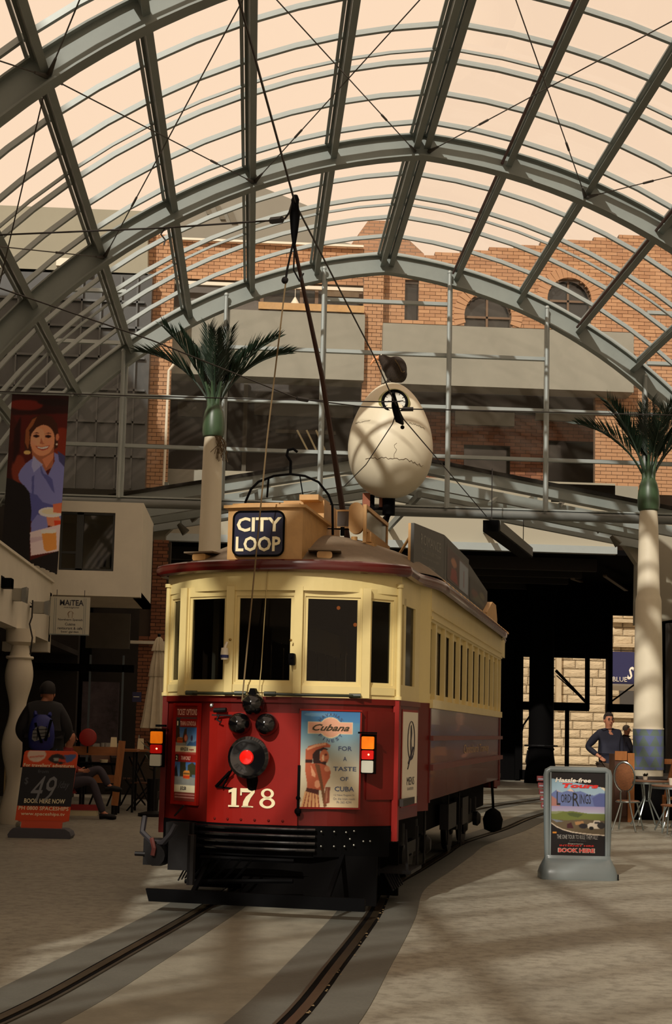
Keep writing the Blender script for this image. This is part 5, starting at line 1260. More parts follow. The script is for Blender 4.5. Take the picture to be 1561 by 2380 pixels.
c.poly([(.47, .287), (.58, .292), (.72, .281), (.69, .301), (.6, .312), (.51, .303)], (150, 60, 52)); c.poly([(.49, .290), (.58, .295), (.705, .285), (.67, .298), (.59, .304), (.52, .298)], (232, 222, 208))
c.ell(.84, .275, .015, .006, (230, 220, 190)); c.poly([(.6, .36), (.68, .41), (.8, .35), (.8, .32), (.75, .33)], (184, 118, 88))
sh1, sh2, sh3 = (112, 116, 172), (78, 82, 142), (146, 150, 200)
c.poly([(.24, .42), (.32, .385), (.44, .355), (.58, .38), (.72, .45), (.82, .37), (.80, .32), (1, .35), (1, .72), (.55, .74), (.5, .58), (.22, .48), (.2, .45)], sh1)
c.poly([(.44, .34), (.5, .36), (.62, .39), (.47, .435), (.42, .40)], sh3); c.poly([(.57, .39), (.64, .44), (.72, .45), (.8, .47), (.86, .55), (.8, .53), (.7, .48), (.6, .44)], sh2); c.poly([(.48, .45), (.5, .6), (.47, .62), (.44, .46)], sh2); c.poly([(.86, .31), (1, .34), (1, .40), (.9, .37)], (60, 60, 100))
c.poly([(.42, .55), (.55, .56), (.66, .6), (.9, .62), (.96, .60), (.98, .7), (.6, .74), (.46, .7)], sh2); c.poly([(.48, .72), (.58, .67), (.8, .68), (.78, .74), (.5, .78)], sh1)
c.poly([(.74, .68), (.95, .67), (1, .70), (1, .74), (.78, .73)], (190, 120, 90)); c.ell(.82, .655, .22, .028, (222, 214, 196)); c.ell(.80, .652, .15, .015, (196, 186, 160)); c.poly([(.84, .61), (1, .60), (1, .66), (.86, .655)], (190, 104, 72)); c.poly([(.88, .70), (1, .70), (1, .74), (.9, .735)], (190, 60, 30))
c.poly([(.47, .77), (1, .72), (1, .87), (.52, .90)], (196, 180, 184)); c.poly([(.48, .80), (.7, .79), (.7, .81), (.5, .83)], (178, 160, 170)); c.poly([(.68, .77), (.93, .765), (.96, .86), (.79, .875), (.74, .86)], (198, 132, 64)); c.poly([(.66, .755), (.92, .75), (.92, .77), (.68, .775)], (210, 200, 190))
blk = (22, 19, 20); c.poly([(0, .47), (.12, .48), (.32, .51), (.42, .55), (.47, .64), (.48, .80), (.51, .925), (1.0, .868), (1, 1), (0, 1)], blk)
c.blur(1); c.a = np.clip(c.a*1.32, 0, 255)
def bclip(x, y): 
    yb = np.where(x < .5, BHl/BH+(x/.5)*(.935-BHl/BH)*1.0, .935+(x-.5)/.5*(1-.935)); return y < yb
def bwarp(co):
    o = co.copy(); t = -co[..., 2]/BH; o[..., 0] = co[..., 0]-t*.07; o[..., 1] = .03*np.sin(t*3.1)+.01*np.sin(co[..., 0]*6); return o
c.build('printed_cloth', 0, BW, -BH, 0, 0, bn, .7, bwarp, bclip)
c3 = Canvas(30, 90, (34, 30, 30)); o = c3.build('cloth_back', 0, BW, -BH, 0, 0, bn, .8, lambda co: bwarp(co)+np.array([0, .012, 0]), bclip)
b = MB(); b.tube([(-1.3, 0, .02), (BW+.04, 0, .02)], .025, 8); b.ball((BW+.04, 0, .02), .035, 8, 6); b.build('hanging_rod', steel_l, bn, True)
b = MB(); b.tube([(-1.2, .3, .02), (-1.2, -.1, .02)], .03, 8); b.build('rod_bracket', steel, bn)

# ================================================================ trolley wires
wire = mat('wire_dark', (34, 30, 28), .5)
HDw = TO+RT*HD.x+AX*HD.y+Vector((0, 0, 5.83))
def wz(px, py, z):
    d = CR*((px-CX)/FP)-CU*((py-CY)/FP)+_f; t = (z-EYE)/d.z; return Vector((0, 0, EYE))+d*t
clockj = wz(918, 945, 5.83)
ww = thing('trolley_wire', 'dark overhead contact wire running above the tram to the clock', 'wire', (0, 0, 0))
b = MB(); b.tube([wz(520, -150, 5.83), wz(555, 0, 5.83), HDw, wz(870, 830, 5.83), wz(912, 925, 5.83), wz(938, 975, 5.83), wz(1130, 1200, 5.83), wz(1190, 1262, 5.83)], .009, 6); b.build('contact_wire', wire, ww)
b = MB(); p = wz(918, 945, 5.83); q2 = wz(935, 985, 5.83); b.tube([p+Vector((-.06, -.3, .12)), p, (p+q2)/2+Vector((0, 0, -.05)), q2], [.02, .05, .06, .02], 8); b.ball(q2+Vector((0, 0, -.05)), .03, 6, 5); b.build('wire_frog', black, ww)
b = MB(); b.tube([wz(918, 965, 5.83), wz(912, 985, 5.83), wz(850, 1080, 5.83), wz(800, 1130, 5.83)], .008, 5); b.build('branch_wire', wire, ww)
def span(pts, label, clamp=None):
    o = MB(); o.tube(pts, .009, 5)
    if clamp: o.tube(clamp, .03, 6)
    r = o.build('span_wire', wire, None); tag(r, label, 'wire'); return r
h1 = HDw+Vector((-.02, 0, .02))
span([wz(-150, 551, 6.0), wz(0, 546, 6.0), wz(380, 530, 5.95), wz(640, 512, 5.9), wz(662, 508, 5.87), wz(672, 494, 5.88), h1], 'dark span wire from the left edge to the trolley head', [wz(630, 513, 5.9), wz(655, 510, 5.88)])
span([wz(-100, 640, 6.0), wz(0, 670, 5.98), wz(350, 790, 5.92), wz(560, 874, 5.88), wz(700, 930, 5.85)], 'dark span wire sloping down from the left edge behind the trolley pole', [wz(690, 926, 5.85), wz(715, 930, 5.85)])
span([wz(-100, 903, 5.95), wz(0, 910, 5.95), wz(300, 920, 5.93), wz(700, 930, 5.85), wz(890, 934, 5.83), wz(930, 933, 5.83)], 'dark level span wire from the banner to the clock face')
span([wz(715, 930, 5.85), wz(840, 945, 5.84), wz(960, 951, 5.84), wz(1200, 956, 5.9), wz(1561, 965, 5.95), wz(1660, 967, 5.95)], 'dark level span wire from the clock to the right edge', [wz(935, 951, 5.84), wz(960, 951, 5.84)])
cr_ = wz(382, 532, 5.95); b = MB(); b.tube([cr_, cr_+Vector((-.03, 0, -.05)), cr_+Vector((.01, 0, -.1)), cr_+Vector((.0, 0, -.15))], .008, 5); o = b.build('wire_hook', wire, None); tag(o, 'small bent hook hanging from the upper left span wire', 'hook')

# ================================================================ linear light, spotlights, floodlights, cameras
A, B_ = at(1140, 1222, 26.6), at(1222, 1286, 33); 
ll = thing('linear_light', 'long black hanging light housing over the right side of the passage', 'light', tuple(A)); b = MB(); b.bar((0, 0, 0), tuple(B_-A), .3, .22); b.build('housing', black, ll); b = MB(); d = B_-A; b.bar(tuple(d*.02+Vector((.16, 0, .02))), tuple(d*.98+Vector((.16, 0, .02))), .03, .2); b.build('side_louvre', mat('louvre_grey', (96, 96, 86), .5), ll)
b = MB(); b.tube([(.1, .5, .1), (.1, .5, 1.2)], .01, 5); b.tube([tuple(d*.9), tuple(d*.9+Vector((0, 0, .9)))], .01, 5); b.build('suspension', wire, ll)
def spot(p, dirx, label, sc=1.):
    t = thing('spotlight', label, 'light', tuple(p), 0, 'canopy spotlights')
    b = MB(); b.tube([(0, 0, .18*sc), (0, 0, 0)], .02*sc, 6); b.build('stem', steel, t)
    b = MB(); b.tube([(-.05*dirx*sc, 0, .04*sc), (.12*dirx*sc, 0, -.16*sc)], [.05*sc, .10*sc], 12); b.build('lamp_head', mat('spot_grey', (110, 106, 92), .4), t, True)
    b = MB(); b.tube([(-.9*dirx*sc, 0, .22*sc), (.05*dirx*sc, 0, .18*sc)], .015*sc, 6); b.build('arm', steel, t)
spot(at(1384, 1218, 32), 1, 'small grey spotlight under the right canopy beam, the higher one'); spot(at(1425, 1250, 32), 1, 'small grey spotlight under the right canopy beam, the lower one')
spot(at(442, 1192, 32), 1, 'small grey spotlight left of the palm column, the higher one'); spot(at(420, 1222, 32), 1, 'small grey spotlight left of the palm column, the lower one')
def flood(px, py, y, label):
    p = at(px, py, y); t = thing('floodlight', label, 'light', tuple(p), 0, 'wall floodlights')
    b = MB(); b.box(-.11, .09, -.16, .0, -.1, .08); b.build('lamp_body', mat('pale_grey', (150, 146, 132), .5), t)
    b = MB(); b.hexa([(.08, -.2, -.11), (.14, -.2, -.13), (.14, .02, -.13), (.08, .02, -.11), (.08, -.2, .08), (.15, -.2, .1), (.15, .02, .1), (.08, .02, .08)]); b.build('lens_hood', mat('flood_glass', (120, 122, 118), .2), t)
    b = MB(); b.bar((-.1, 0, 0), (-.22, .05, .02), .03); b.tube([(-.14, 0, .05), (-.2, 0, .1), (-.24, 0, -.05), (-.2, 0, -.3)], .006, 5); b.build('bracket_arm', iron, t)
flood(42, 1382, 21, 'pale floodlight with square hood on the left parapet near the edge'); flood(95, 1412, 22.5, 'pale twin floodlight at the corner of the left parapet')
b = MB(); b.box(-.45, .1, -.1, .1, -.07, .07); b.box(.0, .1, -.11, .11, -.06, .06)
for k in range(6): b.box(-.4+.07*k, -.38+.07*k, -.11, .11, .07, .1)
o = b.build('wall_lamp', black, None, loc=tuple(at(12, 1356, 20))); tag(o, 'black finned lamp poking in at the left edge above the parapet', 'light')
o = MB().box(-.1, .09, -.12, .0, -.14, .17).build('junction_box', offw, None, loc=tuple(at(93, 1375, 24.4))); tag(o, 'white junction box at the corner where parapet meets balcony', 'box')
o = MB().tube([(0, 0, 0), (.0, 0, -.25), (-.03, 0, -.35), (.02, 0, -.55), (0, 0, -.8)], .012, 5).build('cable', wire, None, loc=tuple(at(76, 1395, 21))); tag(o, 'dark cable trailing down the left parapet corner', 'cable')

# ================================================================ hanging restaurant sign
sy = 24.4; sx0, sx1 = X_(116, 1430, sy), X_(208, 1430, sy); sz0, sz1 = Z_(160, 1476, sy), Z_(160, 1387, sy)
rs = thing('hanging_sign', 'pale restaurant sign with dark lettering hanging under the balcony box', 'sign', (sx0, sy, sz0)); w_, h_ = sx1-sx0, sz1-sz0
b = MB(); b.box(0, w_, 0, .04, 0, h_); b.build('sign_board', mat('sign_white', (186, 182, 164), .6), rs)
b = MB()
for x in (.07, .1, w_-.1, w_-.07): b.box(x-.003, x+.003, -.003, 0, .02, h_-.02)
b.box(0, w_, -.003, 0, 0, .015); b.build('border_lines', mat('sign_line', (110, 124, 124), .6), rs)
text('MAiTEA', w_*.24, w_*.84, h_*.77, h_*.92, -.004, inkd, rs, bold=.02); text('maitaguna', w_*.34, w_*.72, h_*.69, h_*.745, -.004, inkd, rs, shear=.3)
for s, f in (('Northern Spanish', .36), ('Cuisine', .25), ('restaurant & cafe', .145), ('beer garden', .045)):
    hw_ = {'Northern Spanish': .31, 'Cuisine': .13, 'restaurant & cafe': .31, 'beer garden': .22}[s]*w_; text(s, w_*.52-hw_, w_*.52+hw_, h_*f, h_*(f+.07), -.004, inkd, rs, bold=.008)
b = MB(); b.tube([(w_*.48, -.004, h_*.45), (w_*.46, -.004, h_*.56), (w_*.5, -.004, h_*.62)], .004, 4); b.tube([(w_*.56, -.004, h_*.45), (w_*.57, -.004, h_*.6)], .004, 4); b.tube([(w_*.52+.05*cos(a), -.004, h_*.55+.05*sin(a)) for a in [k*.7 for k in range(7)]], .003, 4); b.build('figure_sketch', mat('sketch_tan', (150, 124, 96), .7), rs)
b = MB()
for x in (.1, w_-.1): b.tube([(x, .02, h_), (x, .02, h_+.12)], .006, 5)
b.build('hanger', wire, rs)

# wavy column at the left
wc = thing('wavy_column', 'pale wavy-profiled column at the left under the parapet', 'column', (X_(42, 1620, 21.6), 21.6, 0))
P = [(.2, 0)]
for k in range(40):
    z = .1+2.55*k/39; P.append((.165+.045*sin(z*6.0+.9), z))
P += [(.18, 2.68), (.22, 2.7), (.22, 2.9)]
MB().lathe(P, 24, (0, 0, 0)).build('shaft', pcol, wc, True)
b = MB(); b.lathe([(.2, 2.45), (.21, 2.47), (.2, 2.49)], 24); b.build('collar_ring', pcol, wc, True)
bd_ = thing('menu_blackboard', 'dark menu blackboard with thin wooden edge leaning at the far left', 'board', (X_(12, 1825, 22.6), 22.6, 0)); b = MB(); b.box(0, .36, .0, .03, .03, .95); b.build('slate', mat('slate_face', (40, 42, 48), .7), bd_); b = MB(); b.frame(-.02, .38, 0, .98, .025, -.01, .04); b.build('wood_edge', mat('pale_wood_edge', (150, 126, 84), .6), bd_)

# ================================================================ pavement signs
# left: price board on a weighted foot
p0 = at(95, 1946, 19.1); p0.z = 0
ls = thing('pavement_sign', 'orange and black travel hire pavement sign priced in chalk, at the lower left', 'sign', tuple(p0), radians(-4))
b = MB(); b.prism([(-.40, 0), (.40, 0), (.42, .04), (.40, .09), (.34, .125), (-.34, .125), (-.38, .09), (-.41, .04)], -.14, .14); b.build('foot', mat('sign_foot_grey', (66, 66, 74), .5), ls, True)
LH = (1.135); ln = .17
def lean(co, k=ln/LH): o = co.copy(); o[..., 1] = o[..., 1]+(o[..., 2]-.12)*k; o[..., 0] = o[..., 0]+(o[..., 2]-.12)*.06; return o
def lean_o(o): n = len(o.data.vertices); co = np.empty(n*3, np.float32); o.data.vertices.foreach_get('co', co); o.data.vertices.foreach_set('co', lean(co.reshape(-1, 3)).ravel()); return o
bodyP = [(-.27, .12), (.27, .12), (.27, .20), (.34, .22), (.36, LH-.07)]+[(.36-.07+.07*cos(a), LH-.07+.07*sin(a)) for a in (0, .4, .8, 1.2, 1.57)]+[(-.36+.07-.07*sin(a), LH-.07+.07*cos(a)) for a in (0, .4, .8, 1.2, 1.57)]+[(-.34, .22), (-.27, .20)]
org = mat('sign_orange', (206, 72, 32), .5); lean_o(MB().prism(bodyP, -.015, .015).build('board', org, ls))
c = Canvas(70, 110, (206, 72, 32)); c.rect(0, .235, 1, .795, (30, 30, 34)); c.ell(.24, .06, .17, .105, (214, 186, 166)); c.poly([(.46, .12), (.52, .06), (.62, .04), (.72, .06), (.8, .13), (.78, .17), (.6, .18), (.5, .15)], (40, 34, 34)); c.poly([(.56, .1), (.66, .1), (.66, .15), (.57, .15)], (150, 150, 140)); c.poly([(.66, .11), (.78, .12), (.78, .165), (.66, .16)], (190, 60, 40)); c.poly([(.74, .06), (.95, .04), (.98, .07), (.9, .14), (.8, .17), (.78, .1)], (70, 90, 140)); c.ell(.7, .175, .04, .02, (26, 26, 26)); c.blur(1)
c.build('sign_print', -.355, .355, .22, LH-.005, -.018, ls, .5, lean, lambda x, y: ~(((x < .1) | (x > .9)) & (y < .06) & (((np.minimum(x, 1-x)-.1)/.1)**2+((y-.06)/.06)**2 > 1)))
chk = mat('chalk', (120, 122, 126), .9); chk2 = mat('chalk_faint', (84, 86, 92), .9)
def lt(s, x0, x1, z0, z1, m, **k): return lean_o(text(s, x0, x1, z0, z1, -.022, m, ls, **k))
lt('spaceships', -.28, -.09, 1.035, 1.075, org, shear=.2, rz=.1, bold=.01); lt("For travellers' adventures", -.34, .33, .92, .965, offw, bold=.012); lt('from', -.14, .0, .84, .885, chk2)
lt('49', -.2, .13, .46, .80, chk, shear=.3); lt('$', -.3, -.25, .68, .78, chk2); lt('/day', .15, .3, .62, .74, chk2, shear=.3); lt('BOOK HERE NOW', -.27, .27, .445, .505, offw, bold=.015)
lt('PH 0800 SPACESHIPS', -.33, .33, .355, .405, offw, bold=.012); lt('www.spaceships.tv', -.29, .29, .275, .33, offw, bold=.01)
# right: framed poster sign
q0 = at(1341, 2043, 15.0); q0.z = 0
rs2 = thing('pavement_sign', 'grey framed pavement sign with a mountain tour poster on the right of the floor', 'sign', tuple(q0), radians(-3))
gpl = mat('sign_grey_plastic', (104, 112, 112), .35, coat=.2)
SH = Z_(1341, 1789, 15.0)
# moulded base
b = MB(); prof = [(-.405, .0, .20), (-.405, .06, .20), (-.385, .12, .18), (-.36, .18, .12), (-.35, .21, .06), (-.345, .24, .05)]
rings = []
for (x, z, d) in prof:
    hw_ = -x; r = []; n = 24
    for k in range(n):
        a = 2*pi*k/n; e = .35; r.append((hw_*np.sign(cos(a))*abs(cos(a))**e, d*np.sign(sin(a))*abs(sin(a))**e, z))
    rings.append(r)
for r in rings: b.v += r
for i in range(len(rings)-1):
    for k in range(24): b.f.append((i*24+k, i*24+(k+1) % 24, (i+1)*24+(k+1) % 24, (i+1)*24+k)); b.mi.append(0)
b.f.append(tuple(range(23, -1, -1))); b.mi.append(0); b.f.append(tuple(range(5*24, 6*24))); b.mi.append(0); b.build('base', gpl, rs2, True)
b = MB(); b.box(.37, .41, -.13, -.05, .0, .06); b.build('wheel', black, rs2)
b = MB(); b.tube([(-.315, 0, .2), (-.325, 0, .5), (-.335, 0, SH-.06), (-.325, 0, SH-.02), (-.29, 0, SH), (.29, 0, SH), (.325, 0, SH-.02), (.335, 0, SH-.06), (.325, 0, .5), (.315, 0, .2)], .033, 12); b.build('frame_tube', gpl, rs2, True)
b = MB(); b.box(-.30, -.285, -.03, .03, .22, SH-.03); b.box(.285, .31, -.045, .03, .22, SH-.03); b.box(-.30, .30, -.03, .03, .21, .235); b.build('inner_frame', gpl, rs2)
b = MB(); b.box(-.29, .29, -.01, .01, .23, SH-.03); b.build('backing', blackm, rs2)
c = Canvas(120, 200, (26, 24, 26)); c.vgrad(0, .05, 1, .5, (130, 160, 176), (150, 160, 170)); c.poly([(0, 0), (1, 0), (1, .2), (.9, .165), (.7, .145), (.45, .12), (.2, .085), (.0, .075)], (24, 22, 24)); c.poly([(.95, .17), (1, .175), (1, .215), (.9, .165)], (200, 186, 160))
c.poly([(0, .26), (.1, .21), (.2, .24), (.3, .22), (.36, .18), (.45, .23), (.55, .22), (.7, .26), (.8, .27), (.9, .24), (1, .24), (1, .42), (0, .42)], (92, 104, 146)); c.poly([(.3, .22), (.36, .18), (.43, .23), (.36, .225)], (196, 170, 150)); c.poly([(.1, .21), (.2, .24), (.12, .23)], (180, 160, 150)); c.poly([(0, .28), (.1, .32), (.14, .38), (.2, .42), (0, .42)], (150, 104, 96)); c.poly([(.76, .3), (.9, .25), (1, .25), (1, .42), (.8, .4)], (76, 84, 128)); c.vgrad(0, .405, 1, .48, (140, 128, 158), (156, 152, 166))
c.poly([(0, .49), (.25, .47), (.4, .465), (.7, .49), (1, .49), (1, .6), (0, .6)], (96, 104, 52)); c.poly([(.3, .49), (.4, .48), (.6, .5), (.5, .54), (.35, .52)], (70, 80, 44)); c.poly([(0, .47), (.25, .465), (.1, .50), (0, .5)], (120, 126, 90)); c.poly([(0, .565), (.3, .575), (.6, .56), (1, .57), (1, .75), (0, .75)], (88, 76, 58)); c.poly([(0, .56), (.15, .575), (.25, .59), (.1, .6)], (104, 110, 120)); c.poly([(.44, .59), (.6, .58), (.62, .62), (.46, .63)], (150, 112, 74))
c.poly([(.66, .63), (.72, .60), (.78, .6), (.8, .57), (.9, .57), (.95, .62), (.95, .67), (.7, .67)], (190, 178, 160)); c.rect(.81, .585, .9, .61, (60, 56, 56)); c.ell(.6, .64, .08, .03, (34, 32, 36)); c.ell(.75, .665, .04, .022, (24, 24, 24)); c.ell(.93, .63, .07, .04, (40, 38, 38)); c.poly([(.3, .62), (.38, .6), (.42, .67), (.3, .67)], (60, 30, 34))
cur = [(0, .60), (.1, .645), (.22, .68), (.4, .71), (.6, .725), (.8, .735), (1, .74)]
c.poly(cur+[(1, 1), (0, 1)], (22, 20, 22)); c.poly(cur+[(x, y+.014) for x, y in reversed(cur)], (196, 180, 160)); c.rect(.03, .715, .11, .737, (190, 120, 40)); c.blur(1)
c.build('tour_print', -.283, .283, .238, SH-.035, -.014, rs2, .3)
def rt2(s, x0, x1, f0, f1, m, **k): T0, T1 = .238, SH-.035; z = lambda f: T1-(T1-T0)*f; return text(s, -.283+.566*x0, -.283+.566*x1, z(f1), z(f0), -.019, m, rs2, **k)
ink_w = mat('ink_white', (214, 204, 188), .5); ink_r = mat('ink_bright_red', (196, 30, 20), .5); ink_b = mat('ink_black', (20, 20, 26), .5)
rt2('Hassle-free', .07, .74, .06, .115, ink_w, bold=.03, shear=.2); rt2('Tours', .2, .88, .125, .182, ink_r, bold=.05, shear=.2)
rt2('L', .10, .17, .23, .39, ink_b, bold=.0); rt2('ORD', .18, .36, .26, .36, ink_b); rt2('OF THE', .36, .42, .285, .325, ink_b); rt2('R', .40, .52, .24, .40, ink_b); rt2('INGS', .53, .74, .255, .37, ink_b)
rt2('THE ONE TOUR TO RULE THEM ALL!', .11, .87, .75, .80, mat('ink_silver', (150, 146, 140), .5), bold=.0); rt2('guided day tours', .34, .65, .815, .83, mat('ink_dim', (90, 86, 84), .6)); rt2('Departures', .32, .6, .85, .866, ink_w); rt2('INTERNET HIRE', .16, .8, .87, .89, ink_r, bold=.02)
rt2('BOOK HERE', .13, .82, .91, .965, ink_w, bold=.07); o = rt2('BOOK HERE', .14, .81, .914, .961, ink_r, bold=.03)
co = np.empty(len(o.data.vertices)*3, np.float32); o.data.vertices.foreach_get('co', co); co[1::3] -= .003; o.data.vertices.foreach_set('co', co)
# leaflet rack clipped behind the left edge
for k in range(5):
    lh = MB().box(-.43+.012*k, -.34, .02, .05, SH-.13-.07*k, SH-.075-.07*k).build('leaflet_holder', mat('leaflet_red', (120, 50, 50), .6, 0, .6, 30), rs2)
    MB().box(-.42+.012*k, -.35, .014, .02, SH-.115-.07*k, SH-.10-.07*k).build('leaflet', mat('leaflet_pale', (150, 150, 160), .6), lh)

# ================================================================ people
def skin_mesh(name, joints, edges, mtl, parent, sub=2):
    me = bpy.data.meshes.new(name); names = list(joints); me.from_pydata([joints[n][0] for n in names], [(names.index(a), names.index(c)) for a, c in edges], [])
    o = bpy.data.objects.new(name, me); COL.objects.link(o); o.parent = parent
    s = o.modifiers.new('skin', 'SKIN'); s.use_smooth_shade = True
    for i, n in enumerate(names):
        r = joints[n][1]; r = r if isinstance(r, tuple) else (r, r)
        me.skin_vertices[0].data[i].radius = r
    me.skin_vertices[0].data[0].use_root = True
    u = o.modifiers.new('sub', 'SUBSURF'); u.levels = sub; u.render_levels = sub
    me.materials.append(mtl); return o
skinm = mat('skin_tone', (176, 116, 86), .55, 0, .06, 12); hairm = mat('dark_hair', (38, 28, 24), .8); 
def figure(t, J, S=1., face=-1, hair=hairm, jacket=None, trousers=None, shoes=None, hands=True, extra_hair=0, jr=1.15, jacket_low=True, hs=1.):
    "J: joint name -> (x,y,z); the body is one skinned surface, clothes are slightly larger skins over it. faces -y when face=-1"
    R_ = {'pelvis': (.14, .10), 'waist': (.125, .095), 'chest': (.155, .11), 'neckb': (.085, .075), 'neck': .055, 'head0': (.062, .072), 'head1': (.078, .095), 'head2': (.076, .095), 'head3': (.045, .06),
          'shL': .065, 'elL': .042, 'wrL': .028, 'pmL': (.03, .02), 'shR': .065, 'elR': .042, 'wrR': .028, 'pmR': (.03, .02), 'hpL': .09, 'knL': .058, 'anL': .038, 'toL': .035, 'hpR': .09, 'knR': .058, 'anR': .038, 'toR': .035}
    j = {n: (tuple(J[n]), tuple(v*S for v in R_[n]) if isinstance(R_[n], tuple) else R_[n]*S) for n in R_ if n in J}
    for n in ('head0', 'head1', 'head2', 'head3'):
        j[n] = (j[n][0], tuple(v*hs for v in j[n][1]))
    E_ = [('pelvis', 'waist'), ('waist', 'chest'), ('chest', 'neckb'), ('neckb', 'neck'), ('neck', 'head0'), ('head0', 'head1'), ('head1', 'head2'), ('head2', 'head3')]
    for s in 'LR':
        E_ += [('chest', 'sh'+s), ('sh'+s, 'el'+s), ('el'+s, 'wr'+s), ('wr'+s, 'pm'+s), ('pelvis', 'hp'+s), ('hp'+s, 'kn'+s), ('kn'+s, 'an'+s), ('an'+s, 'to'+s)]
    E_ = [e for e in E_ if e[0] in j and e[1] in j]
    body = skin_mesh('body', j, E_, skinm, t)
    hd = Vector(J['head1']); up_ = (Vector(J['head2'])-Vector(J['head0'])).normalized()
    f = Vector((0, face, 0)) if not isinstance(face, Vector) else face
    sd = f.cross(up_).normalized()
    if jacket:
        k = {n: (v[0], tuple(x*jr+.012*S for x in v[1]) if isinstance(v[1], tuple) else v[1]*jr+.014*S) for n, v in j.items() if n in ('pelvis', 'waist', 'chest', 'neckb', 'shL', 'elL', 'wrL', 'shR', 'elR', 'wrR')}
        for s in 'LR':
            if 'wr'+s in k: a = Vector(J['el'+s]); w_ = Vector(J['wr'+s]); k['wr'+s] = (tuple(a.lerp(w_, .9)), k['wr'+s][1])
        if jacket_low:
            p = Vector(J['pelvis']); k['hem'] = (tuple(p+Vector((0, 0, -.10*S))), (.165*S, .125*S))
        n = Vector(J['neckb']); k['col'] = (tuple(n+(Vector(J['neck'])-n)*1.1), .082*S)
        E2 = [e for e in E_ if e[0] in k and e[1] in k]+([('pelvis', 'hem')] if jacket_low else [])+[('neckb', 'col')]
        skin_mesh('jacket', k, E2, jacket, t)
    if trousers:
        k = {n: (v[0], tuple(x*1.08+.006*S for x in v[1]) if isinstance(v[1], tuple) else v[1]*1.15+.014*S) for n, v in j.items() if n in ('pelvis', 'hpL', 'knL', 'anL', 'hpR', 'knR', 'anR')}
        skin_mesh('trousers', k, [e for e in E_ if e[0] in k and e[1] in k], trousers, t)
    if shoes:
        for s in 'LR':
            if 'an'+s in J:
                a = Vector(J['an'+s]); to = Vector(J['to'+s]); d = (to-a); d.z = 0; d = d.normalized()*.2*S
                b = MB(); h = Vector((a.x, a.y, min(a.z, to.z)))
                b.tube([h-d*.28+Vector((0, 0, .0)), h+d*.2+Vector((0, 0, .01)), h+d*.8+Vector((0, 0, -.01)), h+d*1.05+Vector((0, 0, -.015))], [.045*S, .05*S, .045*S, .025*S], 10); b.build('shoe', shoes, t, True)
    # hair cap, ears, nose, eyes, mouth
    c0 = Vector(J['head2']); r = .1*S
    b = MB(); n_, m_ = 16, 9; fv = f
    for i in range(m_):
        ph = (pi*.62)*i/(m_-1)
        for k in range(n_):
            th = 2*pi*k/n_; dirv = (up_*cos(ph)+(sd*cos(th)+f*sin(th))*sin(ph)); 
            cut_ = 1.0
            if dirv.dot(f) > .3 and dirv.dot(up_) < .5: cut_ = .72
            b.v.append(tuple(c0-f*.006*S+up_*.0+Vector((dirv.x*.088*S, dirv.y*.108*S, dirv.z*.105*S))*cut_*hs))
    for i in range(m_-1):
        for k in range(n_): b.f.append((i*n_+k, i*n_+(k+1) % n_, (i+1)*n_+(k+1) % n_, (i+1)*n_+k)); b.mi.append(0)
    b.build('hair', hair, t, True)
    b = MB(); 
    for s in (-1, 1): b.ball(tuple(hd+sd*s*.083*S+Vector((0, 0, .01))), .022*S, 8, 6, .5, 1, 1.3)
    b.build('ears', skinm, t, True)
    b = MB(); p = hd+f*.088*S; b.tube([p+up_*.035*S, p+f*.018*S+up_*.005*S, p+f*.02*S-up_*.008*S], [.006*S, .011*S, .013*S], 6); b.build('nose', skinm, t, True)
    b = MB()
    for s in (-1, 1): b.ball(tuple(hd+f*.088*S+up_*.04*S+sd*s*.032*S), .011*S, 8, 6)
    b.build('eyes', mat('eye_dark', (50, 40, 36), .3), t, True)
    b = MB()
    for s in (-1, 1): b.bar(hd+f*.095*S+up_*.062*S+sd*s*.015*S, hd+f*.088*S+up_*.06*S+sd*s*.05*S, .008*S)
    b.build('eyebrows', hair, t)
    b = MB(); b.tube([hd+f*.088*S-up_*.035*S-sd*.025*S, hd+f*.096*S-up_*.037*S, hd+f*.088*S-up_*.035*S+sd*.025*S], [.003*S, .007*S, .003*S], 6); b.build('mouth', mat('lip_tone', (150, 80, 70), .5), t, True)
    if hands:
        for s in 'LR':
            if 'pm'+s not in J: continue
            w0 = Vector(J['wr'+s]); p = Vector(J['pm'+s]); d = (p-w0).normalized(); sv = d.cross(Vector((0, 1, 0))); sv = sv.normalized() if sv.length > .1 else Vector((1, 0, 0)); nv = d.cross(sv)
            for k in range(4):
                st = p+sv*(.022-.015*k)*S; L1 = (.036, .042, .040, .032)[k]*S
                b = MB(); b.tube([st-d*.01, st+d*L1, st+d*L1*1.7+nv*.012*S, st+d*L1*2.1+nv*.03*S], [.0095*S, .009*S, .008*S, .006*S], 7); b.build('finger', skinm, t, True)
            b = MB(); st = w0+d*.03*S+sv*.025*S; b.tube([st, st+d*.03*S+sv*.025*S, st+d*.055*S+sv*.03*S], [.011*S, .010*S, .008*S], 7); b.build('thumb', skinm, t, True)
    return body
def stand(S, lean=0., w=.0):
    return {'pelvis': (0, 0, .95), 'waist': (0, 0, 1.08), 'chest': (0, .0, 1.32), 'neckb': (0, .01, 1.475), 'neck': (0, 0, 1.53), 'head0': (0, -.01, 1.58), 'head1': (0, -.015, 1.64), 'head2': (0, -.005, 1.70), 'head3': (0, 0, 1.765),
            'hpL': (.09, 0, .88), 'knL': (.1, -.01, .50), 'anL': (.11, .02, .09), 'toL': (.12, -.12, .045), 'hpR': (-.09, 0, .88), 'knR': (-.1, -.01, .50), 'anR': (-.11, .02, .09), 'toR': (-.12, -.12, .045)}
def scl(J, k): return {n: (v[0]*k, v[1]*k, v[2]*k) for n, v in J.items()}
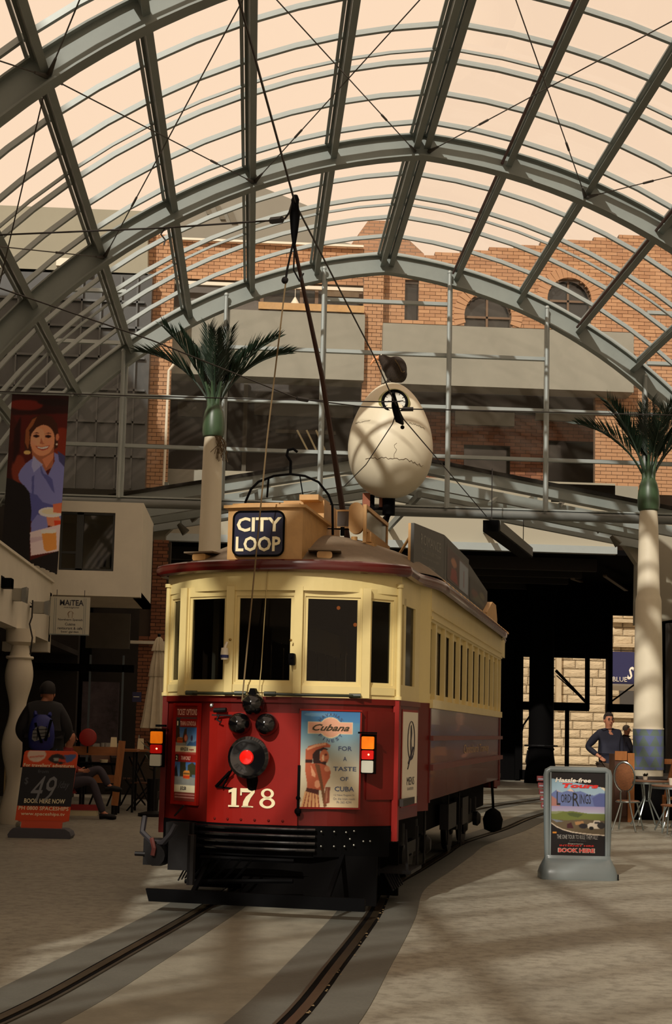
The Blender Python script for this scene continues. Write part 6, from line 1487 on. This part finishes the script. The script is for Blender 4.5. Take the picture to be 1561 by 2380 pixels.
# man in the navy jacket, left hand of the picture on the hip
mp = at(1413, 1900, 25.9); mp.z = 0
man = thing('person', 'man in navy jacket and brown trousers, hand on hip, standing beside the tiled column', 'person', tuple(mp), radians(6))
J = stand(1); J.update({'shR': (-.175, 0, 1.445), 'elR': (-.36, .06, 1.20), 'wrR': (-.21, -.07, 1.06), 'pmR': (-.165, -.09, 1.02), 'shL': (.175, 0, 1.445), 'elL': (.23, .02, 1.14), 'wrL': (.21, -.05, .90), 'pmL': (.20, -.07, .83)})
k_ = 1.075; navy = mat('navy_jacket', (24, 26, 44), .8, 0, .15, 6); brown = mat('brown_trousers', (70, 54, 42), .85)
figure(man, scl(J, k_), k_, -1, hairm, navy, brown, black)
b = MB()
for s in (-1, 1): b.tube([((s*.033+.022*cos(a))*k_, -.118*k_, (1.675+.018*sin(a))*k_) for a in [2*pi*k/12 for k in range(12)]], .003, 4, closed=True)
b.build('glasses', iron, man)
# person half hidden behind the column
m2 = at(1455, 1870, 37); m2.z = 0
man2 = thing('person', 'distant person in dark suit walking in profile between the navy-jacketed man and the column', 'person', tuple(m2), radians(90))
J = stand(1); J.update({'shR': (-.17, 0, 1.42), 'elR': (-.2, -.08, 1.16), 'wrR': (-.18, -.22, .98), 'pmR': (-.17, -.27, .94), 'shL': (.17, 0, 1.42), 'elL': (.22, -.06, 1.16), 'wrL': (.18, -.24, 1.0), 'pmL': (.16, -.3, .97)})
figure(man2, J, 1, -1, mat('grey_hair', (110, 104, 98), .8), mat('dark_suit', (30, 28, 42), .8), mat('dark_trousers', (34, 32, 40), .85), black)
# backpacker, seen from behind
m3 = at(92, 1921, 20.8); m3.z = 0
bp = thing('person', 'backpacker in black jacket and jeans seen from behind at the left, beyond the price sign', 'person', tuple(m3), radians(8))
J = stand(1); 
for n in ('head0', 'head1', 'head2', 'head3'): J[n] = (J[n][0]+.03, J[n][1]+.03, J[n][2]-.045)
J.update({'shR': (-.19, 0, 1.44), 'elR': (-.27, -.02, 1.14), 'wrR': (-.16, .16, 1.02), 'pmR': (-.13, .21, 1.0), 'shL': (.19, 0, 1.44), 'elL': (.28, -.02, 1.14), 'wrL': (.17, .14, 1.0), 'pmL': (.14, .2, .99),
          'anR': (-.2, -.06, .09), 'toR': (-.24, .08, .04), 'knR': (-.15, 0, .5), 'anL': (.14, .02, .09), 'toL': (.16, .16, .045)})
k_ = 1.19; jean = mat('blue_jeans', (58, 66, 88), .85, 0, .2, 12); bj = mat('black_jacket', (17, 15, 17), .8)
figure(bp, scl(J, k_), k_, Vector((.35, .93, 0)).normalized(), mat('black_hair', (20, 15, 14), .8), bj, jean, white, jr=1.75, hs=1.14)
b = MB(); blue = mat('pack_blue', (24, 30, 104), .6, 0, .15, 8)
rings_ = [(.10, .09, 1.10), (.165, .12, 1.16), (.18, .14, 1.30), (.165, .14, 1.45), (.13, .11, 1.56), (.05, .05, 1.62)]
for (hx, hy, z) in rings_:
    for k in range(20): a = 2*pi*k/20; b.v.append((hx*np.sign(cos(a))*abs(cos(a))**.7*1.05-.03, -.24+hy*np.sign(sin(a))*abs(sin(a))**.7, z))
for i in range(5):
    for k in range(20): b.f.append((i*20+k, i*20+(k+1) % 20, (i+1)*20+(k+1) % 20, (i+1)*20+k)); b.mi.append(0)
b.f.append(tuple(range(19, -1, -1))); b.mi.append(0); b.f.append(tuple(range(100, 120))); b.mi.append(0)
pk_ = thing('backpack', 'blue backpack with pale mesh pocket worn by the person in the black jacket', 'backpack', tuple(m3), radians(8)); b.build('bag', blue, pk_, True)
b = MB(); b.prism([(-.16, 1.27), (-.15, 1.38), (-.11, 1.44), (-.03, 1.46), (.04, 1.44), (.08, 1.38), (.09, 1.31), (-.03, 1.27), (-.12, 1.24)], -.39, -.36); b.build('mesh_pocket', mat('pale_mesh', (110, 112, 108), .8), pk_)
b = MB()
for (x, z0, z1) in ((-.09, 1.26, 1.46), (.02, 1.28, 1.46)): b.bar((x, -.4, z0), (x+.02, -.4, z1), .008)
for z in (1.3, 1.35, 1.4): b.bar((-.15, -.4, z), (.08, -.4, z+.02), .007)
b.bar((-.12, -.37, 1.5), (-.02, -.39, 1.22), .03); b.bar((.1, -.37, 1.55), (.03, -.39, 1.25), .03); b.build('straps', blackm, pk_)
b = MB(); b.tube([(-.12, -.2, 1.6), (-.14, -.05, 1.72), (-.14, .1, 1.62)], .03, 6); b.tube([(.07, -.2, 1.6), (.1, -.05, 1.72), (.1, .1, 1.62)], .03, 6); b.build('shoulder_strap', blue, pk_)
# seated guest on the bench, mostly hidden by the price sign
m4 = at(168, 1868, 23.0); m4.z = 0
st = thing('person', 'seated guest in red top and grey trousers on the bench behind the price sign', 'person', tuple(m4), radians(0))
J = {'pelvis': (-.12, 0, .55), 'waist': (-.13, .02, .70), 'chest': (-.12, .02, .92), 'neckb': (-.1, .02, 1.07), 'neck': (-.09, .0, 1.14), 'head0': (-.08, -.0, 1.19), 'head1': (-.07, -.0, 1.25), 'head2': (-.08, .0, 1.31), 'head3': (-.08, .0, 1.375),
     'shL': (-.11, .17, 1.03), 'elL': (-.02, .2, .78), 'wrL': (.15, .12, .74), 'pmL': (.22, .1, .74), 'shR': (-.13, -.17, 1.03), 'elR': (-.05, -.2, .80), 'wrR': (.1, -.1, .76), 'pmR': (.17, -.08, .76),
     'hpL': (-.05, .09, .56), 'knL': (.40, .06, .80), 'anL': (.56, .05, .52), 'toL': (.68, .05, .48), 'hpR': (-.05, -.09, .56), 'knR': (.30, -.08, .62), 'anR': (.50, -.1, .10), 'toR': (.62, -.1, .05)}
figure(st, J, 1, Vector((1, 0, 0)), hairm, mat('red_top', (120, 24, 18), .8), mat('grey_trousers', (58, 52, 60), .85), iron)
# driver behind the right front window
dl = TO+RT*.30+AX*.95
dv = thing('person', 'driver with brown hair seen low behind the tram front window beside the green pole rope', 'person', tuple(dl), -TA)
dv['label'] = 'driver with only the head showing low behind the right front window of the tram'
J = {'pelvis': (0, .1, 1.05), 'waist': (0, .1, 1.2), 'chest': (0, .08, 1.48), 'neckb': (0, .07, 1.64), 'neck': (0, .05, 1.70), 'head0': (0, .02, 1.75), 'head1': (0, .0, 1.81), 'head2': (0, .01, 1.87), 'head3': (0, .02, 1.935),
     'shL': (.17, .08, 1.6), 'elL': (.22, -.05, 1.38), 'wrL': (.14, -.25, 1.40), 'pmL': (.12, -.31, 1.42), 'shR': (-.17, .08, 1.6), 'elR': (-.22, -.05, 1.38), 'wrR': (-.14, -.25, 1.40), 'pmR': (-.12, -.31, 1.42),
     'hpL': (.09, .05, 1.03), 'knL': (.12, -.35, 1.05), 'anL': (.12, -.38, .98), 'hpR': (-.09, .05, 1.03), 'knR': (-.12, -.35, 1.05), 'anR': (-.12, -.38, .98)}
figure(dv, J, 1, -1, hairm, navy, navy, None)

# ================================================================ left cafe corner
wood = mat('bench_wood', (150, 92, 44), .5, 0, .25, 3, stretch=(1, 8, 8)); woodz = mat('post_wood', (156, 96, 44), .5, 0, .25, 3, stretch=(8, 8, 1))
Yb = 23.5
def lx_(px, y=Yb): return X_(px, 1780, y)
bl_ = thing('bench_barrier', 'wooden barrier with slanted post and two rails at the left cafe corner', 'fence', (lx_(270), Yb, 0))
def rel(px, py, y=Yb): p = at(px, py, y); return (p.x-lx_(270), 0, p.z)
b = MB(); A = rel(284, 1722); B2 = rel(266, 1872); b.bar(B2, A, .11, .06, (0, 1, 0)); b.build('slanted_post', woodz, bl_); b = MB(); b.tube([(B2[0]-.02, 0, .0), (B2[0]-.02, 0, B2[2]+.02)], .03, 8); b.build('post_foot', iron, bl_)
b = MB(); b.bar(rel(150, 1744), rel(274, 1746), .03, .12, (0, 1, 0)); b.v = [(x, y+.03, z) for x, y, z in b.v]; b = MB(); z0 = rel(200, 1755)[2]; b.box(rel(150, 1744)[0], rel(272, 1744)[0], .02, .06, z0, z0+.14); b.build('top_rail', wood, bl_)
b = MB(); z0 = rel(200, 1819)[2]; b.box(rel(186, 1810)[0], rel(268, 1810)[0], .02, .06, z0, z0+.13); b.build('lower_rail', wood, bl_)
b = MB(); p = rel(142, 1700); b.box(p[0]-.03, p[0]+.03, .0, .05, .0, 1.42); b.build('end_post', mat('red_post', (116, 26, 16), .5), bl_)
rd = MB().lathe([(.135, .02), (.145, 0), (.135, -.03), (.11, -.035)], 28, (0, 0, 0), 'y').build('round_red_sign', mat('signal_red', (150, 22, 12), .4), None, True, loc=tuple(at(204, 1714, 23.3))); tag(rd, 'round red disc sign at the end of the wooden barrier', 'sign')
b = MB(); b.tube([(.0, .03, -.13), (.0, .03, -.25)], .015, 6); o = b.build('disc_stem', iron, rd)
cb = thing('curb_block', 'red topped white base block on the floor by the wooden barrier', 'base', tuple(at(195, 1880, 23.9)*1.0)); cb.location.z = 0
b = MB(); b.box(-.32, .22, -.15, .15, 0, .09); b.build('white_skirt', offw, cb); b = MB(); b.hexa([(-.34, -.16, .09), (.26, -.16, .09), (.26, .16, .09), (-.34, .16, .09), (-.32, -.13, .17), (.30, -.13, .17), (.30, .13, .17), (-.32, .13, .17)]); b.build('red_top', mat('base_red', (150, 24, 18), .5), cb)
# small tables and things on them
def table_rect(x, y, w_, d_, h, label, group, top=wood):
    t = thing('cafe_table', label, 'table', (x, y, 0), 0, group)
    b = MB(); b.box(-w_/2, w_/2, -d_/2, d_/2, h-.04, h); b.build('table_top', top, t)
    for sx in (-1, 1):
        for sy_ in (-1, 1): MB().bar((sx*(w_/2-.05), sy_*(d_/2-.05), 0), (sx*(w_/2-.05), sy_*(d_/2-.05), h-.04), .04).build('leg', iron, t)
    return t
T1 = at(235, 1735, 25.2); table_rect(T1.x, 25.2, 1.3, .7, 1.08, 'long wooden cafe table with glasses on it behind the barrier', 'wooden cafe tables')
T2 = at(330, 1745, 26.5); table_rect(T2.x, 26.5, .9, .7, 1.06, 'smaller wooden cafe table beside the closed umbrella', 'wooden cafe tables')
def small(name, mk, px, y, z, label, cat, mtl, group=None, sm=True):
    o = mk(MB()).build(name, mtl, None, sm, loc=(X_(px, 1730, y), y, z)); return tag(o, label, cat, group)
gl = mat('pale_glass', (150, 150, 142), .15, spec=.6)
cup = lambda b: b.lathe([(.028, 0), (.034, .1), (.03, .1), (.024, .01)], 12)
for i, (px, y, z) in enumerate(((238, 25.1, 1.08), (252, 25.2, 1.08), (247, 25.0, 1.08), (243, 25.3, 1.08), (277, 25.1, 1.08))):
    small('drinking_glass', cup, px, y, z, ('first pale drinking glass from the left on the long cafe table', 'pale drinking glass just right of the menu card on the long cafe table', 'pale drinking glass at the front edge of the long cafe table', 'pale drinking glass at the back of the long cafe table', 'pale drinking glass at the right end of the long cafe table')[i], 'glass', gl, 'glasses on the long cafe table')
card = lambda b: b.hexa([(-.06, -.03, 0), (.06, -.03, 0), (.06, .03, 0), (-.06, .03, 0), (-.05, -.004, .2), (.05, -.004, .2), (.05, .004, .2), (-.05, .004, .2)])
small('menu_card', card, 327, 26.3, 1.06, 'white menu card with dark scribbles on the smaller cafe table', 'card', offw, None, False)
small('menu_card', card, 160, 25.3, 1.10, 'white card with red mark near the backpacker on the long cafe table', 'card', offw, None, False)
small('menu_card', card, 264, 25.35, 1.08, 'small white card upright near the middle of the long cafe table', 'card', offw, None, False)
small('napkin_holder', lambda b: b.box(-.06, .06, -.03, .03, 0, .09), 224, 25.0, 1.08, 'pale napkin holder on the long cafe table right of the red disc', 'holder', gl, None, False)
small('bottle', lambda b: b.lathe([(.03, 0), (.033, .12), (.012, .2), (.012, .26)], 12), 322, 26.6, 1.06, 'clear bottle on the smaller cafe table', 'bottle', gl)
small('ashtray', lambda b: b.lathe([(.06, 0), (.07, .05), (.05, .05), (.04, .02)], 14), 243, 24.3, .86, 'small white dish behind the gap between the barrier rails', 'dish', offw)
o = table_rect(X_(235, 1770, 24.4), 24.4, .7, .5, .86, 'low dark table seen between the barrier rails', None, black)
# folding chairs
def folding_chair(x, y, rz, label):
    t = thing('folding_chair', label, 'chair', (x, y, 0), rz, 'dark folding cafe chairs')
    for s in (-1, 1):
        MB().bar((s*.2, -.22, 0), (s*.2, .22, .95), .025).build('leg', iron, t); MB().bar((s*.18, .24, 0), (s*.18, -.18, .5), .025).build('leg', iron, t)
    b = MB(); 
    for k in range(5): b.box(-.2, .2, -.2+.08*k, -.14+.08*k, .48, .5)
    b.build('seat', mat('chair_slats', (96, 60, 38), .5), t); b = MB(); b.hexa([(-.2, .16, .78), (.2, .16, .78), (.2, .18, .78), (-.2, .18, .78), (-.2, .21, .93), (.2, .21, .93), (.2, .23, .93), (-.2, .23, .93)]); b.build('backrest', MATS['chair_slats'], t); return t
fc = at(330, 1880, 25.6)
folding_chair(fc.x+.02, 25.45, radians(80), 'dark folding chair right of the slanted wooden post'); folding_chair(X_(308, 1870, 27.3), 27.3, radians(-85), 'dark folding chair behind the nearer folding chair'); folding_chair(X_(240, 1865, 26.4), 26.4, radians(30), 'dark folding chair behind the long cafe table')
pot = thing('potted_plant', 'small leafy plant in a tall pot beside the closed umbrella', 'plant', (X_(360, 1720, 24.5), 24.5, 0)); b = MB(); b.lathe([(.09, 0), (.11, .6), (.1, .6)], 14); b.build('pot', iron, pot, True); b = MB(); rn = random.Random(4)
for k in range(46):
    a = rn.uniform(0, 2*pi); l = rn.uniform(.15, .4); h = rn.uniform(.1, .6); p = Vector((0, 0, .6+h)); d = Vector((cos(a), sin(a), rn.uniform(0, .9))).normalized(); w2 = d.cross(Vector((0, 0, 1))).normalized()*.035; b.face([p, p+d*l*.5+w2, p+d*l, p+d*l*.5-w2])
b.build('foliage', mat('dull_leaf', (60, 66, 44), .6, 0, .3, 8), pot)
# closed umbrella
uy = 24.0; um = thing('closed_umbrella', 'closed cream market umbrella hanging in folds beside the tram', 'umbrella', (X_(362, 1700, uy), uy, 0))
cloth_m = mat('umbrella_canvas', (196, 184, 158), .85, 0, .08, 8)
def pleat(prof, n=10, amp=.18):
    b = MB(); N_ = n*4
    for (r, z) in prof:
        for k in range(N_): a = 2*pi*k/N_; rr = r*(1+amp*cos(n*a)); b.v.append((rr*cos(a), rr*sin(a), z))
    for i in range(len(prof)-1):
        for k in range(N_): b.f.append((i*N_+k, i*N_+(k+1) % N_, (i+1)*N_+(k+1) % N_, (i+1)*N_+k)); b.mi.append(0)
    return b
z_ = lambda py: Z_(362, py, uy)
ux = 0
pleat([(.02, z_(1480)), (.05, z_(1485)), (.085, z_(1500)), (.105, z_(1513))]).build('cap_valance', cloth_m, um, True)
pleat([(.06, z_(1505)), (.11, z_(1545)), (.135, z_(1572)), (.13, z_(1573))]).build('upper_skirt', cloth_m, um, True)
pleat([(.11, z_(1565)), (.16, z_(1620)), (.20, z_(1670)), (.225, z_(1692)), (.20, z_(1693))]).build('lower_skirt', cloth_m, um, True)
b = MB(); b.tube([(0, 0, 0), (0, 0, z_(1478))], .022, 8); b.ball((0, 0, z_(1476)), .03, 8, 6); b.lathe([(.25, 0), (.25, .05), (.05, .09)], 16); b.build('pole', iron, um, True)
bs_ = MB().box(-.09, .09, -.02, .0, -.1, .1).build('blue_sign', mat('blue_plate', (28, 30, 80), .4), None, loc=tuple(at(318, 1620, 29.1))); tag(bs_, 'small dark blue plate on the brick wall left of the umbrella', 'sign')
o = MB().box(-.07, .05, -.025, -.02, -.005, .012).build('plate_line', white, bs_)

# ================================================================ right cafe
weave = mat('woven_brown', (124, 76, 42), .6, 0, .3, 30, stretch=(1, 1, 3)); tubem = mat('chair_tube', (150, 158, 156), .22, .9)
def cafe_chair(x, y, rz, label):
    t = thing('cafe_chair', label, 'chair', (x, y, 0), rz, 'aluminium cafe chairs with woven backs')
    # local: faces +y (back towards -y), back oval in the xz plane at y=-.2
    N_ = 28; P = []
    cz, rx, rz_2 = .86, .165, .235
    for k in range(N_+1):
        a = -pi/2+.35+(2*pi-.7)*k/N_; P.append((rx*cos(a), -.2-.06*(sin(a)*.5+.5), cz+rz_2*sin(a)))
    P = [(.07, -.16, .46)]+[(.07, -.19, .60)]+P+[(-.07, -.19, .60), (-.07, -.16, .46)]
    MB().tube(P, .014, 8).build('back_hoop', tubem, t, True)
    b = MB(); Q = [( .82*rx*cos(a), -.205-.055*(sin(a)*.5+.5), cz+.9*rz_2*sin(a)) for a in [2*pi*k/28 for k in range(28)]]
    b.face(Q); b.face([(x, y+.012, z) for x, y, z in reversed(Q)])
    for k in range(28):
        q = (k+1) % 28; b.face([Q[k], Q[q], (Q[q][0], Q[q][1]+.012, Q[q][2]), (Q[k][0], Q[k][1]+.012, Q[k][2])])
    b.build('woven_back', weave, t)
    b = MB(); 
    for k in range(18): a = 2*pi*k/18; b.tube([(.84*rx*cos(a), -.2-.055*(sin(a)*.5+.5), cz+.92*rz_2*sin(a)), (1.0*rx*cos(a), -.2-.06*(sin(a)*.5+.5), cz+1.0*rz_2*sin(a))], .005, 4)
    b.build('lacing', tubem, t)
    MB().lathe([(.17, 0), (.185, .015), (.17, .03)], 24, (0, .02, .455)).build('woven_seat', weave, t, True)
    b = MB(); b.tube([(.185*cos(a), .02+.185*sin(a), .462) for a in [2*pi*k/24 for k in range(24)]], .013, 8, closed=True); b.build('seat_rim', tubem, t, True)
    for (x0, y0, x1, y1) in ((-.07, -.16, -.19, -.26), (.07, -.16, .19, -.26), (.12, .14, .2, .24), (-.12, .14, -.2, .24)):
        l = MB().tube([(x0, y0, .45), (x0+(x1-x0)*.45, y0+(y1-y0)*.45, .24), (x1, y1, .01)], .013, 8).build('leg', tubem, t, True)
    return t
c1 = at(1450, 1925, 22.8); 
ch1 = cafe_chair(c1.x, 22.6, radians(-28), 'cafe chair with oval woven back turned to the camera beside the grey sign')
def copy_chair(x, y, rz, label): c = copy_tree(ch1); c.location = (x, y, 0); c.rotation_euler = (0, 0, rz); c['label'] = label; return c
copy_chair(6.75, 21.6, radians(60), 'cafe chair at the right edge, nearest the camera, mostly out of frame')
copy_chair(7.3, 23.4, radians(100), 'cafe chair at the right edge behind the nearest table')
tabt = mat('table_top_brown', (120, 84, 60), .35, 0, .1, 6)
def round_table(x, y, r, h, label):
    t = thing('round_table', label, 'table', (x, y, 0), 0, 'round cafe tables')
    MB().lathe([(r-.01, -.012), (r, -.004), (r, .012), (r-.02, .016)], 32, (0, 0, h-.016)).build('table_top', tabt, t, True)
    MB().lathe([(r-.02, -.03), (r+.005, -.03), (r+.006, .0), (r, .004)], 32, (0, 0, h-.03)).build('metal_rim', tubem, t, True)
    for k in range(4):
        a = pi/4+k*pi/2; MB().tube([(.1*cos(a), .1*sin(a), h-.05), (.06*cos(a), .06*sin(a), .45), (.3*cos(a), .3*sin(a), .01)], .014, 8).build('leg', tubem, t, True)
    MB().tube([(.075*cos(a), .075*sin(a), .42) for a in [2*pi*k/12 for k in range(12)]], .01, 6, closed=True).build('brace_ring', tubem, t, True); return t
ta = round_table(X_(1502, 1818, 24.0), 24.0, .40, .77, 'round cafe table with a small dark plant pot before the tiled column')
tb_ = round_table(X_(1560, 1832, 22.6), 22.6, .32, .74, 'round cafe table cut by the right edge of the picture')
pp_ = thing('flower_pot', 'small white pot with dark plant on the round table', 'pot', (X_(1499, 1810, 23.95), 23.95, .775)); MB().lathe([(.035, 0), (.045, .06), (.038, .06)], 14).build('pot', white, pp_, True)
b = MB(); rn = random.Random(9)
for k in range(40):
    a = rn.uniform(0, 2*pi); d = Vector((cos(a)*.8, sin(a)*.8, rn.uniform(.3, 1.2))).normalized(); p = Vector((0, 0, .05)); l = rn.uniform(.05, .11); w2 = d.cross(Vector((0, 0, 1))).normalized()*.012; b.face([p, p+d*l*.6+w2, p+d*l, p+d*l*.6-w2])
b.build('foliage', mat('dark_leaf', (30, 36, 28), .7), pp_)
o = MB().lathe([(.035, 0), (.05, .11), (.045, .11), (.03, .01)], 16).build('paper_cup', white, None, True, loc=(X_(1558, 1815, 22.6), 22.55, .742)); tag(o, 'white cup on the round table at the right edge', 'cup')
st2 = thing('low_stool', 'low round stool with brown seat at the right edge', 'stool', (X_(1556, 1880, 22.2), 22.0, 0)); MB().lathe([(.19, 0), (.2, .02), (.19, .03)], 24, (0, 0, .43)).build('seat', weave, st2, True)
for k in range(4): a = pi/4+k*pi/2; MB().tube([(.16*cos(a), .16*sin(a), .43), (.2*cos(a), .2*sin(a), .01)], .013, 8).build('leg', tubem, st2, True)
# wooden lectern-like stand and bench beside the column
wy = 24.9
wm_ = thing('wooden_stand', 'brown wooden cabinet with dark recess between the man and the tiled column', 'cabinet', (X_(1428, 1790, wy), wy, 0)); ww_ = X_(1473, 1790, wy)-X_(1428, 1790, wy); hz = Z_(1450, 1746, wy)
cw = mat('cabinet_wood', (150, 92, 42), .5, 0, .2, 4, stretch=(6, 6, 1))
b = MB(); b.box(0, ww_*.62, -.02, 0, hz-.16, hz); b.build('upper_board', cw, wm_); b = MB(); b.box(ww_*.66, ww_, -.02, .0, 0, hz-.03); b.build('side_board', cw, wm_); b = MB(); b.box(0, ww_*.62, -.0, .03, .1, hz-.16); b.build('dark_recess', mat('recess_brown', (70, 40, 26), .7), wm_); b = MB(); b.box(0, ww_, .03, .4, 0, hz-.05); b.build('carcass', mat('carcass_brown', (80, 50, 30), .7), wm_)
wbn = thing('wooden_chair', 'light wooden slatted chair right of the tiled column', 'chair', (X_(1550, 1800, 24.6), 24.6, 0))
b = MB(); b.box(-.04, .5, 0, .04, Z_(1550, 1776, 24.6), Z_(1550, 1764, 24.6)); b.build('top_rail', cw, wbn); b = MB(); b.bar((-.06, 0, .35), (.12, 0, Z_(1550, 1764, 24.6)), .06, .05); b.bar((.45, 0, 0), (.45, 0, 1.2), .05); b.bar((-.06, 0, 0), (-.06, 0, .5), .05); b.build('frame', cw, wbn); b = MB(); b.box(-.06, .45, -.3, .0, .43, .47); b.build('seat', cw, wbn)
